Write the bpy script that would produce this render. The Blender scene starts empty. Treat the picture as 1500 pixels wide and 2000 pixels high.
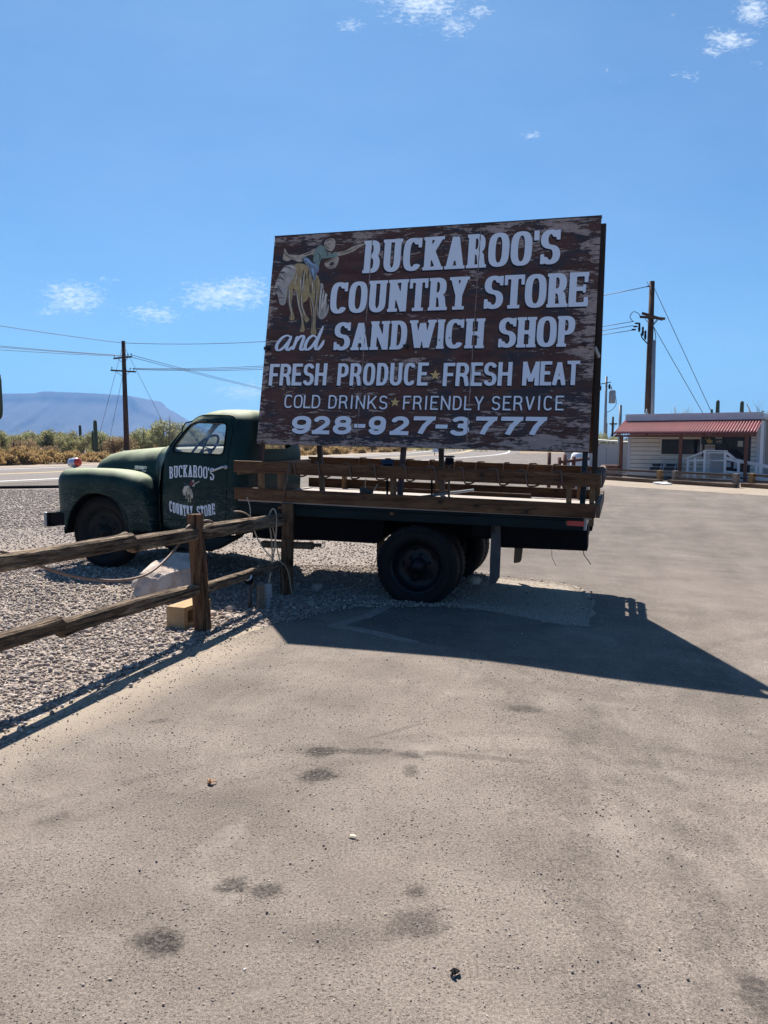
import bpy, bmesh, math, random
import numpy as np
from mathutils import Vector, Matrix, Euler, noise as mnoise
from mathutils.bvhtree import BVHTree
R = math.radians
rnd = random.Random(7)
scene = bpy.context.scene
COL = scene.collection

# ------------------------------------------------------------------ camera
cam_d = bpy.data.cameras.new("camera"); cam = bpy.data.objects.new("camera", cam_d); COL.objects.link(cam)
cam_d.sensor_fit = 'VERTICAL'; cam_d.sensor_height = 24.0; cam_d.lens = 24.0 * 1480.0 / 2000.0
cam_d.clip_start = 0.05; cam_d.clip_end = 20000
cam.location = (0, 0, 1.6); cam.rotation_euler = (R(90 - 5.404), 0, 0)
scene.camera = cam

# ------------------------------------------------------------------ light
SUN_EL, SUN_AZ = 53.5, -8.9            # azimuth measured from +Y towards +X
SUN_STRENGTH, SKY_STRENGTH, EXPOSURE = 5.0, 0.054, 1.03
HAZE = 1.7e-4
sd = bpy.data.lights.new("sun", 'SUN'); sd.energy = SUN_STRENGTH; sd.angle = R(0.53); sd.color = (1.0, 0.94, 0.86)
sun = bpy.data.objects.new("sun", sd); COL.objects.link(sun)
sv = Vector((math.sin(R(SUN_AZ)) * math.cos(R(SUN_EL)), math.cos(R(SUN_AZ)) * math.cos(R(SUN_EL)), math.sin(R(SUN_EL))))
sun.rotation_euler = sv.to_track_quat('Z', 'Y').to_euler()
scene.view_settings.view_transform = 'Standard'; scene.view_settings.look = 'None'
scene.view_settings.exposure = EXPOSURE; scene.view_settings.gamma = 1.0
scene.view_settings.use_curve_mapping = False
scene.cycles.volume_bounces = 0
scene.cycles.max_bounces = 8; scene.cycles.transparent_max_bounces = 12
scene.cycles.sample_clamp_indirect = 6.0


class G:
    """tiny node-graph helper"""
    def __init__(s, nt):
        s.nt = nt
    def put(s, sock, v):
        if v is None: return
        if isinstance(v, bpy.types.NodeSocket): s.nt.links.new(v, sock)
        else:
            if isinstance(v, (tuple, list)) and len(v) == 3 and sock.type == 'RGBA': v = (*v, 1)
            sock.default_value = v
    def n(s, t, ins=None, **props):
        nd = s.nt.nodes.new(t)
        for k, v in props.items(): setattr(nd, k, v)
        for k, v in (ins or {}).items(): s.put(nd.inputs[k], v)
        return nd
    def noise(s, vec, scale, detail=3, rough=0.55, out='Fac', dist=0.0):
        return s.n('ShaderNodeTexNoise', {'Vector': vec, 'Scale': scale, 'Detail': detail, 'Roughness': rough, 'Distortion': dist}).outputs[out]
    def vor(s, vec, scale, feature='F1', out='Distance', rand=1.0):
        return s.n('ShaderNodeTexVoronoi', {'Vector': vec, 'Scale': scale, 'Randomness': rand}, feature=feature).outputs[out]
    def ramp(s, fac, stops, interp='LINEAR'):
        nd = s.n('ShaderNodeValToRGB', {'Fac': fac}); cr = nd.color_ramp; cr.interpolation = interp
        while len(cr.elements) < len(stops): cr.elements.new(0.5)
        for e, (p, c) in zip(cr.elements, stops):
            e.position = p; e.color = (*c, 1) if isinstance(c, (tuple, list)) else (c, c, c, 1)
        return nd.outputs['Color']
    def mix(s, fac, a, b, mode='MIX'):
        nd = s.n('ShaderNodeMix', data_type='RGBA', blend_type=mode)
        s.put(nd.inputs[0], fac); s.put(nd.inputs[6], a); s.put(nd.inputs[7], b)
        return nd.outputs[2]
    def math(s, op, a, b=None, c=None, clamp=False):
        nd = s.n('ShaderNodeMath', operation=op, use_clamp=clamp)
        s.put(nd.inputs[0], a); s.put(nd.inputs[1], b); s.put(nd.inputs[2], c)
        return nd.outputs[0]
    def mr(s, v, a, b, c=0.0, d=1.0):
        return s.n('ShaderNodeMapRange', {0: v, 1: a, 2: b, 3: c, 4: d}).outputs[0]
    def vmul(s, v, k):
        return s.n('ShaderNodeVectorMath', {0: v, 1: k}, operation='MULTIPLY').outputs[0]
    def vadd(s, v, k):
        return s.n('ShaderNodeVectorMath', {0: v, 1: k}, operation='ADD').outputs[0]
    def sep(s, v):
        return s.n('ShaderNodeSeparateXYZ', {0: v}).outputs
    def pos(s):
        return s.n('ShaderNodeNewGeometry').outputs['Position']
    def obj(s):
        return s.n('ShaderNodeTexCoord').outputs['Object']
    def island(s):
        return s.n('ShaderNodeNewGeometry').outputs['Random Per Island']
    def objrand(s):
        return s.n('ShaderNodeObjectInfo').outputs['Random']
    def bump(s, h, strength=0.5, dist=0.01):
        return s.n('ShaderNodeBump', {'Height': h, 'Strength': strength, 'Distance': dist}).outputs['Normal']
    def pbr(s, base, rough=0.7, metal=0.0, normal=None, spec=0.5, **kw):
        b = s.n('ShaderNodeBsdfPrincipled', {'Base Color': base, 'Roughness': rough, 'Metallic': metal, 'Specular IOR Level': spec})
        if normal is not None: s.put(b.inputs['Normal'], normal)
        for k, v in kw.items(): s.put(b.inputs[k], v)
        s.out(b.outputs[0]); return b
    def out(s, sh, sock='Surface'):
        o = next((n for n in s.nt.nodes if n.type == 'OUTPUT_MATERIAL'), None) or s.n('ShaderNodeOutputMaterial')
        s.nt.links.new(sh, o.inputs[sock])


def newmat(name):
    m = bpy.data.materials.new(name); m.use_nodes = True; m.node_tree.nodes.clear()
    return m, G(m.node_tree)


# ------------------------------------------------------------------ sky
world = bpy.data.worlds.new("World"); scene.world = world; world.use_nodes = True
wn = world.node_tree; wn.nodes.clear(); g = G(wn)
sky = g.n('ShaderNodeTexSky', sky_type='NISHITA', sun_disc=False, sun_elevation=R(SUN_EL), sun_rotation=R(SUN_AZ),
          altitude=600.0, air_density=1.0, dust_density=0.9, ozone_density=2.2)
skyc = g.mix(1.0, sky.outputs[0], (0.43, 0.765, 0.985), 'MULTIPLY')        # the deep clear blue of a dry desert noon
dvec = g.n('ShaderNodeTexCoord').outputs['Generated']
dx, dy, dz = g.sep(dvec)
dys = g.math('MAXIMUM', dy, 0.05)
ga = g.math('DIVIDE', dx, dys); gb = g.math('DIVIDE', dz, dys)
gv = g.n('ShaderNodeCombineXYZ', {0: ga, 1: gb, 2: 0.0}).outputs[0]
# high thin clouds: scattered banks (direction tangents a, b; half sizes), broken up by noise
BANKS = [(0.00, 0.55, 0.05, 0.02, 0.8), (0.12, 0.535, 0.03, 0.02, 0.8), (0.41, 0.485, 0.04, 0.012, 0.8), (0.30, 0.45, 0.03, 0.012, 0.5), (-0.43, 0.165, 0.05, 0.012, 0.7), (-0.36, 0.205, 0.05, 0.010, 0.6), (-0.10, 0.40, 0.05, 0.02, 0.35), (0.02, 0.36, 0.06, 0.02, 0.35), (0.05, 0.545, 0.085, 0.045, 1.0), (0.085, 0.515, 0.05, 0.025, 0.8), (-0.045, 0.515, 0.03, 0.016, 0.8), (-0.071, 0.487, 0.025, 0.012, 0.6),
         (0.43, 0.50, 0.05, 0.022, 1.0), (0.46, 0.535, 0.04, 0.03, 1.0), (0.385, 0.457, 0.035, 0.02, 0.7), (0.475, 0.47, 0.03, 0.02, 0.6),
         (-0.40, 0.185, 0.07, 0.04, 0.95), (-0.30, 0.163, 0.06, 0.022, 0.9), (-0.205, 0.186, 0.10, 0.034, 1.0), (-0.18, 0.20, 0.06, 0.02, 0.9), (0.185, 0.384, 0.022, 0.011, 0.8),
         (0.28, 0.467, 0.04, 0.02, 0.4), (0.35, 0.19, 0.10, 0.02, 0.35), (-0.17, 0.065, 0.10, 0.022, 0.9), (0.36, 0.53, 0.03, 0.02, 0.5), (-0.21, 0.125, 0.05, 0.012, 0.35), (0.46, 0.33, 0.03, 0.012, 0.4)]
bank = None
for (a, b, sa, sb, k) in BANKS:
    q = g.vmul(g.vadd(gv, (-a, -b, 0)), (1 / sa, 1 / sb, 0))
    l = g.n('ShaderNodeVectorMath', {0: q}, operation='LENGTH').outputs['Value']
    m_ = g.mr(l, 1.25, 0.1, 0.0, k)
    bank = m_ if bank is None else g.math('MAXIMUM', bank, m_)
cn = g.noise(g.vmul(gv, (95, 230, 1)), 1.0, 8, 0.74, dist=0.5)
cb = g.noise(g.vmul(gv, (22, 60, 1)), 1.0, 3, 0.5)
cl = g.math('ADD', g.math('MULTIPLY', cn, 0.95), g.math('MULTIPLY', cb, 0.25))
thr = g.math('SUBTRACT', 0.86, g.math('MULTIPLY', bank, 0.46))
cm = g.math('MULTIPLY', g.mr(g.math('SUBTRACT', cl, thr), 0.0, 0.34), g.mr(bank, 0.0, 0.35))
veil = g.math('MULTIPLY', g.noise(g.vmul(gv, (5, 11, 1)), 1.0, 5, 0.6), 0.10)
veil = g.math('MULTIPLY', veil, g.mr(dy, 0.05, 0.3))
cm = g.math('ADD', g.math('MULTIPLY', cm, 0.85), veil, clamp=True)
skyf = g.mix(cm, skyc, (9.5, 10.3, 10.8))
bg = g.n('ShaderNodeBackground', {'Color': skyf, 'Strength': SKY_STRENGTH})
wo = g.n('ShaderNodeOutputWorld'); wn.links.new(bg.outputs[0], wo.inputs['Surface'])


# ------------------------------------------------------------------ mesh builder
class MB:
    def __init__(s): s.v = []; s.f = []; s.m = []; s.sm = []
    def add(s, vs, fs, mi=0, smooth=False):
        o = len(s.v); s.v += [tuple(v) for v in vs]
        for f in fs: s.f.append(tuple(o + i for i in f)); s.m.append(mi); s.sm.append(smooth)
        return s
    def box(s, c, size, rot=None, mi=0):
        hx, hy, hz = size[0] / 2, size[1] / 2, size[2] / 2
        vs = [Vector((x, y, z)) for x in (-hx, hx) for y in (-hy, hy) for z in (-hz, hz)]
        if rot is not None: vs = [rot @ v for v in vs]
        vs = [v + Vector(c) for v in vs]
        return s.add(vs, [(0, 1, 3, 2), (4, 6, 7, 5), (0, 4, 5, 1), (2, 3, 7, 6), (0, 2, 6, 4), (1, 5, 7, 3)], mi)
    def b(s, x0, x1, y0, y1, z0, z1, mi=0):
        return s.box(((x0 + x1) / 2, (y0 + y1) / 2, (z0 + z1) / 2), (abs(x1 - x0), abs(y1 - y0), abs(z1 - z0)), None, mi)
    def beam(s, p0, p1, w, h, up=(0, 0, 1), mi=0):
        p0, p1 = Vector(p0), Vector(p1); d = (p1 - p0); L = d.length; d.normalize()
        upv = Vector(up); sd_ = d.cross(upv)
        if sd_.length < 1e-4: sd_ = d.cross(Vector((1, 0, 0)))
        sd_.normalize(); u = sd_.cross(d).normalized()
        M = Matrix((d, sd_, u)).transposed()
        return s.box((p0 + p1) / 2, (L, w, h), M, mi)
    def tube(s, path, r, n=8, cap=True, mi=0, smooth=True):
        P = [Vector(p) for p in path]; k = len(P)
        rs = r if isinstance(r, (list, tuple)) else [r] * k
        vs = []; prev = None
        for i, p in enumerate(P):
            t = (P[min(i + 1, k - 1)] - P[max(i - 1, 0)])
            t = t.normalized() if t.length > 1e-9 else Vector((0, 0, 1))
            if prev is None:
                a = t.orthogonal().normalized()
            else:
                a = prev - t * prev.dot(t)
                a = a.normalized() if a.length > 1e-6 else t.orthogonal().normalized()
            prev = a; bb = t.cross(a)
            for j in range(n):
                th = 2 * math.pi * j / n
                vs.append(p + (a * math.cos(th) + bb * math.sin(th)) * rs[i])
        fs = [(i * n + j, i * n + (j + 1) % n, (i + 1) * n + (j + 1) % n, (i + 1) * n + j) for i in range(k - 1) for j in range(n)]
        s.add(vs, fs, mi, smooth)
        if cap:
            o = len(s.v) - k * n
            s.f.append(tuple(o + j for j in reversed(range(n)))); s.m.append(mi); s.sm.append(False)
            s.f.append(tuple(o + (k - 1) * n + j for j in range(n))); s.m.append(mi); s.sm.append(False)
        return s
    def lathe(s, prof, n=24, origin=(0, 0, 0), axis='z', mi=0, smooth=True):
        """prof: list of (radius, along)"""
        vs = []; k = len(prof); o = Vector(origin)
        for (r, h) in prof:
            for j in range(n):
                t = 2 * math.pi * j / n; c, d = r * math.cos(t), r * math.sin(t)
                v = {'z': (c, d, h), 'y': (c, h, d), 'x': (h, c, d)}[axis]
                vs.append(o + Vector(v))
        fs = [(i * n + j, i * n + (j + 1) % n, (i + 1) * n + (j + 1) % n, (i + 1) * n + j) for i in range(k - 1) for j in range(n)]
        return s.add(vs, fs, mi, smooth)
    def prism(s, poly, y0, y1, plane='xz', mi=0):
        n = len(poly)
        def P(p, d): return {'xz': (p[0], d, p[1]), 'yz': (d, p[0], p[1]), 'xy': (p[0], p[1], d)}[plane]
        vs = [P(p, y0) for p in poly] + [P(p, y1) for p in poly]
        fs = [tuple(range(n)), tuple(reversed(range(n, 2 * n)))] + [(i, i + n, (i + 1) % n + n, (i + 1) % n) for i in range(n)]
        return s.add(vs, fs, mi)
    def grid(s, P, closed_u=False, mi=0, smooth=True, flip=False):
        """P[i][j] points"""
        a, b_ = len(P), len(P[0]); vs = [p for row in P for p in row]; fs = []
        for i in range(a - 1 if not closed_u else a):
            for j in range(b_ - 1):
                i2 = (i + 1) % a
                q = (i * b_ + j, i2 * b_ + j, i2 * b_ + j + 1, i * b_ + j + 1)
                fs.append(q[::-1] if flip else q)
        return s.add(vs, fs, mi, smooth)
    def mesh(s, name):
        me = bpy.data.meshes.new(name); me.from_pydata(s.v, [], s.f)
        me.polygons.foreach_set('use_smooth', s.sm); me.polygons.foreach_set('material_index', s.m)
        me.validate(); me.update()
        return me
    def build(s, name, mats, parent=None, off=None, bevel=0.0, fixn=True, weld=0.0, smooth_angle=None):
        if off is not None:
            ox, oy, oz = off; s.v = [(x - ox, y - oy, z - oz) for x, y, z in s.v]
        me = s.mesh(name)
        if fixn or weld:
            bm = bmesh.new(); bm.from_mesh(me)
            if weld: bmesh.ops.remove_doubles(bm, verts=bm.verts, dist=weld)
            if fixn: bmesh.ops.recalc_face_normals(bm, faces=bm.faces)
            bm.to_mesh(me); bm.free()
        return link(name, me, mats, parent, bevel)


def link(name, me, mats, parent=None, bevel=0.0):
    o = bpy.data.objects.new(name, me); COL.objects.link(o)
    for m in (mats if isinstance(mats, (list, tuple)) else [mats]): me.materials.append(m)
    if parent is not None: o.parent = parent
    if bevel:
        md = o.modifiers.new('bevel', 'BEVEL'); md.width = bevel; md.segments = 2; md.limit_method = 'ANGLE'; md.angle_limit = R(40)
    return o


def thing(name, label, cat, loc=(0, 0, 0), rotz=0.0, group=None):
    o = bpy.data.objects.new(name, None); COL.objects.link(o); o.empty_display_size = 0.2
    o.location = loc; o.rotation_euler = (0, 0, rotz); o['label'] = label; o['category'] = cat
    if group: o['group'] = group
    return o


def tag(o, label=None, cat=None, group=None, kind=None):
    if label: o['label'] = label
    if cat: o['category'] = cat
    if group: o['group'] = group
    if kind: o['kind'] = kind
    return o


def nz(x, y, z=0.0, s=1.0): return mnoise.noise(Vector((x * s, y * s, z * s)))


# --- 2-D regions as meshes: union of strokes as a distance field, contoured into faces
def region(val, xs, ys):
    """val (ny,nx) negative inside. returns verts2d, faces"""
    ny, nx = val.shape; ins = val < 0
    V = []; F = []; idc = {}; ide = {}
    def corner(i, j):
        k = (i, j)
        if k not in idc: idc[k] = len(V); V.append((xs[j], ys[i]))
        return idc[k]
    def edge(i0, j0, i1, j1):
        k = (i0, j0, i1, j1) if (i0, j0) < (i1, j1) else (i1, j1, i0, j0)
        if k not in ide:
            a, b = val[k[0], k[1]], val[k[2], k[3]]; t = min(max(a / (a - b), 0.02), 0.98)
            ide[k] = len(V)
            V.append((xs[k[1]] + (xs[k[3]] - xs[k[1]]) * t, ys[k[0]] + (ys[k[2]] - ys[k[0]]) * t))
        return ide[k]
    anyc = ins[:-1, :-1] | ins[1:, :-1] | ins[:-1, 1:] | ins[1:, 1:]
    for i, j in zip(*np.nonzero(anyc)):
        cs = [(i, j), (i, j + 1), (i + 1, j + 1), (i + 1, j)]; poly = []
        for k in range(4):
            p, q = cs[k], cs[(k + 1) % 4]
            if ins[p]: poly.append(corner(*p))
            if ins[p] != ins[q]: poly.append(edge(*p, *q))
        if len(poly) >= 3: F.append(tuple(poly))
    return V, F


def sd_poly(X, Y, poly):
    """signed distance to a closed polygon (negative inside)"""
    P = np.array(poly, float); d = np.full(X.shape, 1e9); inside = np.zeros(X.shape, bool); n = len(P)
    for i in range(n):
        a, b = P[i], P[(i + 1) % n]; e = b - a; wx, wy = X - a[0], Y - a[1]
        t = np.clip((wx * e[0] + wy * e[1]) / max(e @ e, 1e-12), 0, 1)
        d = np.minimum(d, (wx - e[0] * t) ** 2 + (wy - e[1] * t) ** 2)
        c = ((a[1] > Y) != (b[1] > Y)); yy = (b[1] - a[1]) if abs(b[1] - a[1]) > 1e-12 else 1e-12
        inside ^= c & (X < (b[0] - a[0]) * (Y - a[1]) / yy + a[0])
    d = np.sqrt(d); return np.where(inside, -d, d)


def smooth_poly(pts, k=4, closed=True):
    n = len(pts); out = []
    rng = range(n) if closed else range(n - 1)
    for i in rng:
        if closed: p0, p1, p2, p3 = (np.array(pts[(i + q) % n], float) for q in (-1, 0, 1, 2))
        else: p0, p1, p2, p3 = (np.array(pts[min(max(i + q, 0), n - 1)], float) for q in (-1, 0, 1, 2))
        for t in np.linspace(0, 1, k, endpoint=False):
            out.append(tuple(0.5 * ((2 * p1) + (-p0 + p2) * t + (2 * p0 - 5 * p1 + 4 * p2 - p3) * t * t + (-p0 + 3 * p1 - 3 * p2 + p3) * t ** 3)))
    if not closed: out.append(tuple(float(q) for q in pts[-1]))
    return out


def smooth_poly3(pts, k=5):
    n = len(pts); out = []
    for i in range(n - 1):
        p0, p1, p2, p3 = (Vector(pts[min(max(i + q, 0), n - 1)]) for q in (-1, 0, 1, 2))
        for t in np.linspace(0, 1, k, endpoint=False):
            t = float(t); out.append(0.5 * ((2 * p1) + (p2 - p0) * t + (2 * p0 - 5 * p1 + 4 * p2 - p3) * t * t + (3 * p1 - p0 - 3 * p2 + p3) * t ** 3))
    out.append(Vector(pts[-1])); return out


# ------------------------------------------------------------------ lettering
def arc(cx, cy, rx, ry, a0, a1, n=18, p=2.0):
    o = []
    for i in range(n + 1):
        t = R(a0 + (a1 - a0) * i / n); c, s_ = math.cos(t), math.sin(t)
        o.append((cx + rx * math.copysign(abs(c) ** (2 / p), c), cy + ry * math.copysign(abs(s_) ** (2 / p), s_)))
    return o
SQ = 2.9
GLY = {
 'A': (1.05, [[(0, 0), (.5, 1.02)], [(1, 0), (.5, 1.02)], [(.2, .28), (.8, .28)]], [(0, 0), (1, 0)]),
 'B': (1.0, [[(.0, 0), (0, 1)], [(0, 1)] + arc(.45, .76, .48, .24, 90, -90, 12, 2.4) + [(0, .52)], [(0, .52)] + arc(.5, .26, .5, .26, 90, -90, 12, 2.4) + [(0, 0)]], [(-.06, 0), (-.06, 1)]),
 'C': (1.0, [arc(.5, .5, .5, .5, 38, 322, 30, SQ)], []),
 'D': (1.0, [[(0, 0), (0, 1)], [(0, 1), (.35, 1)] + arc(.35, .5, .65, .5, 90, -90, 18, 2.6) + [(0, 0)]], [(-.06, 0), (-.06, 1)]),
 'E': (.92, [[(0, 0), (0, 1)], [(0, 1), (1, 1)], [(0, .52), (.78, .52)], [(0, 0), (1, 0)]], []),
 'F': (.9, [[(0, 0), (0, 1)], [(0, 1), (1, 1)], [(0, .5), (.8, .5)]], [(0, 0)]),
 'H': (1.05, [[(0, 0), (0, 1)], [(1, 0), (1, 1)], [(0, .5), (1, .5)]], [(0, 0), (0, 1), (1, 0), (1, 1)]),
 'I': (.42, [[(.5, 0), (.5, 1)]], [(.5, 0), (.5, 1)]),
 'K': (1.08, [[(0, 0), (0, 1)], [(.05, .36), (1, 1.02)], [(.36, .56), (1.03, -.02)]], [(0, 0), (0, 1), (1, 0), (.96, 1)]),
 'L': (.85, [[(0, 0), (0, 1)], [(0, 0), (1, 0)]], [(0, 1)]),
 'M': (1.35, [[(0, 0), (0, 1)], [(1, 0), (1, 1)], [(0, 1.02), (.5, .12)], [(1, 1.02), (.5, .12)]], [(0, 0), (1, 0)]),
 'N': (1.1, [[(0, 0), (0, 1)], [(1, 0), (1, 1)], [(0, 1.02), (1, -.02)]], [(0, 0), (0, 1), (1, 1)]),
 'O': (1.05, [arc(.5, .5, .5, .5, 0, 360, 36, SQ)], []),
 'P': (.98, [[(0, 0), (0, 1)], [(0, 1), (.4, 1)] + arc(.45, .72, .55, .28, 90, -90, 14, 2.5) + [(0, .44)]], [(0, 0), (-.06, 1)]),
 'R': (1.02, [[(0, 0), (0, 1)], [(0, 1), (.4, 1)] + arc(.45, .74, .5, .26, 90, -90, 14, 2.5) + [(0, .48)], [(.5, .5), (.85, .36), (.93, .15), (1.02, 0)]], [(0, 0), (-.06, 1), (1, 0)]),
 'S': (.98, [arc(.5, .745, .48, .255, 20, 180, 14, 2.3) + arc(.5, .745, .48, .235, 180, 250, 6, 2.2) + [(.52, .5)] + arc(.5, .255, .5, .245, 70, 0, 6, 2.2) + arc(.5, .255, .5, .255, 0, -160, 14, 2.3)], []),
 'T': (1.0, [[(.5, 0), (.5, 1)], [(0, 1), (1, 1)]], [(.5, 0)]),
 'U': (1.05, [[(0, 1), (0, .35)] + arc(.5, .32, .5, .32, 180, 360, 18, 2.5) + [(1, 1)]], [(0, 1), (1, 1)]),
 'V': (1.05, [[(0, 1.02), (.5, -.02)], [(1, 1.02), (.5, -.02)]], [(0, 1), (1, 1)]),
 'W': (1.5, [[(0, 1.02), (.27, -.02)], [(.27, -.02), (.5, .95)], [(.5, .95), (.73, -.02)], [(.73, -.02), (1, 1.02)]], [(0, 1), (1, 1)]),
 'Y': (1.05, [[(0, 1.02), (.5, .42)], [(1, 1.02), (.5, .42)], [(.5, .46), (.5, 0)]], [(0, 1), (1, 1), (.5, 0)]),
 '9': (1.0, [arc(.48, .68, .46, .32, 0, 360, 24, 2.3), [(.94, .68)] + arc(.46, .42, .48, .42, 0, -150, 16, 2.2)], []),
 '2': (1.0, [arc(.5, .70, .45, .30, 165, -20, 14, 2.2) + [(.72, .42), (.1, .0)], [(.05, 0), (1, 0)]], []),
 '8': (1.0, [arc(.5, .76, .42, .24, 0, 360, 22, 2.2), arc(.5, .26, .5, .26, 0, 360, 22, 2.2)], []),
 '7': (1.0, [[(0, 1), (1.0, 1)], [(.95, .98), (.58, .5), (.4, -.02)]], []),
 '3': (1.0, [arc(.48, .755, .44, .245, 160, -80, 16, 2.2), arc(.46, .26, .5, .26, 85, -160, 18, 2.2)], []),
 '4': (1.0, [[(.72, 0), (.72, 1)], [(.72, 1), (0, .3)], [(0, .3), (1, .3)]], []),
 '0': (1.0, [arc(.5, .5, .5, .5, 0, 360, 30, 2.6)], []),
 '-': (.55, [[(0, .46), (1, .46)]], []),
 "'": (.25, [[(.5, 1), (.4, .74)]], []),
 '&': (1.0, [[(1, 0), (.2, .75)] + arc(.45, .8, .25, .2, 180, 0, 8) + [(.05, .25)] + arc(.4, .2, .38, .2, 180, 360, 10) + [(.95, .45)]], []),
}


def glyph_mesh(ch, w, h, th, kx, serif=0.0, res=44):
    """strokes -> filled outline. th: half thickness of horizontals (fraction of h); kx: verticals are 1/kx thicker."""
    _, strokes, ser = GLY[ch]
    tv = th / kx * h; t = th * h
    pad = serif * 0.5 if ser else 0.0
    ix0, ix1 = tv + pad, w - tv - pad
    if ix1 < ix0: ix0 = ix1 = w / 2
    def mp(p): return (ix0 + (ix1 - ix0) * p[0], t + (h - 2 * t) * p[1])
    ny = res; nx = max(10, int(res * w / h * 1.0) + 4)
    xs = np.linspace(-0.02 * h, w + 0.02 * h, nx); ys = np.linspace(-0.02 * h, h * 1.02, ny)
    X, Y = np.meshgrid(xs, ys); d = np.full(X.shape, 1e9)
    for st in strokes:
        P = [mp(p) for p in st]
        closed = len(P) > 8 and math.hypot(P[0][0] - P[-1][0], P[0][1] - P[-1][1]) < 1e-4
        for i in range(len(P) - 1):
            a = np.array([P[i][0] * kx, P[i][1]]); b = np.array([P[i + 1][0] * kx, P[i + 1][1]])
            e = b - a; L = math.hypot(*e)
            if L < 1e-9: continue
            e = e / L; wx, wy = X * kx - a[0], Y - a[1]
            al = wx * e[0] + wy * e[1]; pe = np.abs(-wx * e[1] + wy * e[0])
            ext0 = 0 if (i > 0 or closed) else (t * 0.98 if abs(e[0]) > abs(e[1]) or abs(P[i][1] - t) < 1e-6 or abs(P[i][1] - (h - t)) < 1e-6 else 0)
            ext1 = 0 if (i < len(P) - 2 or closed) else (t * 0.98 if abs(e[0]) > abs(e[1]) or abs(P[-1][1] - t) < 1e-6 or abs(P[-1][1] - (h - t)) < 1e-6 else 0)
            rect = np.maximum(np.maximum(-al - ext0, al - L - ext1), pe - t)
            d = np.minimum(d, rect)
            if i > 0 or closed: d = np.minimum(d, np.hypot(wx, wy) - t)
    if serif:
        sh = 0.085 * h; sw = tv + serif
        for (px, py) in ser:
            cx, cy = mp((px, py)); cx = min(max(cx, ix0), ix1)
            if py < .5: cyc = sh / 2
            else: cyc = h - sh / 2
            flare = np.maximum(0, np.abs(X - cx) - sw * 0.55) * 0.35
            d = np.minimum(d, np.maximum(np.abs(X - cx) - sw, np.abs(Y - cyc) - sh / 2 - flare))
        if ch in 'CSEFTLZ':
            def spur(x0, x1, y0, y1):
                return np.maximum(np.abs(X - (x0 + x1) / 2) - (x1 - x0) / 2, np.abs(Y - (y0 + y1) / 2) - (y1 - y0) / 2)
            q = 0.12 * h
            if ch in 'CSEF': d = np.minimum(d, spur(w - q, w - .015 * h, h * .70, h * .985))
            if ch == 'S': d = np.minimum(d, spur(.015 * h, q, h * .015, h * .30))
            if ch in 'EL': d = np.minimum(d, spur(w - q, w, 0, h * .27))
            if ch == 'T': d = np.minimum(d, np.minimum(spur(0, q * .8, h * .70, h), spur(w - q * .8, w, h * .70, h)))
            if ch == 'E': d = np.minimum(d, spur(w * .72, w * .86, h * .40, h * .64))
    d = np.maximum(d, np.maximum(-Y, Y - h))
    d = np.maximum(d, np.maximum(-X, X - w)) if ch not in "9" else d
    return region(d, xs, ys)


def text_mesh(mb, txt, x0, x1, y0, h, th, kx, mp, serif=0.0, gap=0.09, res=44, y_of=None, widths=None):
    """lay a word out between x0 and x1; mp maps (x,y)->3-D"""
    rel = [GLY[c][0] for c in txt]; tot = sum(rel); gw = gap * (x1 - x0) / (tot + gap * (len(txt) - 1))
    scale = ((x1 - x0) - gw * (len(txt) - 1)) / tot; x = x0
    for c, r_ in zip(txt, rel):
        w = r_ * scale; yy = y0 if y_of is None else y0 + y_of(x + w / 2)
        hh = h
        V, F = glyph_mesh(c, w, hh, th, kx, serif, res)
        mb.add([mp(x + a, yy + b) for a, b in V], F)
        x += w + gw


def apply_mods(o):
    dg = bpy.context.evaluated_depsgraph_get(); dg.update()
    me = bpy.data.meshes.new_from_object(o.evaluated_get(dg))
    old = o.data; o.modifiers.clear(); o.data = me
    bpy.data.meshes.remove(old)
    return o


def boolean(o, cutter_mb, op='DIFFERENCE'):
    c = cutter_mb.build('cutter', [], o.parent); c.matrix_basis = o.matrix_basis.copy()
    md = o.modifiers.new('b', 'BOOLEAN'); md.object = c; md.operation = op; md.solver = 'EXACT'
    apply_mods(o); me = c.data; bpy.data.objects.remove(c); bpy.data.meshes.remove(me)
    return o

# ------------------------------------------------------------------ materials
def simple(name, col, rough=0.6, metal=0.0, var=0.15, scale=8.0, bump=0.0, bscale=60.0, spec=0.5, stretch=(1, 1, 1)):
    m, g = newmat(name); o = g.vmul(g.obj(), stretch)
    n = g.noise(o, scale, 4, 0.6)
    a = tuple(c * (1 - var) for c in col); b = tuple(min(1, c * (1 + var)) for c in col)
    c = g.ramp(n, [(0.3, a), (0.7, b)])
    nm = g.bump(g.noise(o, bscale, 3), bump, 0.004) if bump else None
    g.pbr(c, rough, metal, nm, spec); return m


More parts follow.
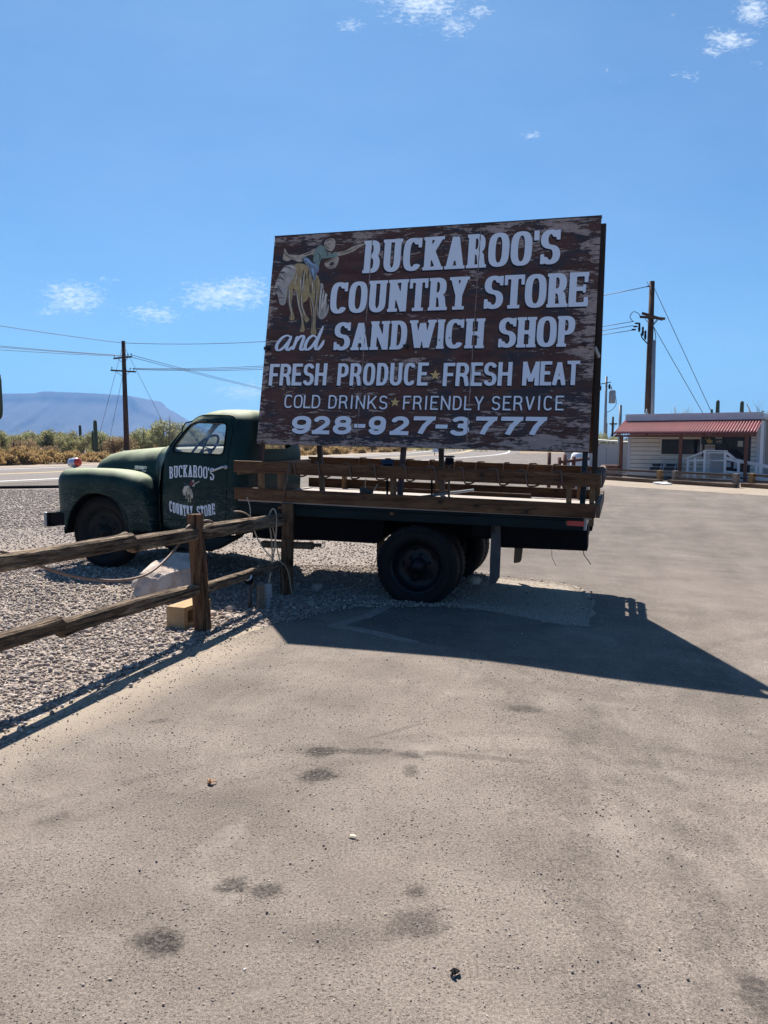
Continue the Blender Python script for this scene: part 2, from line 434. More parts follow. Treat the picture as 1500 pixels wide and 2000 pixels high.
def wood(name, dark, mid, light, axis='x', scale=6.0, rough=0.8, crack=0.5, knots=True, kscale=2.0):
    m, g = newmat(name)
    st = {'x': (0.12, 1, 1), 'y': (1, 0.12, 1), 'z': (1, 1, 0.12)}[axis]
    rv = g.objrand(); ofs = g.n('ShaderNodeCombineXYZ', {0: g.math('MULTIPLY', rv, 37.0), 1: g.math('MULTIPLY', rv, 13.0), 2: g.math('MULTIPLY', rv, 7.0)}).outputs[0]
    p = g.vmul(g.n('ShaderNodeVectorMath', {0: g.obj(), 1: ofs}, operation='ADD').outputs[0], st)
    n1 = g.noise(p, scale * 5, 5, 0.65, dist=0.6); n2 = g.noise(p, scale, 3, 0.5, dist=1.2); n3 = g.noise(p, scale * 22, 3, 0.6)
    v = g.math('ADD', g.math('MULTIPLY', n1, 0.55), g.math('MULTIPLY', n2, 0.45))
    c = g.ramp(v, [(0.30, dark), (0.48, mid), (0.66, light)])
    c = g.mix(g.mr(n3, 0.52, 0.68, 0, 0.65), c, dark)
    ln = g.noise(g.vmul(p, {'x': (.35, 1, 1), 'y': (1, .35, 1), 'z': (1, 1, .35)}[axis]), scale * 9, 3, 0.6)
    c = g.mix(g.mr(ln, 0.56, 0.63, 0, 0.75 * crack), c, tuple(q * 0.35 for q in dark))
    if knots:
        kd = g.vor(g.vmul(g.obj(), {'x': (1, 1.6, 1.6), 'y': (1.6, 1, 1.6), 'z': (1.6, 1.6, 1)}[axis]), kscale * 1.6)
        c = g.mix(g.mr(kd, 0.11, 0.06), c, tuple(q * 0.25 for q in dark))
        c = g.mix(g.mr(kd, 0.24, 0.08, 0, 0.55), c, dark)
    h = g.math('SUBTRACT', g.math('ADD', g.math('MULTIPLY', n1, 0.6), g.math('MULTIPLY', n3, 0.4)), g.mr(ln, 0.54, 0.64))
    g.pbr(c, rough, 0, g.bump(h, crack, 0.02), 0.3); return m


def foliage(name, stops, rough=0.8, trans=0.25):
    m, g = newmat(name); r_ = g.island()
    n = g.noise(g.pos(), 0.9, 2)
    f = g.math('ADD', g.math('MULTIPLY', r_, 0.6), g.math('MULTIPLY', n, 0.4))
    c = g.ramp(f, stops)
    d = g.n('ShaderNodeBsdfDiffuse', {'Color': c, 'Roughness': 0.5}).outputs[0]
    t = g.n('ShaderNodeBsdfTranslucent', {'Color': c}).outputs[0]
    g.out(g.n('ShaderNodeMixShader', {0: trans, 1: d, 2: t}).outputs[0]); return m


def lot_mat():
    m, g = newmat('worn_lot_surface'); p = g.pos()
    big = g.noise(p, 0.35, 4, 0.6); med = g.noise(p, 2.2, 4, 0.6); fine = g.noise(p, 90, 3, 0.7); grain = g.noise(p, 260, 2, 0.6)
    # wheel-worn streaks run across the lot
    rot = g.n('ShaderNodeVectorRotate', {'Vector': p, 'Axis': (0, 0, 1), 'Angle': R(17)}, rotation_type='AXIS_ANGLE').outputs[0]
    st = g.noise(g.vmul(rot, (0.16, 2.0, 1)), 1.0, 4, 0.6)
    st2 = g.noise(g.vmul(rot, (1.6, 0.25, 1)), 1.0, 4, 0.6)
    v = g.math('ADD', g.math('MULTIPLY', big, 0.35), g.math('MULTIPLY', med, 0.35))
    v = g.math('ADD', v, g.math('MULTIPLY', st, 0.22)); v = g.math('ADD', v, g.math('MULTIPLY', g.math('SUBTRACT', st2, 0.5), g.mr(g.sep(p)[0], 0.0, 1.5, 0.15, 0.45))); v = g.math('ADD', v, 0.06)
    c = g.ramp(v, [(0.38, (0.125, 0.103, 0.086)), (0.53, (0.182, 0.152, 0.128)), (0.70, (0.252, 0.213, 0.180))])
    c = g.mix(g.mr(big, 0.48, 0.68, 0, 0.35), c, (0.235, 0.186, 0.154))
    c = g.mix(0.55, c, g.ramp(fine, [(0.36, (0.22, 0.22, 0.22)), (0.64, (0.78, 0.78, 0.78))]), 'OVERLAY')
    c = g.mix(0.60, c, g.ramp(grain, [(0.36, (0.20, 0.20, 0.20)), (0.64, (0.80, 0.80, 0.80))]), 'OVERLAY')
    swirl = g.noise(p, 1.1, 6, 0.72, dist=1.5)
    c = g.mix(g.mr(swirl, 0.56, 0.70, 0, 0.45), c, (0.29, 0.25, 0.213))
    c = g.mix(g.mr(swirl, 0.44, 0.32, 0, 0.40), c, (0.118, 0.097, 0.082))
    # exposed stones, and pits with their shade put into the colour
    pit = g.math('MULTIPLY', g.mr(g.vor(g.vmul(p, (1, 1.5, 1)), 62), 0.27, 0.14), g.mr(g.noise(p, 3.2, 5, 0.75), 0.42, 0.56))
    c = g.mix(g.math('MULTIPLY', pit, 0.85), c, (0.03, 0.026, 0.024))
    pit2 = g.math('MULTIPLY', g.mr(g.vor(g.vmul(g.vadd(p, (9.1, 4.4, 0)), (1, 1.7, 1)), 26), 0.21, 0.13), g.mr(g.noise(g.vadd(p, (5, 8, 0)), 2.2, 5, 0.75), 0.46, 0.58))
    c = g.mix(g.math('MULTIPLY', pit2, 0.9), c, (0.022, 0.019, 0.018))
    # faint turning tracks of tyres
    for (tx, ty, tr_, tw) in ((0.7, 0.6, 3.18, 0.055), (0.7, 0.6, 3.42, 0.05), (-3.2, 3.2, 4.3, 0.07), (-3.2, 3.2, 4.62, 0.06), (6.0, 2.0, 4.9, 0.09), (6.0, 2.0, 5.3, 0.09)):
        dl = g.n('ShaderNodeVectorMath', {0: g.vmul(g.vadd(p, (-tx, -ty, 0)), (1, 1, 0))}, operation='LENGTH').outputs['Value']
        ring = g.mr(g.math('ABSOLUTE', g.math('SUBTRACT', dl, g.math('ADD', tr_ - 0.04, g.math('MULTIPLY', med, 0.08)))), tw, tw * 0.5)
        ring = g.math('MULTIPLY', ring, g.mr(g.noise(p, 4.5, 5, 0.75), 0.40, 0.62, 0, 0.30)); c = g.mix(ring, c, (0.06, 0.05, 0.044))
    chip = g.math('MULTIPLY', g.mr(g.vor(g.vadd(p, (3.3, 1.7, 0)), 48), 0.11, 0.06), g.mr(g.noise(p, 7, 2), 0.50, 0.58))
    c = g.mix(g.math('MULTIPLY', chip, 0.8), c, (0.42, 0.38, 0.33))
    # pale dust swept along the foot of the gravel
    ed = g.math('ABSOLUTE', g.math('ADD', g.math('ADD', g.math('MULTIPLY', g.sep(p)[0], -0.918), g.math('MULTIPLY', g.sep(p)[1], 0.397)), -3.41))
    dust = g.math('MULTIPLY', g.mr(g.math('ADD', ed, g.math('MULTIPLY', med, 0.5)), 0.62, 0.30), g.mr(g.sep(p)[1], 6.6, 5.6))
    c = g.mix(g.math('MULTIPLY', dust, 0.85), c, (0.33, 0.27, 0.21))
    # oil and patch stains: centre x, y, half sizes, turn, depth
    ST = [(-0.33, 3.78, .15, .10, 10, .85), (-0.08, 3.78, .20, .07, 0, .5), (0.13, 3.74, .10, .07, -20, .6), (-0.32, 3.50, .14, .12, 20, .8), (0.13, 3.55, .06, .1, 0, .5),
          (0.83, 4.42, .16, .10, 0, .55), (-0.55, 2.60, .09, .08, 0, .65), (-0.42, 2.57, .10, .08, 10, .65), (-0.72, 2.29, .13, .10, 0, .75), (0.11, 2.38, .16, .12, 20, .5),
          (0.12, 2.56, .06, .07, 0, .55), (-1.40, 3.08, .11, .07, 30, .4), (1.10, 2.07, .12, .14, 0, .55), (-1.30, 4.20, .10, .06, 20, .4), (0.45, 3.72, .45, .05, -12, .35), (-0.16, 2.32, .3, .12, 0, .2), (0.05, 4.05, .35, .03, 35, .3), (1.3, 3.0, .2, .2, 0, .15)]
    clump = g.noise(p, 62, 4, 0.75)
    edge = g.math('ADD', g.math('MULTIPLY', g.noise(p, 11, 5, 0.7), 1.3), g.math('MULTIPLY', g.noise(g.vmul(p, (1, 1.6, 1)), 60, 5, 0.85), 1.2))
    for (x, y, a, b, t, k) in ST:
        q = g.n('ShaderNodeVectorRotate', {'Vector': g.vadd(p, (-x, -y, 0)), 'Axis': (0, 0, 1), 'Angle': R(-t)}, rotation_type='AXIS_ANGLE').outputs[0]
        l = g.n('ShaderNodeVectorMath', {0: g.vmul(q, (1 / a, 1 / b, 0))}, operation='LENGTH').outputs['Value']
        s_ = g.math('MULTIPLY', g.mr(g.math('SUBTRACT', g.math('SUBTRACT', 1.95, l), g.math('MULTIPLY', edge, 1.0)), -0.12, 0.30), min(1.0, k * 1.35))
        c = g.mix(g.math('MULTIPLY', s_, g.mr(clump, 0.57, 0.45, 0.50, 1.0), None, True), c, (0.028, 0.023, 0.021))
    h = g.math('ADD', g.math('MULTIPLY', fine, 0.6), g.math('MULTIPLY', grain, 0.4))
    rough_ = g.mr(g.noise(p, 1.6, 5, 0.7), 0.42, 0.62)
    h = g.math('ADD', h, g.math('MULTIPLY', g.math('MULTIPLY', g.noise(p, 34, 4, 0.75), rough_), 0.9))
    c = g.mix(g.mr(g.sep(p)[1], 5.5, 11.0, 0, 0.30), c, (0.05, 0.045, 0.042))
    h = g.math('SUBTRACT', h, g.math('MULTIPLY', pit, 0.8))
    g.pbr(c, 0.92, 0, g.bump(h, 0.55, 0.012), 0.25); return m


def ground_mat(name, stops, sc=1.0, bump=0.6, fine=60):
    m, g = newmat(name); p = g.pos()
    n = g.math('ADD', g.math('MULTIPLY', g.noise(p, 0.5 * sc, 5, 0.65), 0.5), g.math('MULTIPLY', g.noise(p, 6 * sc, 4, 0.65), 0.5))
    c = g.ramp(n, stops); f = g.noise(p, fine, 3, 0.7)
    c = g.mix(0.6, c, g.ramp(f, [(0.25, (0.25, 0.25, 0.25)), (0.75, (0.75, 0.75, 0.75))]), 'OVERLAY')
    g.pbr(c, 0.95, 0, g.bump(f, bump, 0.02), 0.2); return m


def gravel_mat():
    m, g = newmat('pea_gravel'); p = g.pos()
    d = g.vor(p, 42); cc = g.n('ShaderNodeTexVoronoi', {'Vector': p, 'Scale': 42.0}).outputs['Color']
    rv = g.sep(cc)[0]
    c = g.ramp(rv, [(0.0, (0.11, 0.09, 0.08)), (0.35, (0.22, 0.18, 0.155)), (0.65, (0.34, 0.28, 0.24)), (1.0, (0.55, 0.47, 0.41))])
    big = g.noise(p, 0.8, 4, 0.6)
    c = g.mix(g.mr(big, 0.35, 0.7, 0.0, 0.45), c, (0.44, 0.36, 0.28))
    c = g.mix(g.mr(d, 0.45, 0.75, 0, 0.45), c, (0.10, 0.085, 0.075))
    c = g.mix(g.math('MULTIPLY', g.mr(g.sep(p)[0], 0.85, 1.5), g.mr(g.sep(p)[1], 10.0, 9.0)), c, g.ramp(g.noise(p, 85, 4, 0.75), [(0.35, (0.23, 0.19, 0.15)), (0.62, (0.50, 0.43, 0.35))]))
    # far out only a dusty grey is left of the single stones
    far = g.mr(g.sep(p)[1], 9.0, 18.0, 0, 0.45)
    c = g.mix(far, c, g.ramp(g.noise(p, 1.2, 5, 0.7), [(0.3, (0.19, 0.165, 0.148)), (0.7, (0.30, 0.265, 0.235))]))
    h = g.math('SUBTRACT', 1.0, d)
    g.pbr(c, 0.9, 0, g.bump(h, 0.9, 0.03), 0.3); return m


def stone_mat(name='gravel_stones', lift=0.0):
    m, g = newmat(name); r_ = g.math('ADD', g.math('MULTIPLY', g.island(), 1.0 - lift), lift)
    c = g.ramp(r_, [(0.0, (0.11, 0.09, 0.083)), (0.2, (0.20, 0.16, 0.14)), (0.42, (0.34, 0.275, 0.235)), (0.6, (0.26, 0.225, 0.21)), (0.78, (0.46, 0.395, 0.34)), (0.93, (0.42, 0.31, 0.235)), (1.0, (0.74, 0.68, 0.60))])
    n = g.noise(g.pos(), 120, 2); c = g.mix(0.4, c, g.ramp(n, [(0.3, (0.35, 0.35, 0.35)), (0.7, (0.65, 0.65, 0.65))]), 'OVERLAY')
    g.pbr(c, 0.85, 0, None, 0.35); return m


def paint_mat(name, base, worn, sun_bleach):
    """old car enamel: faded and chalky where it faces up, chipped and scratched lower down"""
    m, g = newmat(name); o = g.obj()
    nrm = g.n('ShaderNodeNewGeometry').outputs['Normal']; up = g.sep(nrm)[2]
    n1 = g.noise(o, 3.0, 5, 0.6); n2 = g.noise(g.vmul(o, (2.2, 2.2, 7)), 2.2, 5, 0.65, dist=0.8); n3 = g.noise(o, 40, 3, 0.6)
    c = g.ramp(n1, [(0.3, tuple(q * 0.75 for q in base)), (0.7, tuple(q * 1.3 for q in base))])
    bl = g.math('ADD', up, g.math('MULTIPLY', g.math('SUBTRACT', n1, 0.5), 0.5))
    c = g.mix(g.mr(bl, 0.58, 0.98, 0, 0.92), c, sun_bleach)
    ob = g.sep(o)
    low = g.mr(ob[2], 1.20, 0.85)
    line = g.math('ABSOLUTE', g.math('SUBTRACT', n2, 0.52))
    sc = g.math('MULTIPLY', g.mr(line, 0.030, 0.006), low)
    sc = g.math('MULTIPLY', sc, g.mr(n3, 0.42, 0.6))
    c = g.mix(g.math('MULTIPLY', sc, 0.6), c, worn)
    pat = g.math('MULTIPLY', g.mr(g.noise(g.vmul(o, (1.2, 1, 2.6)), 3.0, 4, 0.6), 0.50, 0.62, 0, 0.45), low)
    c = g.mix(pat, c, tuple(q * 0.55 + w * 0.25 for q, w in zip(base, worn)))
    g.pbr(c, g.mr(bl, 0.2, 0.8, 0.45, 0.65), 0, g.bump(n1, 0.05, 0.01), 0.14); return m


def sign_mat():
    m, g = newmat('peeling_brown_paint'); o = g.obj(); X, Y, Z = g.sep(o)
    p = g.vmul(o, (1.0, 4.2, 1))
    n = g.noise(p, 2.6, 9, 0.66, dist=0.3); n2 = g.noise(g.vadd(p, (7, 3, 0)), 9.0, 8, 0.74, dist=0.4); big = g.noise(g.vadd(o, (4, 9, 0)), 1.3, 3, 0.5)
    # more paint is gone towards the top, the right-hand end and the foot
    wear = g.math('MAXIMUM', g.mr(X, 3.2, 3.62, 0, 0.08), g.mr(Y, -0.36, -0.02, 0, 0.07))
    wear = g.math('MAXIMUM', wear, g.mr(Y, -2.05, -2.42, 0, 0.10))
    wear = g.math('MAXIMUM', wear, g.mr(X, 0.12, 0.0, 0, 0.08))
    wear = g.math('ADD', wear, g.math('MULTIPLY', g.math('SUBTRACT', big, 0.5), 0.30))
    v = g.math('ADD', g.math('ADD', g.math('MULTIPLY', n, 0.52), g.math('MULTIPLY', n2, 0.48)), wear)
    brown = g.ramp(g.noise(p, 2.4, 4, 0.6), [(0.35, (0.070, 0.036, 0.030)), (0.65, (0.118, 0.060, 0.050))])
    navy = g.mr(g.noise(g.vadd(g.vmul(o, (1, 2.2, 1)), (11, 5, 0)), 1.7, 5, 0.65), 0.50, 0.60, 0, 0.9)
    brown = g.mix(navy, brown, (0.040, 0.044, 0.056))
    grey = g.ramp(g.noise(o, 22, 4, 0.6), [(0.3, (0.30, 0.24, 0.22)), (0.7, (0.44, 0.36, 0.33))])
    c = g.mix(g.mr(v, 0.565, 0.585), brown, grey)
    rim = g.math('MULTIPLY', g.mr(v, 0.545, 0.575), g.mr(v, 0.60, 0.575)); c = g.mix(g.math('MULTIPLY', rim, 0.5), c, (0.03, 0.025, 0.025))
    scr = g.noise(g.vmul(o, (3, 60, 1)), 1.0, 4, 0.7); c = g.mix(g.mr(scr, 0.64, 0.70, 0, 0.55), c, grey)
    hgt = g.mr(v, 0.60, 0.57)
    g.pbr(c, 0.75, 0, g.bump(hgt, 0.4, 0.003), 0.3); return m


def letter_mat(name, col, spots=True):
    m, g = newmat(name); o = g.obj()
    n = g.noise(o, 14, 5, 0.7); c = g.mix(g.mr(n, 0.3, 0.7, 0, 0.16), col, tuple(q * 0.7 for q in col))
    if spots:
        ch = g.noise(g.vmul(o, (1, 3.5, 1)), 16, 6, 0.75); c = g.mix(g.mr(ch, 0.66, 0.69, 0, 0.75), c, (0.30, 0.24, 0.22))
    g.pbr(c, 0.6, 0, None, 0.3); return m


def glass_mat(name, tint, rough, opac):
    m, g = newmat(name)
    tr = g.n('ShaderNodeBsdfTransparent', {'Color': tint}).outputs[0]
    gl = g.n('ShaderNodeBsdfGlossy', {'Color': (0.9, 0.95, 1), 'Roughness': rough}).outputs[0]
    df = g.n('ShaderNodeBsdfDiffuse', {'Color': (0.50, 0.56, 0.60)}).outputs[0]
    n = g.noise(g.obj(), 5, 4, 0.6)
    a = g.n('ShaderNodeMixShader', {0: g.mr(n, 0.3, 0.7, opac * 0.7, opac * 1.3), 1: tr, 2: df}).outputs[0]
    fr = g.n('ShaderNodeFresnel', {'IOR': 1.5}).outputs[0]
    g.out(g.n('ShaderNodeMixShader', {0: fr, 1: a, 2: gl}).outputs[0]); return m


M = {}
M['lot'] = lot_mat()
M['desert'] = ground_mat('desert_soil', [(0.3, (0.17, 0.125, 0.085)), (0.5, (0.25, 0.19, 0.13)), (0.7, (0.34, 0.265, 0.19))], 0.5, 0.5, 8)
M['road'] = ground_mat('sun_greyed_asphalt', [(0.3, (0.145, 0.128, 0.118)), (0.7, (0.205, 0.183, 0.168))], 0.4, 0.3, 30)
M['sand'] = ground_mat('pale_sand', [(0.3, (0.22, 0.175, 0.135)), (0.7, (0.37, 0.31, 0.245))], 1.2, 0.7, 25)
M['dust'] = ground_mat('tan_dust', [(0.3, (0.28, 0.225, 0.17)), (0.7, (0.42, 0.345, 0.265))], 3, 0.7, 70)
def patch_mat():
    m, g = newmat('newer_asphalt'); p = g.pos()
    c = g.ramp(g.noise(p, 2.5, 5, 0.65), [(0.3, (0.080, 0.070, 0.062)), (0.7, (0.135, 0.118, 0.103))])
    old = g.ramp(g.noise(p, 2.0, 5, 0.65), [(0.3, (0.150, 0.125, 0.105)), (0.7, (0.25, 0.21, 0.177))])
    x, y, z = g.sep(p)
    worn = g.math('ADD', x, g.math('MULTIPLY', g.noise(p, 2.0, 5, 0.7), 1.4))      # it wears to the old tone towards the tail of the truck
    c = g.mix(g.mr(worn, 0.9, 2.5), c, old)
    c = g.mix(0.55, c, g.ramp(g.noise(p, 150, 3, 0.7), [(0.36, (0.22, 0.22, 0.22)), (0.64, (0.78, 0.78, 0.78))]), 'OVERLAY')
    g.pbr(c, 0.95, 0, g.bump(g.noise(p, 120, 3, 0.7), 0.6, 0.012), 0.2); return m
M['patch'] = patch_mat()
M['seal'] = ground_mat('dusty_asphalt_edge', [(0.3, (0.17, 0.15, 0.135)), (0.7, (0.29, 0.26, 0.235))], 3, 0.6, 90)
M['gravel'] = gravel_mat(); M['stone'] = stone_mat('gravel_stones', 0.14); M['stonepale'] = stone_mat('pale_pea_stones', 0.62)
M['line_w'] = simple('road_paint_white', (0.72, 0.71, 0.68), 0.7, 0, 0.12, 1.5)
M['line_y'] = simple('road_paint_yellow', (0.60, 0.42, 0.16), 0.7, 0, 0.15, 1.5)
M['mesa'] = ground_mat('mesa_rock', [(0.3, (0.030, 0.028, 0.026)), (0.7, (0.095, 0.080, 0.068))], 0.02, 0.0, 0.03)
M['paint'] = paint_mat('old_green_enamel', (0.010, 0.032, 0.031), (0.24, 0.25, 0.20), (0.36, 0.39, 0.25))
M['black'] = simple('black_steel', (0.006, 0.007, 0.009), 0.7, 0, 0.3, 6, 0.1, 60, 0.08)
M['darkgreen'] = simple('dark_green_steel', (0.009, 0.018, 0.021), 0.6, 0, 0.35, 5, 0.1, 30, 0.12, stretch=(0.3, 1, 1))
M['tyre'] = simple('old_tyre_rubber', (0.010, 0.010, 0.012), 0.75, 0, 0.3, 14, 0.3, 90, 0.25)
M['rim'] = simple('painted_rim', (0.008, 0.009, 0.013), 0.4, 0.0, 0.3, 9, 0.05, 60, 0.3)
M['rimg'] = simple('dusty_green_rim', (0.010, 0.015, 0.017), 0.5, 0.0, 0.35, 9, 0.05, 60, 0.15)
M['chrome'] = simple('worn_chrome', (0.55, 0.56, 0.58), 0.25, 0.9, 0.1, 10)
M['silver'] = simple('silver_paint', (0.62, 0.64, 0.66), 0.4, 0.2, 0.1, 12)
M['greysteel'] = simple('galvanised_steel', (0.33, 0.35, 0.37), 0.5, 0.3, 0.12, 5)
M['dash'] = simple('tan_dash', (0.66, 0.52, 0.36), 0.6, 0, 0.12, 6)
M['seat'] = simple('dark_seat', (0.035, 0.035, 0.038), 0.8, 0, 0.2, 8)
M['glass'] = glass_mat('dusty_glass', (0.72, 0.80, 0.84), 0.02, 0.15)
M['darkglass'] = simple('dark_window_glass', (0.010, 0.014, 0.024), 0.10, 0, 0.3, 2, 0, 60, 0.25)
M['red'] = simple('red_lens', (0.42, 0.035, 0.035), 0.3, 0, 0.15, 20)
M['reflector'] = simple('red_reflector', (0.50, 0.045, 0.04), 0.35, 0, 0.1, 30)
M['lampbody'] = simple('blue_white_lamp_shell', (0.48, 0.50, 0.62), 0.3, 0.5, 0.35, 30)
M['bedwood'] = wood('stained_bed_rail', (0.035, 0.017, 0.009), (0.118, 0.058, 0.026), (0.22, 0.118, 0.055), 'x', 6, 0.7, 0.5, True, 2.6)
M['bedwood_shaded'] = wood('shaded_far_rail', (0.022, 0.011, 0.006), (0.065, 0.032, 0.015), (0.12, 0.062, 0.030), 'x', 6, 0.8, 0.5, True, 2.6)  # darker copy of the rail wood: shade on the far side put into the colour
M['bedwoody'] = wood('stained_tail_rail', (0.055, 0.036, 0.024), (0.13, 0.085, 0.055), (0.22, 0.15, 0.10), 'y', 6, 0.7, 0.3)
M['bedwoodz'] = wood('stained_stake', (0.06, 0.034, 0.016), (0.17, 0.10, 0.05), (0.27, 0.165, 0.085), 'z', 6, 0.7, 0.3)
M['deck'] = simple('bleached_deck_board', (0.34, 0.29, 0.255), 0.8, 0, 0.2, 5, 0.3, 40, stretch=(0.2, 2, 1))
M['fence'] = wood('weathered_split_rail', (0.030, 0.018, 0.011), (0.135, 0.093, 0.060), (0.44, 0.335, 0.225), 'x', 7, 0.9, 1.0, True, 1.3)
M['fencez'] = wood('weathered_post', (0.035, 0.018, 0.010), (0.140, 0.076, 0.040), (0.26, 0.155, 0.088), 'z', 7, 0.9, 1.0, True, 2.0)
M['oldwood'] = wood('grey_old_wood', (0.10, 0.08, 0.06), (0.25, 0.20, 0.15), (0.40, 0.33, 0.25), 'z', 9, 0.9, 0.7)
M['polewood'] = wood('creosote_pole', (0.022, 0.013, 0.010), (0.060, 0.034, 0.025), (0.105, 0.062, 0.045), 'z', 2.0, 0.9, 0.4, False)
M['redwood'] = wood('red_brown_post', (0.075, 0.032, 0.022), (0.155, 0.065, 0.045), (0.21, 0.095, 0.065), 'z', 3.0, 0.8, 0.3, False)
M['timber'] = wood('landscape_timber', (0.045, 0.028, 0.018), (0.11, 0.07, 0.045), (0.20, 0.14, 0.09), 'x', 2.5, 0.9, 0.6, False)
M['timberz'] = wood('pale_block_post', (0.17, 0.095, 0.038), (0.27, 0.16, 0.065), (0.34, 0.215, 0.10), 'z', 3, 0.85, 0.4, False)
M['greyblock'] = simple('grey_block_post', (0.19, 0.155, 0.13), 0.9, 0, 0.2, 6, 0.4)
M['sign'] = sign_mat()
M['letter'] = letter_mat('white_letter_paint', (0.78, 0.87, 0.98))
M['lettershadow'] = letter_mat('black_letter_shade', (0.012, 0.013, 0.020), False)
M['star'] = letter_mat('ochre_star_paint', (0.66, 0.47, 0.20))
M['backboard'] = wood('raw_plywood', (0.06, 0.035, 0.022), (0.12, 0.075, 0.05), (0.17, 0.11, 0.075), 'z', 2, 0.85, 0.2, False)
M['frame'] = simple('dark_sign_frame', (0.018, 0.016, 0.018), 0.6, 0, 0.3, 6)
M['framebrown'] = simple('brown_sign_leg', (0.07, 0.040, 0.034), 0.7, 0, 0.3, 9)
M['rope'] = simple('brown_rope_light', (0.115, 0.070, 0.050), 0.6, 0, 0.2, 40)
M['cord'] = simple('faded_brown_cord', (0.20, 0.125, 0.095), 0.6, 0, 0.2, 40)
M['cordpale'] = simple('pale_tan_cord', (0.46, 0.36, 0.25), 0.6, 0, 0.15, 40)
M['white'] = simple('white_paint', (0.70, 0.71, 0.73), 0.6, 0, 0.08, 6)
M['whitetrim'] = simple('white_metal_trim', (0.55, 0.56, 0.59), 0.5, 0, 0.08, 4)
M['blue'] = simple('blue_plastic', (0.03, 0.12, 0.26), 0.5, 0, 0.2, 20)
M['wall'] = simple('cream_siding', (0.76, 0.70, 0.60), 0.8, 0, 0.08, 2.5)
M['awning'] = simple('faded_red_metal', (0.27, 0.062, 0.068), 0.5, 0, 0.18, 1.6, stretch=(1, 0.4, 1))
M['shed'] = simple('pale_grey_shed', (0.50, 0.50, 0.51), 0.7, 0, 0.08, 2)
M['signteal'] = simple('dark_teal_board', (0.018, 0.040, 0.050), 0.6, 0, 0.3, 9)
M['signgold'] = simple('gold_sign_paint', (0.55, 0.40, 0.16), 0.6, 0, 0.2, 20)
M['signcream'] = simple('cream_sign_paint', (0.55, 0.50, 0.40), 0.6, 0, 0.1, 20)
M['signred'] = simple('faded_red_print', (0.50, 0.17, 0.13), 0.6, 0, 0.1, 20)
M['rock'] = None
M['concrete'] = simple('tan_concrete', (0.40, 0.265, 0.140), 0.95, 0, 0.2, 14, 0.5, 120)
M['palo'] = foliage('palo_verde_leaf', [(0.2, (0.21, 0.22, 0.10)), (0.5, (0.33, 0.335, 0.17)), (0.8, (0.46, 0.45, 0.26))], trans=0.55)
M['creosote'] = foliage('creosote_leaf', [(0.2, (0.17, 0.17, 0.08)), (0.5, (0.27, 0.26, 0.13)), (0.8, (0.40, 0.37, 0.20))], trans=0.55)
M['dry'] = foliage('dry_grass', [(0.2, (0.24, 0.155, 0.065)), (0.5, (0.38, 0.26, 0.115)), (0.8, (0.50, 0.36, 0.18))], trans=0.55)
M['brownbush'] = foliage('brown_bush', [(0.2, (0.19, 0.135, 0.08)), (0.5, (0.30, 0.215, 0.125)), (0.8, (0.42, 0.31, 0.19))], trans=0.45)
M['bark'] = simple('grey_bark', (0.16, 0.13, 0.10), 0.9, 0, 0.2, 8)
M['cactus'] = simple('saguaro_skin', (0.062, 0.082, 0.045), 0.8, 0, 0.25, 4, stretch=(1, 1, 0.3))
M['wire'] = simple('power_cable', (0.06, 0.07, 0.085), 0.6, 0, 0.1, 4)
M['leaf'] = simple('dead_leaf', (0.26, 0.13, 0.06), 0.8, 0, 0.3, 60)
M['leafpale'] = simple('pale_leaf', (0.62, 0.52, 0.36), 0.8, 0, 0.2, 60)


def rock_mat():
    m, g = newmat('pale_boulder'); o = g.obj()
    n = g.noise(o, 4, 6, 0.65, dist=0.5); n2 = g.noise(g.vmul(o, (3, 3, 0.7)), 7, 5, 0.7); n3 = g.noise(o, 40, 4, 0.7)
    c = g.ramp(n, [(0.3, (0.36, 0.28, 0.23)), (0.5, (0.52, 0.43, 0.36)), (0.72, (0.68, 0.60, 0.52))])
    c = g.mix(g.mr(n2, 0.55, 0.7, 0, 0.6), c, (0.22, 0.14, 0.105))
    c = g.mix(g.mr(n3, 0.62, 0.75, 0, 0.5), c, (0.17, 0.12, 0.10))
    g.pbr(c, 0.9, 0, g.bump(g.math('ADD', n, g.math('MULTIPLY', n3, 0.4)), 0.8, 0.03), 0.3); return m
M['rock'] = rock_mat()


# ------------------------------------------------------------------ the setting
RR = lambda a, b: rnd.uniform(a, b)
TR_ANG = R(17.2)
EX = Vector((math.cos(TR_ANG), -math.sin(TR_ANG), 0)); EY = Vector((math.sin(TR_ANG), math.cos(TR_ANG), 0))
TO = Vector((0.3285, 7.3618, 0.0))                     # truck frame: x to its tail, y away from the camera
def W(x, y, z=0.0): return TO + EX * x + EY * y + Vector((0, 0, z))
def LOC(p): q = Vector((p[0], p[1], 0)) - Vector((TO.x, TO.y, 0)); return q.dot(EX), q.dot(EY)


def LOC_np(x, y): return (x - TO.x) * EX.x + (y - TO.y) * EX.y, (x - TO.x) * EY.x + (y - TO.y) * EY.y


def sstep(a, b, x):
    t = np.clip((x - a) / (b - a), 0, 1); return t * t * (3 - 2 * t)


def gravel_h(x, y):
    """height of the gravel bed: it swells up under the nose of the truck"""
    lx = (x - TO.x) * EX.x + (y - TO.y) * EX.y; ly = (x - TO.x) * EY.x + (y - TO.y) * EY.y
    return lot_z(x, y) + 0.13 * sstep(-1.9, -3.2, lx) * sstep(-1.6, -0.3, ly) * sstep(9.0, 5.0, ly) * sstep(-9.0, -6.0, lx)


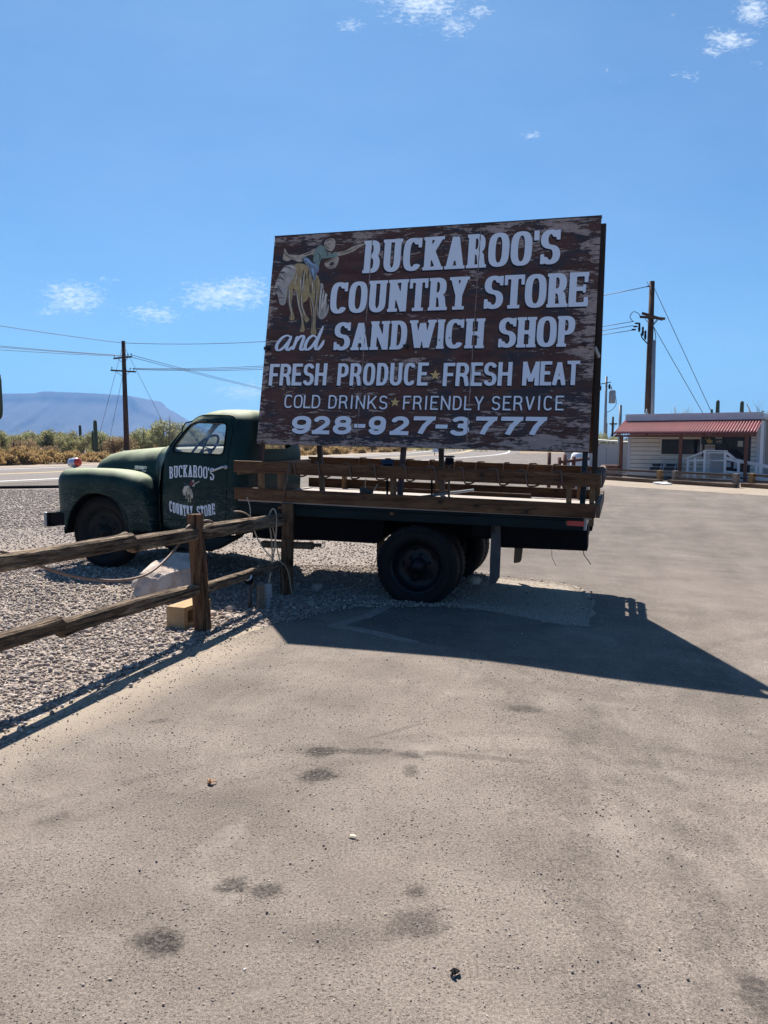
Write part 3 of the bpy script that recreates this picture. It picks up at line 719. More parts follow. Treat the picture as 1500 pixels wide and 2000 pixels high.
GRAVEL = [(-3.1, 1.2), (-2.45, 2.75), (-1.99, 3.85), (-1.80, 4.45), (-1.58, 5.16), (-1.22, 6.05), (-0.93, 6.60), (-0.66, 6.92), (-0.33, 7.14), (0.05, 7.27), (0.5, 7.26),
          (0.97, 7.09), (1.41, 6.83), (1.70, 6.64), (1.84, 6.66), (2.03, 7.25), (2.17, 7.75), (2.25, 8.35), (2.18, 8.68), (1.95, 8.86), (1.44, 8.98), (1.05, 9.15), (0.75, 9.8), (0.6, 11.0), (0.2, 13.0),
          (-1.5, 15.5), (-3.4, 17.2), (-5.0, 18.4), (-6.6, 21.5), (-7.8, 25.6), (-11.0, 25.4), (-12.7, 25.0), (-18.0, 23.8), (-26.0, 20.0), (-26.0, -2.0), (-8, -4.0)]


def sheet(name, poly, z, mat, res, noise_amp=0.0, hfun=None, box=None, nscale=3.0):
    P = np.array(poly); x0, y0 = P.min(0); x1, y1 = P.max(0)
    if box: x0, y0, x1, y1 = box
    xs = np.arange(x0 - res * 2, x1 + res * 2, res); ys = np.arange(y0 - res * 2, y1 + res * 2, res)
    X, Y = np.meshgrid(xs, ys); d = sd_poly(X, Y, poly)
    if noise_amp:
        nn_ = np.array([[mnoise.fractal(Vector((x * nscale, y * nscale, 3.0)), 1.0, 2.0, 4) if abs(d[i, j]) < noise_amp * 3 else 0.0 for j, x in enumerate(xs)] for i, y in enumerate(ys)])
        d = d + nn_ * noise_amp
    V, F = region(d, xs, ys); mb = MB()
    A_ = np.array(V); dd_ = -sd_poly(A_[:, 0], A_[:, 1], poly)
    V = [(a, b, 0.0012 + (z - 0.0012) * min(1, max(0, q / 0.16)) + (float(hfun(a, b)) if hfun else 0.0)) for (a, b), q in zip(V, dd_)]
    mb.add(V, F, 0, True); o = mb.build(name, mat, None, None, 0, True)
    return tag(o, kind='structure')


mb = MB(); N_ = 40; R_ = 5000
ring = [0, 30, 80, 200, 600, 1800, R_]
vs = []; fs = []
for i, r_ in enumerate(ring[1:]):
    for j in range(N_):
        a = 2 * math.pi * j / N_; vs.append((r_ * math.cos(a), r_ * math.sin(a), -0.014 if i > 0 else -0.30))
vs.append((0, 0, -0.30)); c0 = len(vs) - 1
for j in range(N_): fs.append((c0, j, (j + 1) % N_))
for i in range(len(ring) - 2):
    for j in range(N_): fs.append((i * N_ + j, (i + 1) * N_ + j, (i + 1) * N_ + (j + 1) % N_, i * N_ + (j + 1) % N_))
mb.add(vs, fs); tag(mb.build('ground', M['desert']), kind='structure')

LOTP = [(-30, -12), (40, -12), (40, 24), (26, 60), (24, 95), (6, 92), (-3.0, 66), (-11.2, 40), (-15.5, 26), (-30, 22)]
def lot_z(x, y):
    """the lot falls away gently to the right of the truck"""
    return -0.040 * np.clip((x - 0.3) * sstep(0.3, 1.6, x), 0, 5.5) * sstep(22.0, 9.0, y)
lx_ = np.concatenate([np.arange(-30, -2, 4.0), np.arange(-2, 8, .25), np.arange(8, 42, 2.0)]); ly_ = np.concatenate([np.arange(-12, 0, 2.0), np.arange(0, 26, .5), np.arange(26, 97, 3.0)])
Xg, Yg = np.meshgrid(lx_, ly_); V, F = region(sd_poly(Xg, Yg, LOTP), lx_, ly_); mb = MB()
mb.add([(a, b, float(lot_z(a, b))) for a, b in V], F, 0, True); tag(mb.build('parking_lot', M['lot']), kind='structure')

sheet('gravel_bed', GRAVEL, 0.006, M['gravel'], 0.11, 0.07, gravel_h)
STRIP = [(-2.75, 2.55), (-2.24, 3.85), (-2.03, 4.4), (-1.80, 5.16), (-1.45, 6.0), (-1.20, 6.35), (-0.99, 6.48), (-1.22, 6.02), (-1.60, 5.10), (-1.83, 4.40), (-2.03, 3.80), (-2.48, 2.70)]
sheet('dust_strip', STRIP, 0.009, M['dust'], 0.03, 0.05, gravel_h, None, 9.0)
# dark newer asphalt laid beside the gravel, with a paler rim of old binder
PATCH = [(-0.36, 6.47), (-0.12, 6.78), (0.05, 7.20), (0.5, 7.20), (0.97, 7.05), (1.41, 6.80), (1.78, 6.60), (1.95, 6.60), (1.95, 6.1), (1.6, 5.65), (1.2, 5.52), (0.84, 5.62), (0.50, 5.76), (0.21, 5.98), (-0.05, 6.25)]
sheet('asphalt_patch', PATCH, 0.003, M['patch'], 0.05, 0.035, lot_z)
sheet('patch_rim', [(-0.50, 6.43), (-0.2, 6.85), (-0.02, 7.24), (0.10, 7.20), (-0.10, 6.74), (-0.33, 6.47), (0.02, 6.20), (0.30, 5.92), (0.18, 5.88), (-0.10, 6.14)], 0.0045, M['seal'], 0.03, 0.03, lot_z)
SAND = [(7.6, 32.0), (7.5, 27.6), (9.4, 24.6), (11.3, 21.7), (14.5, 17.5), (17.5, 20.0), (14.2, 25.4), (11.4, 28.5), (9.9, 32.0)]
sheet('sand_strip', SAND, 0.004, M['sand'], 0.25, 0.25, None)

# highway: a gently bending ribbon with painted lines
RC = smooth_poly([(-60, -32), (-46, -8), (-31.5, 15), (-18.0, 36.2), (-8.5, 52), (1.5, 72), (9, 95), (15, 130), (24, 200), (40, 330)], 10, False)


def ribbon(off0, off1, z, n0=0, n1=None):
    L0 = []; L1 = []
    pts = [Vector((p[0], p[1], 0)) for p in RC][n0:n1]
    for i, p in enumerate(pts):
        t = (pts[min(i + 1, len(pts) - 1)] - pts[max(i - 1, 0)]).normalized(); nrm = Vector((-t.y, t.x, 0))
        L0.append(p + nrm * off0 + Vector((0, 0, z))); L1.append(p + nrm * off1 + Vector((0, 0, z)))
    return [L0, L1]
mb = MB(); mb.grid(ribbon(-7.6, 7.4, 0.008), smooth=False); tag(mb.build('road', M['road']), kind='structure')
mb = MB(); mb.grid(ribbon(-6.2, -5.95, 0.012), smooth=False); mb.grid(ribbon(5.5, 5.75, 0.012), smooth=False)
tag(mb.build('road_edge_lines', M['line_w']), kind='structure')
mb = MB(); mb.grid(ribbon(-0.32, -0.12, 0.012), smooth=False); mb.grid(ribbon(0.12, 0.32, 0.012), smooth=False)
tag(mb.build('road_centre_lines', M['line_y']), kind='structure')
mb = MB(); mb.grid(ribbon(7.4, 11.0, 0.004), smooth=False); tag(mb.build('road_shoulder', M['sand']), kind='structure')


# far mesa and low hills
def mesa():
    px = [(-620, 760), (-420, 766), (-200, 770), (0, 769), (88, 768), (97, 764), (180, 767), (262, 772.5), (270, 777), (277, 787), (292, 795), (310, 806), (335, 821), (365, 834), (410, 841), (520, 842), (640, 846)]
    D0 = 4000.0; rows = []
    prof = [((u - 750) / 1480 * D0, 1.6 + (857 - v) / 1480 * D0) for u, v in px]
    xs = np.linspace(-3600, -150, 190)
    tops = np.interp(xs, [p[0] for p in prof], [p[1] for p in prof])
    K = 34; P = []
    for x, tp in zip(xs, tops):
        row = []
        for k in range(K):
            f = k / (K - 1)                     # 0 foot, 1 rim
            y = D0 - 900 * (1 - f)
            cliff = 0.80
            if f < 0.9: h = tp * cliff * (f / 0.9) ** 1.7
            else: h = tp * (cliff + (1 - cliff) * min(1, (f - 0.9) / 0.035))
            gul = mnoise.fractal(Vector((x * 0.006, f * 1.2, 1)), 1.0, 2.0, 5)
            rdg = abs(mnoise.noise(Vector((x * 0.011 + f * 0.8, 4.0, f * 0.7))))
            h += (gul * 0.10 + rdg * 0.16 - 0.05) * tp * math.sin(math.pi * min(f, 0.93) / 0.93) * 0.9
            row.append((x + gul * 30, y - rdg * 120 * math.sin(math.pi * f), max(h, -0.5)))
        for dd, hh in ((500, 1.0), (800, 0.2)): row.append((x, D0 + dd, tp * hh if hh == 1.0 else -0.5))
        P.append(row)
    mb = MB(); mb.grid(P, smooth=True)
    return tag(mb.build('mesa', M['mesa']), kind='structure')
mesa()
mb = MB(); P = []
for i in range(60):
    x = 900 + i * 38; row = []
    top = 42 * math.sin(math.pi * i / 59) ** 0.6 * (0.7 + 0.5 * mnoise.noise(Vector((i * 0.13, 2, 0))))
    for (dy_, k) in ((0, 0), (150, .35), (320, .75), (450, 1), (700, 0)): row.append((x, 3000 + dy_, max(top * k, -0.4) - (0.5 if k == 0 else 0)))
    P.append(row)
mb.grid(P); tag(mb.build('hills', M['mesa']), kind='structure')

# ------------------------------------------------------------------ the old flatbed truck (frame: x to the tail, y away from camera)
truck = thing('flatbed_truck', 'old faded dark green flatbed truck with wooden bed rails parked on gravel', 'truck', TO, -TR_ANG)
YC = 1.0                                               # centre line
TILT = R(2.5)


def tilt(p):
    x, y, z = p; dx_, dz_ = x + 2.5, z - 1.2
    return (-2.5 + dx_ * math.cos(TILT) + dz_ * math.sin(TILT), y, 1.2 - dx_ * math.sin(TILT) + dz_ * math.cos(TILT))


def cab_mesh():
    # z, half width, front x, rear x, corner radius
    S = [(.60, .80, -3.00, -2.00, .10), (.66, .825, -3.02, -1.99, .12), (.95, .84, -3.03, -1.985, .14), (1.25, .84, -3.03, -1.98, .15), (1.42, .83, -3.02, -1.98, .16), (1.50, .815, -2.99, -1.98, .17),
         (1.56, .795, -2.965, -1.985, .18), (1.66, .765, -2.885, -1.99, .20), (1.76, .735, -2.80, -2.00, .21), (1.83, .71, -2.73, -2.015, .22), (1.875, .675, -2.67, -2.035, .22), (1.91, .62, -2.60, -2.07, .22), (1.935, .54, -2.53, -2.11, .21),
         (1.950, .42, -2.46, -2.16, .18), (1.958, .26, -2.40, -2.20, .12)]
    rows = []
    for (z, hw, xf, xr, r_) in S:
        row = []
        cx = (xf + xr) / 2; hx = (xr - xf) / 2; r_ = min(r_, hw * .9, hx * .9)
        for (sx, sy, a0) in ((1, 1, 0), (-1, 1, 90), (-1, -1, 180), (1, -1, 270)):
            ccx, ccy = cx + sx * (hx - r_), YC + sy * (hw - r_)
            for k in range(9):
                a = R(a0 + 90 * k / 8); row.append((ccx + r_ * math.cos(a), ccy + r_ * math.sin(a), z))
            # straight run to the next corner, a slight belly on the long sides
            nxt = {(1, 1): (-1, 1), (-1, 1): (-1, -1), (-1, -1): (1, -1), (1, -1): (1, 1)}[(sx, sy)]
            ex_, ey_ = row[-1][0], row[-1][1]
            nx_, ny_ = cx + nxt[0] * (hx - r_), YC + nxt[1] * (hw - r_)
            if sx != nxt[0]: tx, ty = nx_, ey_
            else: tx, ty = ex_, ny_
            for k in range(1, 8):
                f = k / 8; bl = 0.012 * math.sin(math.pi * f)
                px_, py_ = ex_ + (tx - ex_) * f, ey_ + (ty - ey_) * f
                if sx != nxt[0]: py_ += bl * sy
                else: px_ += bl * 1.5 * sx
                row.append((px_, py_, z))
        rows.append([tilt(p) for p in row])
    n = len(rows[0]); mb = MB(); vs = [p for r_ in rows for p in r_]; fs = []
    for i in range(len(rows) - 1):
        for j in range(n): fs.append((i * n + j, i * n + (j + 1) % n, (i + 1) * n + (j + 1) % n, (i + 1) * n + j))
    fs.append(tuple((len(rows) - 1) * n + j for j in range(n))); fs.append(tuple(reversed(range(n))))
    mb.add(vs, fs, 0, True); return mb

cab = cab_mesh().build('cab', M['paint'], truck)
md = cab.modifiers.new('s', 'SOLIDIFY'); md.thickness = 0.035; md.offset = -1; md.use_even_offset = False
apply_mods(cab)


def rounded(poly, r_, k=4):
    """round the corners of a polygon"""
    out = []; n = len(poly)
    for i in range(n):
        p0, p1, p2 = (Vector(poly[(i + q) % n]) for q in (-1, 0, 1))
        a = (p0 - p1); b = (p2 - p1); d = min(r_, a.length * .45, b.length * .45)
        s_, e = p1 + a.normalized() * d, p1 + b.normalized() * d
        for q in range(k + 1):
            t = q / k; out.append(tuple((1 - t) ** 2 * s_ + 2 * t * (1 - t) * p1 + t * t * e))
    return out


def scale_poly(poly, d):
    """offset a polygon outwards by d (rough, about edges)"""
    n = len(poly); out = []; area = sum(poly[i][0] * poly[(i + 1) % n][1] - poly[(i + 1) % n][0] * poly[i][1] for i in range(n)); sg = 1 if area > 0 else -1
    for i in range(n):
        p0, p1, p2 = (Vector(poly[(i + q) % n]) for q in (-1, 0, 1))
        e1 = (p1 - p0).normalized(); e2 = (p2 - p1).normalized()
        n1 = Vector((e1.y, -e1.x)) * sg; n2 = Vector((e2.y, -e2.x)) * sg; m_ = (n1 + n2).normalized()
        out.append(tuple(p1 + m_ * d / max(0.4, m_.dot(n1))))
    return out

WIN = rounded([(-2.575, 1.797), (-2.218, 1.785), (-2.213, 1.448), (-2.832, 1.480), (-2.815, 1.545), (-2.69, 1.755)], 0.055)
DOOR = rounded([(-2.865, 1.516), (-2.945, 1.37), (-2.992, 1.19), (-3.003, 1.01), (-2.992, 0.728), (-2.53, 0.716), (-2.197, 0.735), (-2.180, 0.94), (-2.158, 1.365), (-2.135, 1.73), (-2.19, 1.838), (-2.52, 1.853), (-2.64, 1.835), (-2.71, 1.755)], 0.05)
boolean(cab, MB().prism(WIN, -0.5, 2.5, 'xz'))
for (a, b) in ((.33, .97), (1.03, 1.67)):
    q = rounded([(a, 1.555), (b, 1.555), (b, 1.795), (a, 1.795)], .05)
    boolean(cab, MB().prism([(y, z) for y, z in q], -3.4, -2.45, 'yz'))
boolean(cab, MB().prism(rounded([(.62, 1.50), (1.38, 1.50), (1.38, 1.74), (.62, 1.74)], .06), -2.2, -1.7, 'yz'))
door = link('door', cab.data.copy(), [], truck)
boolean(door, MB().prism(DOOR, -0.5, 0.9, 'xz'), 'INTERSECT')
boolean(cab, MB().prism(scale_poly(DOOR, 0.007), -0.5, 0.9, 'xz'))
for o_ in (cab, door):
    o_.data.materials.clear(); o_.data.materials.append(M['paint'])
    bm_ = bmesh.new(); bm_.from_mesh(o_.data); bmesh.ops.remove_doubles(bm_, verts=bm_.verts, dist=0.0004)
    bmesh.ops.recalc_face_normals(bm_, faces=bm_.faces)
    for e in bm_.edges: e.smooth = len(e.link_faces) == 2 and e.calc_face_angle(0) < R(35)
    for f_ in bm_.faces: f_.smooth = True
    bm_.to_mesh(o_.data); bm_.free()
bmd = bmesh.new(); bmd.from_mesh(door.data); DBVH = BVHTree.FromBMesh(bmd)
bmc = bmesh.new(); bmc.from_mesh(cab.data); CBVH = BVHTree.FromBMesh(bmc)


def side_y(x, z, bv=None, default=0.165):
    h = (bv or DBVH).ray_cast(Vector((x, -1, z)), Vector((0, 1, 0)), 1.6)
    return h[0].y if h[0] is not None and h[0].y < .6 else default

# window rubber, glass, rain gutter
mb = MB(); wp = [(x, side_y(x, z, DBVH, .2) - .0, z) for x, z in scale_poly(WIN, 0.008)]
mb.tube(wp + [wp[0], wp[1]], 0.009, 6, False); mb.build('window_rubber', M['black'], door)
mb = MB(); mb.add([(x, side_y(x, z, DBVH, .2) + .018, z) for x, z in scale_poly(WIN, 0.008)], [tuple(range(len(WIN)))]); mb.build('door_glass', M['glass'], door, fixn=False)
mb = MB(); mb.add([(x, 1.80, z) for x, z in scale_poly(WIN, 0.004)], [tuple(range(len(WIN)))]); mb.build('far_door_glass', M['glass'], truck, fixn=False)
for (a, b) in ((.33, .97), (1.03, 1.67)):
    mb = MB(); mb.add([tilt((-2.955, a - .01, 1.54)), tilt((-2.955, b + .01, 1.54)), tilt((-2.745, b + .01, 1.80)), tilt((-2.745, a - .01, 1.80))], [(0, 1, 2, 3)])
    mb.build('windshield_pane', M['glass'], truck, fixn=False)
gut = [(x, side_y(x, z, CBVH, .28) - .006, z) for x, z in smooth_poly([(-2.90, 1.53), (-2.79, 1.70), (-2.70, 1.815), (-2.62, 1.862), (-2.50, 1.878), (-2.32, 1.874), (-2.17, 1.862), (-2.105, 1.80), (-2.098, 1.70)], 4, False)]
mb = MB(); mb.tube(gut, 0.008, 6); mb.build('rain_gutter', M['paint'], truck)
# door handle
mb = MB(); hy = side_y(-2.2, 1.31)
mb.tube([(-2.175, hy - .002, 1.312), (-2.185, hy - .035, 1.315), (-2.20, hy - .042, 1.312), (-2.27, hy - .045, 1.287), (-2.345, hy - .040, 1.258)], [.012, .012, .013, .012, .008], 8)
mb.lathe([(0, -.003), (.022, -.002), (.022, .008), (.0, .01)], 12, (-2.175, hy - .006, 1.312), 'y'); mb.build('door_handle', M['silver'], door)
# lettering on the door
mpd = lambda x, z: (x, side_y(x, z) - .0025, z)
XA, XB = -2.872, -2.312
mb = MB()
text_mesh(mb, "BUCKAROO'S", XA, XB, 1.176, .130, .042, .72, mpd, .007, .16, 36, lambda x: .030 * (1 - ((x - (XA + XB) / 2) / .28) ** 2) - .010 * (x - XA) / .56)
mb.build('door_lettering', M['letter'], door, fixn=False); mb = MB()
text_mesh(mb, "COUNTRY", XA - .012, -2.585, .818, .120, .042, .72, mpd, .006, .16, 36, lambda x: -.048 * (1 - ((x - (XA + XB) / 2) / .29) ** 2) - .012 * (x - XA) / .56)
mb.build('door_lettering', M['letter'], door, fixn=False); mb = MB()
text_mesh(mb, "STORE", -2.535, XB, .818, .120, .042, .72, mpd, .006, .16, 36, lambda x: -.048 * (1 - ((x - (XA + XB) / 2) / .29) ** 2) - .012 * (x - XA) / .56)
mb.build('door_lettering', M['letter'], door, fixn=False)

# --- the painted bucking horse: outlines drawn in a 0..1000 square
HORSE = {
 'tail': [(790, 850), (830, 860), (835, 960), (860, 1030), (872, 1100), (905, 1160), (900, 1230), (868, 1310), (810, 1360), (760, 1340), (738, 1280), (745, 1190), (775, 1080), (785, 960)],
 'body': [(400, 592), (470, 562), (560, 575), (630, 620), (660, 690), (740, 720), (778, 800), (782, 960), (760, 1080), (738, 1200), (722, 1350), (716, 1480), (722, 1570), (648, 1578), (656, 1480), (662, 1340), (640, 1180), (628, 1040), (590, 1095), (542, 1140), (536, 1230), (590, 1315), (626, 1368), (604, 1400), (572, 1412), (538, 1335), (546, 1420), (556, 1510), (540, 1552), (488, 1542), (500, 1495), (512, 1420), (492, 1310), (466, 1200), (440, 1080), (428, 960), (392, 930), (386, 1040), (370, 1130), (386, 1240), (412, 1350), (400, 1382), (344, 1390), (340, 1350), (350, 1290), (326, 1180), (310, 1060), (314, 960), (330, 880), (330, 760), (360, 660)],
 'mane': [(405, 588), (330, 588), (260, 622), (208, 690), (176, 760), (146, 830), (122, 910), (98, 990), (106, 1040), (150, 1010), (172, 1060), (186, 1120), (202, 1165), (250, 1178), (286, 1132), (300, 1050), (312, 960), (334, 880), (384, 800), (424, 700), (432, 640)],
 'saddle': [(540, 482), (590, 470), (640, 520), (682, 560), (740, 568), (772, 610), (762, 680), (736, 704), (720, 790), (690, 805), (658, 785), (640, 690), (628, 622), (580, 572)],
 'boot': [(664, 800), (702, 800), (698, 900), (690, 958), (664, 944)],
 'shirt': [(720, 362), (800, 290), (860, 330), (930, 420), (1000, 388), (1040, 398), (1032, 450), (960, 468), (880, 480), (806, 492), (782, 560), (760, 602), (700, 542), (690, 508)],
 'head': [(848, 270), (880, 220), (940, 195), (992, 200), (1012, 262), (992, 340), (940, 382), (872, 332)],
 'arm': [(1040, 396), (1150, 370), (1250, 312), (1400, 268), (1422, 280), (1332, 330), (1292, 362), (1180, 412), (1052, 446)],
 'rein': [(270, 340), (300, 392), (332, 430), (420, 440), (480, 440), (560, 418), (640, 386), (722, 364), (712, 410), (640, 432), (560, 470), (520, 500), (540, 522), (480, 540), (380, 502), (320, 530), (245, 502), (258, 420)],
 'hat': [(850, 562), (900, 520), (970, 480), (1042, 455), (1056, 500), (1022, 592), (962, 628), (890, 622)],
 'hathole': [(918, 572), (968, 530), (992, 558), (952, 592)],
}


def horse_parts(parent, mp, cols, depth, strokes=True):
    """each painted colour is one flat mesh a hair in front of the last; the whole picture is one part with sub-parts"""
    order = ['rein', 'tail', 'body', 'mane', 'saddle', 'boot', 'shirt', 'head', 'arm', 'hat', 'hathole']
    groups = {}
    mats = []; mb = MB()
    for k, nm in enumerate(order):
        c = cols[nm]
        if c not in mats: mats.append(c)
        pl = smooth_poly(HORSE[nm], 4); d = depth + 0.00025 * k
        mb.add([mp(x, y, d) for x, y in pl], [tuple(range(len(pl)))], mats.index(c))
    if strokes:
        def stroke(pts, w, c, d):
            if c not in mats: mats.append(c)
            P = smooth_poly(pts, 5, False); n = len(P); vs = []; fs = []
            for i, p in enumerate(P):
                a, b = P[max(i - 1, 0)], P[min(i + 1, n - 1)]; t = Vector((b[0] - a[0], b[1] - a[1]))
                t = t.normalized() if t.length > 0 else Vector((1, 0)); f = i / (n - 1); ww = w * (0.25 + math.sin(math.pi * min(1, f * 1.1 + .08)) ** .7)
                vs += [mp(p[0] - t.y * ww, p[1] + t.x * ww, d), mp(p[0] + t.y * ww, p[1] - t.x * ww, d)]
            for i in range(n - 1): fs.append((2 * i, 2 * i + 1, 2 * i + 3, 2 * i + 2))
            mb.add(vs, fs, mats.index(c))
        L, D_, T_ = cols['light'], cols['dark'], cols['tan']; d = depth + 0.0035; rr = random.Random(3)
        mane = [(395, 600), (340, 600), (280, 630), (230, 690), (200, 750), (170, 830), (150, 900), (125, 970)]
        for q in range(34):
            f = rr.random() * (len(mane) - 1.01); i = int(f); a = f - i; x = mane[i][0] * (1 - a) + mane[i + 1][0] * a; y = mane[i][1] * (1 - a) + mane[i + 1][1] * a
            ln = rr.uniform(50, 120); an = R(rr.uniform(15, 60)); sx, sy = x - 14, y + rr.uniform(-8, 8)
            stroke([(sx - 12, sy + 14), (sx + ln * .4 * math.cos(an), sy + ln * .25 * math.sin(an)), (sx + ln * math.cos(an), sy + ln * math.sin(an))], rr.uniform(3, 7), rr.choice([L, L, D_]), d + .00001 * q)
        for q in range(11):
            x = 756 + q * 11; stroke([(x + 34, 880 + q * 14), (x + 20, 1040), (x + rr.uniform(-15, 25), 1180), (x - 10 + rr.uniform(0, 20), 1320 - q * 6)], rr.uniform(3, 7), rr.choice([L, D_, L]), d + .0004 + .00001 * q)
        for q in range(22):
            x = rr.uniform(430, 740); y = rr.uniform(640, 900); ln = rr.uniform(70, 220)
            stroke([(x, y), (x + rr.uniform(-14, 14), y + ln * .5), (x + rr.uniform(-22, 22), min(y + ln, 1040))], rr.uniform(2.5, 6), rr.choice([L, D_, T_]), d + .0008 + .00001 * q)
        for leg in ([(450, 980), (476, 1180), (520, 1340), (528, 1500)], [(520, 1020), (520, 1180), (560, 1300), (600, 1390)], [(660, 1060), (690, 1240), (692, 1400), (690, 1560)], [(340, 940), (340, 1120), (370, 1280), (372, 1380)], [(740, 900), (735, 1060), (715, 1200), (706, 1340)], [(560, 700), (540, 860), (536, 1000)]):
            for s_ in (-14, 0, 13): stroke([(x + s_, y) for x, y in leg], rr.uniform(3, 6), {-14: D_, 0: L, 13: T_}[s_], d + .0012 + .00001 * s_)
        for pts in ([(140, 900), (190, 930), (230, 1010), (280, 1040)], [(180, 1080), (230, 1070), (290, 1090)], [(110, 1000), (150, 960), (200, 900)], [(250, 380), (330, 470), (470, 500)], [(560, 440), (640, 410), (720, 380)], [(860, 270), (900, 330), (960, 340)], [(880, 240), (930, 215), (985, 225)], [(905, 280), (930, 270)], [(760, 400), (790, 460), (770, 540)], [(860, 360), (900, 420), (880, 470)], [(1080, 410), (1200, 375), (1330, 310)], [(870, 560), (940, 510), (1030, 480)], [(880, 610), (960, 610), (1020, 560)]):
            stroke(pts, 4.5, D_, d + .0016)
        for pts in ([(560, 500), (610, 505), (660, 560), (720, 590), (750, 640)], [(675, 630), (690, 700), (688, 770)]): stroke(pts, 13, cols['hi'], d + .0018)
    return mb.build('bucking_horse_picture', mats, parent, fixn=False)

hc = {k: simple('picture_' + k, v, 0.7, 0, 0.22, 20) for k, v in dict(tan=(.36, .28, .16), yellow=(.42, .32, .16), pale=(.50, .43, .34), grey=(.44, .41, .38), light=(.66, .63, .56), dark=(.055, .045, .042), blue=(.20, .25, .34), hi=(.30, .46, .64), teal=(.22, .31, .28), shirt=(.20, .03, .04), cream=(.60, .56, .44), navy=(.04, .05, .10)).items()}
DC = {'tail': hc['cream'], 'body': hc['cream'], 'mane': hc['light'], 'saddle': hc['navy'], 'boot': hc['navy'], 'shirt': hc['shirt'], 'head': hc['pale'], 'arm': hc['cream'], 'rein': hc['navy'], 'hat': hc['light'], 'hathole': hc['navy'], 'light': hc['light'], 'dark': hc['navy'], 'tan': hc['tan'], 'hi': hc['navy']}


def mph(x, y, d):
    X = -2.708 + (x - 100) / 1320 * .222; Z = 1.172 - (y - 195) / 1385 * .246
    return (X, side_y(X, Z) - .0025 - d, Z)
horse_parts(door, mph, DC, 0.0002, True)

# --- hood
mb = MB(); P = []
HS = [(-4.285, 1.10, .22, 1.20), (-4.28, 1.26, .30, 1.12), (-4.255, 1.335, .345, 1.08), (-4.21, 1.392, .375, 1.07), (-4.12, 1.440, .405, 1.07), (-3.97, 1.474, .435, 1.07), (-3.71, 1.498, .475, 1.07), (-3.45, 1.519, .515, 1.08), (-3.215, 1.532, .55, 1.08)]
HS2 = [(-3.205, 1.532, .555, 1.08), (-3.12, 1.536, .585, 1.07), (-3.00, 1.538, .64, 1.07), (-2.93, 1.535, .68, 1.07)]


def arch_row(x, zt, hw, zb, n=22, p=3.0):
    row = []
    for k in range(n + 1):
        a = math.pi * k / n; c, s_ = math.cos(a), math.sin(a)
        row.append((x, YC - hw * math.copysign(abs(c) ** (2 / p), c), zb + (zt - zb) * abs(s_) ** (2 / 2.4)))
    return row
for (x, zt, hw, zb) in HS: P.append(arch_row(x, zt, hw, zb))
mb.grid(P); mb.f.append(tuple(range(23))); mb.m.append(0); mb.sm.append(False)
hood = mb.build('hood', M['paint'], truck)
mb = MB(); P = [arch_row(x, zt, hw, zb) for (x, zt, hw, zb) in HS2]
# the cowl side swings down to the running board between fender and door
mb.grid(P); mb.build('cowl', M['paint'], truck)
mb = MB(); mb.b(-3.30, -3.04, .45, 1.55, .55, 1.10); mb.build('firewall', M['black'], truck)
for sg in (-1, 1):
    P = []
    for z, pl in ((.56, ((-3.20, .42), (-3.15, .36), (-3.07, .24), (-3.012, .178))), (1.05, ((-3.24, .45), (-3.17, .39), (-3.08, .26), (-3.018, .172))), (1.30, ((-3.25, .46), (-3.17, .40), (-3.07, .27), (-2.985, .180))), (1.42, ((-3.24, .49), (-3.15, .42), (-3.03, .30), (-2.945, .205))), (1.50, ((-3.22, .56), (-3.12, .48), (-2.98, .36), (-2.905, .25))), (1.535, ((-3.20, .66), (-3.10, .58), (-2.95, .46), (-2.89, .36)))):
        P.append([(x, YC + sg * (YC - y), z) for x, y in smooth_poly(pl, 4, False)])
    mb = MB(); mb.grid(P); mb.build('cowl_side', M['paint'], truck)
mb = MB(); mb.add([(-3.145, .352, 1.12), (-3.085, .262, 1.12), (-3.078, .262, 1.31), (-3.138, .352, 1.31)], [(0, 1, 2, 3)]); mb.build('cowl_vent', M['darkgreen'], truck, fixn=False)
# grille and nose under the hood
mb = MB(); mb.b(-4.27, -4.20, .60, 1.40, .72, 1.22); mb.build('radiator', M['black'], truck)
mb = MB()
for k in range(5): mb.tube([(-4.20, .42, .80 + k * .09), (-4.31, .60, .80 + k * .09), (-4.34, 1.0, .80 + k * .09), (-4.31, 1.4, .80 + k * .09), (-4.20, 1.58, .80 + k * .09)], .025, 8)
mb.build('grille', M['paint'], truck)
# chrome name on the hood side
mb = MB()


def hood_y(x, z): return YC - .475 + .02 * (x + 3.5) - .0
mpe = lambda x, z: (x, 0.505 - (x + 3.48) * .15, z)
text_mesh(mb, "CHEVROLET", -3.568, -3.388, 1.276, .030, .10, .6, mpe, 0, .12, 16, lambda x: -.04 * (x + 3.568)); mb.b(-3.57, -3.386, .507, .512, 1.262, 1.270)
text_mesh(mb, "4400", -3.466, -3.400, 1.226, .026, .10, .6, mpe, 0, .12, 16)
mb.build('hood_emblem', M['silver'], truck, fixn=False)


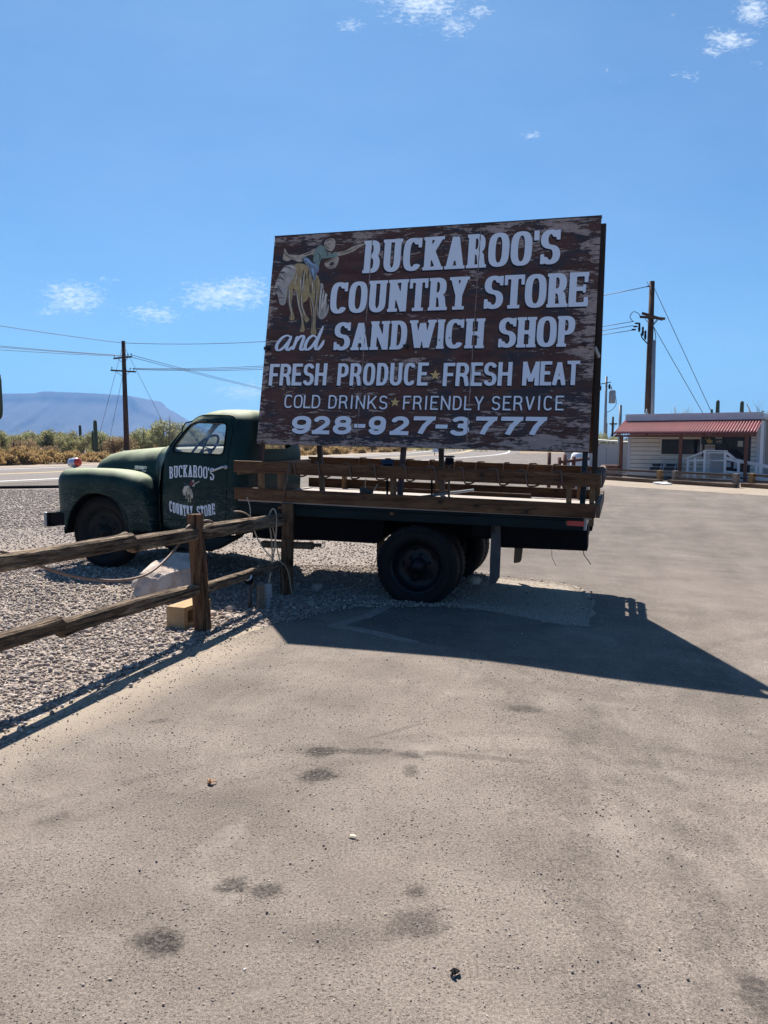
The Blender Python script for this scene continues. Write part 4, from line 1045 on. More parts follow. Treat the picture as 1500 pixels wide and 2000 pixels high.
# --- front fenders: pontoon shape, with the wheel opening cut from the side
def fender(sgn, name):
    T = [(-4.455, 1.10), (-4.45, 1.16), (-4.43, 1.205), (-4.38, 1.243), (-4.28, 1.263), (-4.15, 1.274), (-4.00, 1.279), (-3.85, 1.276), (-3.70, 1.268), (-3.55, 1.254), (-3.42, 1.232), (-3.33, 1.20), (-3.27, 1.165), (-3.235, 1.12), (-3.20, 1.05), (-3.165, .93), (-3.14, .80), (-3.12, .68), (-3.11, .60)]
    outy = [(-4.455, .42), (-4.44, .34), (-4.41, .25), (-4.36, .175), (-4.28, .115), (-4.15, .075), (-4.0, .062), (-3.7, .06), (-3.5, .065), (-3.35, .085), (-3.27, .115), (-3.22, .135), (-3.165, .15), (-3.11, .165)]
    xs_ = [t[0] for t in T]; oy = np.interp(xs_, [q[0] for q in outy], [q[1] for q in outy])
    A = smooth_poly([(-4.235, .52), (-4.19, .66), (-4.115, .815), (-4.015, .93), (-3.89, 1.000), (-3.755, 1.012), (-3.63, .99), (-3.505, .925), (-3.425, .815), (-3.375, .66), (-3.355, .52)], 6, False)
    xa_, za_ = [p[0] for p in A], [p[1] for p in A]
    xs2 = sorted(set([round(x, 4) for x in xs_] + [round(x, 4) for x in np.linspace(-4.40, -3.12, 60)] + [round(p[0], 4) for p in A] + [-4.2355, -3.3545]))
    Tm = smooth_poly(T, 6, False); tx, tz = [p[0] for p in Tm], [p[1] for p in Tm]
    om = smooth_poly(outy, 6, False); ox_, oy_ = [p[0] for p in om], [p[1] for p in om]
    P = []
    for x in xs2:
        zt = float(np.interp(x, tx, tz)); yo = float(np.interp(x, ox_, oy_))
        front = .64 if x < -4.2355 else .58
        zb = float(np.interp(x, xa_, za_)) if -4.2352 < x < -3.3548 else front
        zb = min(zb, zt - .02); yi = .60; row = []
        R1 = min(.17, (yi - yo) * .8); R2 = min(.135, (zt - front) * .9)
        for k in range(5): row.append((yi + (yo + R1 - yi) * k / 5, zt - .02 * (1 - k / 5)))
        for k in range(11):
            a = R(90 * k / 10); row.append((yo + R1 * (1 - math.sin(a)), zt - R2 * (1 - math.cos(a))))
        z1 = zt - R2
        for k in range(1, 11):
            f = k / 10; row.append((yo + .012 * f, max(z1 + (front - z1) * f, zb) if k < 10 else zb))
        P.append([(x, YC + sgn * (YC - y), z) for y, z in row])
    mb = MB(); mb.grid(P); o = mb.build(name, M['paint'], truck)
    md = o.modifiers.new('t', 'SOLIDIFY'); md.thickness = .014; md.offset = 0
    # dark inner apron closes the wheel house
    yb = .50 if sgn < 0 else 1.50
    ap = MB(); ap.b(-4.30, -3.14, yb, yb + .02, .50, 1.22)
    ys_ = (.088, .50) if sgn < 0 else (1.912, 1.50)
    ap.grid([[(x - (.0 if x > -3.8 else .004), y, z + .004) for y in ys_] for x, z in [(-4.238, .60)] + A + [(-3.352, .50)]], smooth=True)
    ap.build('inner_apron', M['black'], o, fixn=False)
    # rolled lip round the opening
    lip = [(x, YC + sgn * (YC - .068), z) for x, z in A if z > .64]
    l_ = MB(); l_.tube(lip, .011, 6); l_.build('fender_lip', M['paint'], o)
    h = MB(); h.lathe([(0, -.05), (.06, -.045), (.095, -.02), (.10, 0), (.10, .06)], 20, (-4.40, YC + sgn * (YC - .34), 1.07), 'x'); h.build('headlight', M['chrome'], truck)
    return o
fender(-1, 'front_fender'); fender(1, 'front_fender')

# --- turn lamp on the fender
mb = MB(); ax = Vector((.97, -.20, .04)).normalized()


def along(c, prof, axis, n=20, mi=0):
    b = MB(); b.lathe(prof, n, (0, 0, 0), 'x'); q = Vector((1, 0, 0)).rotation_difference(axis).to_matrix()
    return [tuple(q @ Vector(v) + Vector(c)) for v in b.v], b.f
lc = (-4.275, .35, 1.338)
lamp = MB(); lamp.tube([(-4.277, .35, 1.25), (-4.277, .35, 1.30)], [.026, .018], 10)
V, F = along(lc, [(0, -.085), (.035, -.082), (.052, -.065), (.056, -.03), (.056, .045), (.052, .055), (0, .055)], ax); lamp.add(V, F, 0, True)
lamp_o = lamp.build('turn_lamp', M['lampbody'], truck)
lens = MB(); V, F = along(lc, [(.053, .052), (.050, .064), (.035, .074), (0, .078)], ax); lens.add(V, F, 0, True); lens.build('lamp_lens', M['red'], lamp_o)

# --- bumper
mb = MB()
for sgn in (-1, 1):
    y0 = YC + sgn * .9
mb.b(-4.475, -4.452, .08, 1.92, .605, .765); mb.b(-4.50, -4.25, .10, .115, .62, .765); mb.b(-4.475, -4.40, .08, 1.92, .755, .767); mb.b(-4.475, -4.40, .08, 1.92, .603, .615)
mb.b(-4.40, -4.05, .55, .62, .64, .74); mb.b(-4.40, -4.05, 1.38, 1.45, .64, .74)
mb.build('bumper', M['black'], truck, bevel=.006)
mb = MB(); mb.b(-4.512, -4.470, .072, .112, .605, .768); mb.build('bumper_end', M['greysteel'], truck, bevel=.012)

# --- cab inside
mb = MB(); mb.b(-2.45, -2.06, .25, 1.75, .80, 1.0); mb.b(-2.20, -2.06, .25, 1.75, .95, 1.36); mb.build('seat', M['seat'], truck, bevel=.05)
mb = MB(); mb.prism([(-2.98, 1.20), (-2.70, 1.22), (-2.72, 1.42), (-2.80, 1.505), (-2.96, 1.53)], .26, 1.74, 'xz'); mb.build('dashboard', M['dash'], truck, bevel=.02)
mb = MB(); wc = Vector((-2.66, .55, 1.50)); tl = R(42); rim_ = []
for k in range(29):
    a = 2 * math.pi * k / 28; rim_.append(wc + Vector((math.sin(tl) * .21 * math.cos(a), .21 * math.sin(a), math.cos(tl) * .21 * math.cos(a))))
mb.tube(rim_, .014, 8, False)
for a in (90, 210, 330):
    a = R(a); mb.tube([wc + Vector((-.03, 0, -.02)), wc + Vector((math.sin(tl) * .205 * math.cos(a), .205 * math.sin(a), math.cos(tl) * .205 * math.cos(a)))], .010, 6)
mb.tube([wc + Vector((-.02, 0, -.01)), (-2.80, .55, 1.25)], .022, 8); mb.build('steering_wheel', M['black'], truck)
mb = MB(); mb.b(-3.0, -2.0, .2, 1.8, .60, .63); mb.build('cab_floor', M['black'], truck)

# --- running board, under-cab sill
mb = MB(); mb.prism([(-3.12, .585), (-2.06, .555), (-2.02, .60), (-2.06, .545), (-2.33, .405), (-3.10, .45)], .06, .30, 'xz'); mb.build('running_board', M['darkgreen'], truck, bevel=.008)
mb = MB(); mb.prism([(-3.12, .585), (-2.06, .555), (-2.06, .53), (-2.33, .405), (-3.10, .45)], 1.70, 1.94, 'xz'); mb.build('running_board', M['darkgreen'], truck, bevel=.008)


# --- wheels
def wheel(name, x, y, z, R_, w, rim_r, side, dish, mat_rim, front):
    """side=-1: outer face towards -y"""
    root_mb = MB(); hw = w / 2
    prof = [(rim_r, -hw * .80), (rim_r + .03, -hw * .95), (R_ * .80, -hw * 1.03), (R_ * .92, -hw * .95), (R_ * .975, -hw * .80), (R_, -hw * .55), (R_, hw * .55), (R_ * .975, hw * .80), (R_ * .92, hw * .95), (R_ * .80, hw * 1.03), (rim_r + .03, hw * .95), (rim_r, hw * .80)]
    root_mb.lathe(prof, 48, (x, y, z), 'y')
    for k in range(48):
        a = 2 * math.pi * k / 48
        for ss in (-1, 1):
            c = Vector((x + math.cos(a) * (R_ - .0045), y + ss * hw * .42, z + math.sin(a) * (R_ - .0045)))
            root_mb.box(c, (.013, hw * .55, R_ * .085), Matrix.Rotation(-a, 3, 'Y') @ Matrix.Rotation(ss * .25, 3, 'X'))
    for q in (.86, .90):
        ring_ = [(x + math.cos(2 * math.pi * k / 40) * R_ * q, y + side * hw * 1.00, z + math.sin(2 * math.pi * k / 40) * R_ * q) for k in range(41)]
        root_mb.tube(ring_, .005, 5, False)
    t = root_mb.build(name, M['tyre'], truck)
    rm = MB(); s = side
    rm.lathe([(rim_r + .012, s * hw * .92), (rim_r + .016, s * hw * .84), (rim_r - .005, s * hw * .82), (rim_r - .02, s * (hw * .55)), (rim_r - .03, s * (hw * .82 - dish * .7)), (rim_r * .62, s * (hw * .82 - dish)), (rim_r * .45, s * (hw * .82 - dish * .75)), (.0, s * (hw * .82 - dish * .75))], 40, (x, y, z), 'y')
    r_o = rm.build('rim', mat_rim, t)
    hb = MB(); hb.lathe([(.085, s * (hw * .8 - dish * .8)), (.085, s * (hw * .8 - dish * .45)), (.06, s * (hw * .8 - dish * .35)), (.05, s * (hw * .8 + (.02 if front else -.02))), (0, s * (hw * .8 + (.03 if front else -.01)))], 20, (x, y, z), 'y')
    for k in range(6):
        a = 2 * math.pi * k / 6 + .3; c = (x + math.cos(a) * .115, y, z + math.sin(a) * .115)
        hb.lathe([(.016, s * (hw * .8 - dish)), (.016, s * (hw * .8 - dish * .55)), (0, s * (hw * .8 - dish * .5))], 6, c, 'y')
    hb.build('hub', mat_rim, t)
    for k in range(5):
        a = 2 * math.pi * k / 5 + .55; rr_ = rim_r * .70; hl = MB(); c = Vector((x + math.cos(a) * rr_, y + s * (hw * .82 - dish * .93), z + math.sin(a) * rr_))
        pts = []
        for j in range(12):
            b = 2 * math.pi * j / 12; u = Vector((math.cos(a), 0, math.sin(a))); v = Vector((-math.sin(a), 0, math.cos(a)))
            pts.append(c + u * math.cos(b) * rim_r * .11 + v * math.sin(b) * rim_r * .19)
        hl.add(pts, [tuple(range(12))]); hl.build('rim_opening', M['black'], t, fixn=False)
    return t
wheel('front_wheel', -3.775, .27, .552, .418, .21, .262, -1, .05, M['rimg'], True)
wheel('front_wheel', -3.775, 1.73, .552, .418, .21, .262, 1, .05, M['rimg'], True)
wheel('rear_wheel', -.02, .115, .352, .408, .215, .262, -1, .135, M['rim'], False)
wheel('rear_wheel', -.02, .375, .352, .408, .215, .262, -1, .135, M['rim'], False)
wheel('rear_wheel', -.02, 1.885, .352, .408, .215, .262, 1, .135, M['rim'], False)
wheel('rear_wheel', -.02, 1.625, .352, .408, .215, .262, 1, .135, M['rim'], False)
mb = MB(); mb.tube([(-.02, .2, .352), (-.02, 1.8, .352)], .06, 12); mb.lathe([(0, -.16), (.15, -.11), (.19, 0), (.15, .11), (0, .16)], 18, (-.02, 1.0, .352), 'y')
mb.build('axle', M['black'], truck); mb = MB(); mb.tube([(-3.775, .35, .50), (-3.775, 1.65, .50)], .045, 10); mb.build('axle', M['black'], truck)

# --- chassis and dark gear under the bed
mb = MB()
for y in (.62, 1.38): mb.beam((-4.2, y, .72), (1.55, y, .68), .07, .19)
for x in (-1.7, -.9, .45, 1.1): mb.b(x - .04, x + .04, .62, 1.38, .62, .74)
mb.build('chassis', M['black'], truck)
mb = MB()
mb.prism([(-1.93, .545), (-1.60, .53), (-1.15, .545), (-.52, .535), (-.44, .60), (-.42, .85), (-1.93, .88)], .27, .55, 'xz')
mb.build('side_tank', M['black'], truck, bevel=.01)
mb = MB(); mb.b(.77, 1.60, .20, .52, .56, .80); mb.b(.50, .80, .20, .52, .66, .80); mb.b(1.50, 1.575, .30, 1.75, .58, .80); mb.b(.77, 1.60, 1.5, 1.8, .60, .80)
tb = mb.build('tool_box', M['black'], truck, bevel=.006)
mb = MB(); mb.tube([(-1.94, .52, .437), (-1.93, .52, .440), (-1.32, .52, .447), (-1.31, .52, .447)], [.03, .04, .04, .03], 14); mb.tube([(-1.31, .52, .455), (-1.225, .52, .458)], .020, 10)
mb.build('muffler', simple('rusty_muffler', (.20, .165, .11), .8, 0, .3, 10), truck)
# mud flaps
mb = MB(); mb.prism([(-.555, .56), (-.470, .56), (-.475, .30), (-.500, .27), (-.555, .29)], .42, .435, 'xz'); mb.build('mud_flap', simple('rusty_flap', (.13, .085, .06), .8, 0, .3, 12), truck)
mb = MB(); mb.prism([(.705, .80), (.790, .80), (.795, .55), (.788, .28), (.755, .22), (.690, .185), (.692, .45)], .13, .145, 'xz'); mb.b(.70, .74, .13, .45, .70, .80); mb.build('mud_flap', simple('grey_rubber', (.075, .075, .075), .8, 0, .25, 8), truck)
mb = MB(); mb.prism([(.738, .60), (.821, .60), (.822, .35), (.806, .203), (.785, .18), (.728, .168), (.717, .18)], 1.70, 1.715, 'xz'); mb.build('mud_flap', simple('brown_rubber', (.15, .12, .10), .8, 0, .2, 8), truck)

# --- flat bed
mb = MB(); BZ = lambda x: 1.005 - .0245 * (x + 1.95)           # deck top, falls a little to the tail
mb.beam((-1.95, 1.0, .985), (1.64, 1.0, .897), 2.0, .035); mb.build('bed_deck', M['deck'], truck)
mb = MB(); mb.beam((-1.92, .030, .895), (1.57, .030, .833), .045, .115); mb.tube([(-1.92, .010, .945), (1.57, .010, .875)], .020, 8)
mb.beam((-1.92, 1.97, .905), (1.57, 1.97, .825), .045, .115)
for x in (-1.6, -1.2, -.8, .5, .9, 1.3, 1.54): mb.b(x - .025, x + .025, .05, 1.95, BZ(x) - .15, BZ(x) - .036)
bs = mb.build('bed_side_rail', M['darkgreen'], truck)
rf = MB(); rf.beam((1.425, .002, .849), (1.572, .002, .846), .008, .062); rf.build('reflector', M['reflector'], bs)
mb = MB(); mb.b(1.565, 1.592, .02, 1.98, .775, .895); mb.build('rear_beam', M['greysteel'], truck)
mb = MB(); mb.beam((-1.898, .015, .940), (-1.786, .015, .936), .006, .060); mb.build('white_tag', M['white'], truck)


def plank(name, p0, p1, w, h, mat, parent=truck):
    mb = MB(); mb.beam(p0, p1, w, h); return mb.build(name, mat, parent, bevel=.006)
plank('top_rail', (-1.985, .0, 1.330), (1.70, .0, 1.236), .040, .122, M['bedwood'])
plank('lower_rail', (-1.985, -.002, 1.050), (1.672, -.002, .957), .040, .128, M['bedwood'])
plank('top_rail', (-1.985, 2.0, 1.335), (1.66, 2.0, 1.240), .040, .115, M['bedwood_shaded'])
plank('lower_rail', (-1.985, 2.0, 1.060), (1.66, 2.0, .966), .040, .12, M['bedwood_shaded'])
plank('tail_rail', (1.69, .022, 1.238), (1.69, 2.03, 1.238), .045, .122, M['bedwoody'])
plank('tail_rail', (1.692, -.022, .960), (1.692, 2.03, .960), .038, .125, M['bedwoody'])
plank('head_rail', (-1.955, .03, 1.30), (-1.955, 1.97, 1.30), .040, .12, M['bedwoody'])
for (x, w_) in ((-1.70, .075), (-1.475, .085), (-.262, .085), (1.43, .085), (1.635, .055)):
    for y in (.048, 1.952):
        if y > 1 and x in (-1.70,): continue
        plank('stake', (x, y, BZ(x) - .10), (x, y, BZ(x) + .27), w_, .045, M['bedwoodz'])
for y in (.35, 1.0, 1.6): mb = MB(); mb.b(1.655, 1.672, y, y + .055, .93, 1.29); mb.build('stake', M['bedwoodz'], truck)
# loose battens and pipes lying on the deck belong to nobody: things of their own
for i, (p0, p1, m_, lab) in enumerate((((-1.2, 1.80, BZ(-1.2) + .025), (.9, 1.74, BZ(.9) + .025), M['bedwood_shaded'], 'long brown batten lying along the far edge of the truck bed'),
                                       ((-.2, .9, BZ(-.2) + .02), (.30, 1.35, BZ(.3) + .09), M['greysteel'], 'grey metal pipe lying slantwise on the truck bed'))):
    r_ = thing('batten' if i == 0 else 'pipe', lab, 'batten' if i == 0 else 'pipe', W(*p0), -TR_ANG)
    mb = MB(); q0 = Vector(p0); d_ = Vector(p1) - q0
    if i == 0: mb.beam((0, 0, 0), d_, .09, .04)
    else: mb.tube([(0, 0, 0), d_], .014, 8)
    mb.build('board' if i == 0 else 'rod', m_, r_)

# --- rope light wound round the top rails
def coil(x0, x1, y0, turns, zfun, half_y, half_z, ph):
    pts = []; n = int(turns * 16)
    for i in range(n + 1):
        f = i / n; tt = f * turns; a = 2 * math.pi * tt + ph; c, s_ = math.cos(a), math.sin(a); f = (tt - .38 / (2 * math.pi) * 2 * math.sin(a - math.pi) * math.copysign(1, x1 - x0) * (1 if x1 > x0 else -1)) / turns
        k = 1 / max(abs(c), abs(s_)); k = min(k, 1.25)
        x = x0 + (x1 - x0) * f + .02 * math.sin(f * 37); pts.append((x, y0 + half_y * c * k, zfun(x) + half_z * s_ * k - .006 * max(0, -s_)))
    return pts
rl = thing('rope_light', 'brown rope light wound in coils around the wooden top rails of the truck bed', 'rope light', W(0, 0, 1.28), -TR_ANG)
mb = MB(); o_ = (0, 0, 1.28)
nz_ = lambda x: 1.330 - .0255 * (x + 1.985)
mb.tube(coil(-1.35, 1.60, 0, 10.0, nz_, .030, .072, 2.0), .0085, 6)
mb.tube(coil(1.55, -1.30, 2.0, 9.5, nz_, .032, .070, 0.6), .0085, 6)
tail = [(p[1] + 0 * p[0], p[0], p[2]) for p in coil(.1, 1.95, 0, 7, lambda x: 1.238, .034, .072, 0.3)]
mb.tube([(1.69 + p[0], p[1], p[2]) for p in tail], .0085, 6)
mb.tube([(-1.35, -.03, 1.36), (-1.36, -.034, 1.25), (-1.39, -.032, 1.12), (-1.42, -.030, .98), (-1.44, -.02, .87)], .0085, 6)
mb.tube([(-1.33, -.03, 1.37), (-1.325, -.036, 1.30), (-1.335, -.036, 1.245), (-1.345, -.036, 1.30), (-1.345, -.03, 1.38)], .0085, 6)
mb.build('cable', M['rope'], rl, o_)


# ------------------------------------------------------------------ the A-frame billboard standing on the bed
K_ = .955
SC = Vector((0, 0, 1.6))
CORN = {k: SC + (Vector(v) - SC) * K_ for k, v in dict(TL=(-1.27, 9.09, 3.96), TR=(2.23, 8.01, 3.89), BR=(2.04, 7.59, 1.49), BL=(-1.46, 8.67, 1.57)).items()}
aX = (CORN['TR'] - CORN['TL'] + CORN['BR'] - CORN['BL']).normalized()
aY = (CORN['TL'] - CORN['BL'] + CORN['TR'] - CORN['BR']); aY = (aY - aX * aY.dot(aX)).normalized(); aN = aX.cross(aY)   # aN faces the camera
SW, SH = 3.66 * K_, 2.44 * K_; SS = K_
bmid = (CORN['BL'] + CORN['BR']) / 2
sign = thing('billboard', 'large peeling dark brown A-frame billboard with white lettering standing on the truck bed', 'billboard', (bmid.x, bmid.y, 0.95), -TR_ANG)
SROOT = Matrix.LocRotScale(sign.location, sign.rotation_euler, None)
SIGNM = SROOT.inverted() @ (Matrix.Translation(CORN['TL']) @ Matrix((aX, aY, aN)).transposed().to_4x4() @ Matrix.Scale(SS, 4))


def sgn_part(mb, name, mats, fixn=True):
    o = mb.build(name, mats, sign, fixn=fixn); o.matrix_local = SIGNM; return o
SEAMS = [0, 1.2035, 2.420, 3.66]
for i in range(3):
    mb = MB(); a, b = SEAMS[i] + (.003 if i else 0), SEAMS[i + 1] - (.003 if i < 2 else 0)
    mb.b(a, b, -2.44, 0, -.018, 0); sgn_part(mb, 'front_panel', M['sign'])
mb = MB()
for x in SEAMS[1:3]: mb.b(x - .05, x + .05, -2.44, 0, -.06, -.019)
for (a, b, c, d) in ((0, 3.66, -.06, -.004), (0, 3.66, -2.436, -2.38)): mb.b(a, b, c, d, -.06, -.019)
for (a, b) in ((.004, .05), (3.61, 3.656)): mb.b(a, b, -2.37, -.07, -.06, -.019)
sgn_part(mb, 'front_frame', M['frame'])
mb = MB()
mb.b(-.006, 3.666, .001, .010, -.06, .003); sgn_part(mb, 'top_cap', M['frame'])
M['filler'] = simple('grey_seam_filler', (.24, .19, .17), .9, 0, .2, 30)
# light plaster line over each seam, ragged
for x in SEAMS[1:3]:
    mb = MB()
    pts = [(x + .004 * mnoise.noise(Vector((x, k * .7, 0))), -2.44 * k / 60) for k in range(61)]
    for k in range(60):
        w0 = max(.0005, .004 + .007 * mnoise.noise(Vector((x * 3, k * .9, 2)))); w1 = max(.0005, .004 + .007 * mnoise.noise(Vector((x * 3, (k + 1) * .9, 2))))
        mb.add([(pts[k][0] - w0, pts[k][1], .0032), (pts[k][0] + w0, pts[k][1], .0032), (pts[k + 1][0] + w1, pts[k + 1][1], .0032), (pts[k + 1][0] - w1, pts[k + 1][1], .0032)], [(0, 1, 2, 3)])
    sgn_part(mb, 'seam_filler', M['filler'], False)


def line(words, h, th, kx, serif, gap, res=46, shade=(-.010, -.018), name='lettering'):
    for (t, x0, x1, y0, y1) in words:
        a = MB(); b = MB()
        yo = lambda x: (y1 - y0) * (x - x0) / (x1 - x0)
        text_mesh(a, t, x0, x1, y0, h, th, kx, lambda x, y: (x, y, .0024), serif, gap * len(t) / 9 if len(t) < 6 else gap, res, yo)
        text_mesh(b, t, x0, x1, y0, h, th, kx, lambda x, y: (x + shade[0], y + shade[1], .0012), serif, gap * len(t) / 9 if len(t) < 6 else gap, res, yo)
        o = sgn_part(a, name, M['letter'], False)
        b.build('letter_shade', M['lettershadow'], o, fixn=False)
line([("BUCKAROO'S", 1.112, 3.268, -.490, -.486)], .375, .062, .61, .028, .075)
line([("COUNTRY", .758, 2.338, -.945, -.940), ("STORE", 2.500, 3.572, -.945, -.947)], .362, .062, .61, .026, .06)
line([("SANDWICH", .838, 2.535, -1.368, -1.366), ("SHOP", 2.680, 3.470, -1.366, -1.364)], .322, .064, .62, .020, .06)
line([("FRESH", .085, .790, -1.768, -1.765), ("PRODUCE", .917, 1.955, -1.768, -1.768), ("FRESH", 2.118, 2.850, -1.775, -1.770), ("MEAT", 2.957, 3.530, -1.770, -1.763)], .252, .070, .80, 0, .16, 40, (-.010, -.017))
line([("COLD", .303, .738, -2.025, -2.027), ("DRINKS", .837, 1.522, -2.028, -2.032), ("FRIENDLY", 1.699, 2.572, -2.033, -2.032), ("SERVICE", 2.658, 3.390, -2.032, -2.026)], .152, .056, .95, 0, .30, 34, (-.008, -.014))
DIG = [('9', .412, .659), ('2', .664, .880), ('8', .915, 1.133), ('-', 1.160, 1.290), ('9', 1.322, 1.530), ('2', 1.568, 1.787), ('7', 1.818, 2.060), ('-', 2.074, 2.206), ('3', 2.236, 2.446), ('7', 2.492, 2.715), ('7', 2.754, 2.982), ('7', 3.005, 3.222)]
a = MB(); b = MB()
for i, (c, x0, x1) in enumerate(DIG):
    y0 = -2.320 + .0075 * (x0 - .4); V, F = glyph_mesh(c, x1 - x0, .205, .105, .72, 0, 40)
    sk = .14 if c == '7' else .06
    a.add([(x0 + u + (v - .1) * sk, y0 + v, .0024) for u, v in V], F); b.add([(x0 + u + (v - .1) * sk - .009, y0 + v - .013, .0012) for u, v in V], F)
o = sgn_part(a, 'phone_number', M['letter'], False); b.build('letter_shade', M['lettershadow'], o, fixn=False)
# the script word
AND = [[(.24, .62), (.20, .90), (.08, .95), (.0, .80)], ]


def brush(mb, pts, w, d, ang=R(40)):
    P = smooth_poly(pts, 7, False); n = len(P); vs = []; fs = []
    for i, p in enumerate(P):
        q0, q1 = P[max(i - 1, 0)], P[min(i + 1, n - 1)]; t = Vector((q1[0] - q0[0], q1[1] - q0[1])).normalized()
        thick = w * (.42 + .58 * abs(t.y)); f = i / (n - 1); thick *= min(1, .35 + 5 * f, .35 + 5 * (1 - f))
        vs += [(p[0] - t.y * thick, p[1] + t.x * thick, d + i * 1e-6), (p[0] + t.y * thick, p[1] - t.x * thick, d + i * 1e-6)]
    for i in range(n - 1): fs.append((2 * i, 2 * i + 1, 2 * i + 3, 2 * i + 2))
    mb.add(vs, fs)
AS = [[(.315, -1.205), (.265, -1.185), (.20, -1.215), (.150, -1.285), (.150, -1.345), (.195, -1.352), (.255, -1.300), (.300, -1.225)],
      [(.322, -1.190), (.290, -1.270), (.272, -1.335), (.298, -1.354), (.345, -1.310)],
      [(.395, -1.195), (.375, -1.270), (.345, -1.355)], [(.358, -1.310), (.405, -1.225), (.450, -1.192), (.472, -1.215), (.455, -1.285), (.445, -1.340), (.470, -1.354), (.515, -1.310)],
      [(.628, -1.215), (.585, -1.192), (.530, -1.230), (.500, -1.300), (.510, -1.350), (.552, -1.345), (.605, -1.285), (.640, -1.205)],
      [(.700, -1.085), (.665, -1.180), (.632, -1.285), (.632, -1.345), (.662, -1.348), (.700, -1.300), (.722, -1.245)]]
a = MB(); b = MB()
for k, st in enumerate(AS):
    brush(a, st, .020, .0024 + k * 4e-5); brush(b, [(x - .005, y - .012) for x, y in st], .021, .0012 + k * 4e-5)
o = sgn_part(a, 'script_lettering', M['letter'], False); b.build('letter_shade', M['lettershadow'], o, fixn=False)
# ochre stars
for (cx, cy, r_) in ((2.032, -1.655, .062), (1.606, -1.953, .056)):
    mb = MB(); mk = MB(); P = [(cx + (r_ if k % 2 == 0 else r_ * .42) * math.sin(k * math.pi / 5), cy + (r_ if k % 2 == 0 else r_ * .42) * math.cos(k * math.pi / 5)) for k in range(10)]
    mb.add([(cx, cy, .0024)] + [(x, y, .0024) for x, y in P], [(0, 1 + (k + 1) % 10, 1 + k) for k in range(10)])
    mk.add([(cx - .006, cy - .010, .0012)] + [(x - .006, y - .010, .0012) for x, y in P], [(0, 1 + (k + 1) % 10, 1 + k) for k in range(10)])
    o = sgn_part(mb, 'star', M['star'], False); mk.build('letter_shade', M['lettershadow'], o, fixn=False)
SCL = {'tail': hc['grey'], 'body': hc['yellow'], 'mane': hc['grey'], 'saddle': hc['blue'], 'boot': hc['tan'], 'shirt': hc['teal'], 'head': hc['pale'], 'arm': hc['pale'], 'rein': hc['pale'], 'hat': hc['pale'], 'hathole': hc['dark'], 'light': hc['light'], 'dark': hc['dark'], 'tan': hc['tan'], 'hi': hc['hi']}
o = horse_parts(sign, lambda x, y, d: (-.006 + (x - 120) * 8.56e-4 + (y - 175) * 7.9e-5, -.002 - (y - 175) * 8.15e-4 - (x - 120) * 5.4e-5, d), SCL, .0008); o.matrix_local = SIGNM
# round bolt heads
mb = MB()
for (x, y) in ((1.8, -1.40), (2.47, -1.25), (3.0, -1.26), (2.16, -1.25), (2.05, -1.27)): mb.lathe([(.011, .0), (.010, .005), (0, .006)], 12, (x, y, .001), 'z')
sgn_part(mb, 'bolt', M['greysteel'])


# back face of the A-frame, legs and braces (truck frame)
def SL(p): q = SROOT.inverted() @ Vector(p); return q
bk = {'TL': W(-1.80, .99, 3.84), 'TR': W(1.675, .99, 3.76), 'BR': W(1.64, 1.42, 1.46), 'BL': W(-1.84, 1.42, 1.55)}
mb = MB(); n_ = (bk['TR'] - bk['TL']).cross(bk['BL'] - bk['TL']).normalized() * .02
vs = [SL(bk[k]) for k in ('TL', 'TR', 'BR', 'BL')] + [SL(bk[k] + n_) for k in ('TL', 'TR', 'BR', 'BL')]
mb.add(vs, [(0, 1, 2, 3), (7, 6, 5, 4), (0, 4, 5, 1), (1, 5, 6, 2), (2, 6, 7, 3), (3, 7, 4, 0)]); mb.build('back_panel', M['backboard'], sign)


def ext(top, bot, z):
    d = bot - top; t = (z - top.z) / d.z; return top + d * t
legs = [(CORN['TL'] + aX * .03, CORN['BL'] + aX * .03, 'framebrown', .05), (CORN['TL'] + (CORN['TR'] - CORN['TL']) * .470, CORN['BL'] + (CORN['BR'] - CORN['BL']) * .470, 'framebrown', .055), (CORN['TR'] - aX * .03, CORN['BR'] - aX * .03, 'frame', .06)]
for (t, b, m_, w_) in legs:
    off = -aN * .095
    mb = MB(); mb.beam(SL(ext(t, b, t.z - .15) + off), SL(ext(t, b, 1.0 if m_ != 'frame' else .92) + off), w_, .05, (1, 0, 0)); mb.build('leg', M[m_], sign)
for (f, ox) in ((.075, 0), (.505, 0), (.993, .0)):
    t = bk['TL'].lerp(bk['TR'], f); b = bk['BL'].lerp(bk['BR'], f)
    mb = MB(); off = EY * -.05
    mb.beam(SL(ext(t, b, t.z - .02) + off), SL(ext(t, b, .95) + off), .05, .055, (1, 0, 0)); mb.build('leg', M['frame'], sign)
mb = MB()
for f in (.02, .47, .98):
    mb.beam(SL(CORN['TL'].lerp(CORN['TR'], f) - aN * .12 - Vector((0, 0, .10))), SL(bk['TL'].lerp(bk['TR'], f) - Vector((0, 0, .10)) - EY * .03), .04, .07)
    mb.beam(SL(CORN['BL'].lerp(CORN['BR'], f) - aN * .12 + Vector((0, 0, 1.05))), SL(bk['BL'].lerp(bk['BR'], f) + Vector((0, 0, 1.05)) - EY * .03), .035, .035)
mb.build('cross_brace', M['frame'], sign)
mb = MB(); q = CORN['BR'] + (CORN['TR'] - CORN['BR']) * .44
mb.beam(SL(q - aN * .03 + aX * .004), SL(q - aN * .10 + aX * .045 - Vector((0, 0, .075))), .018, .03); mb.build('bracket', M['greysteel'], sign)


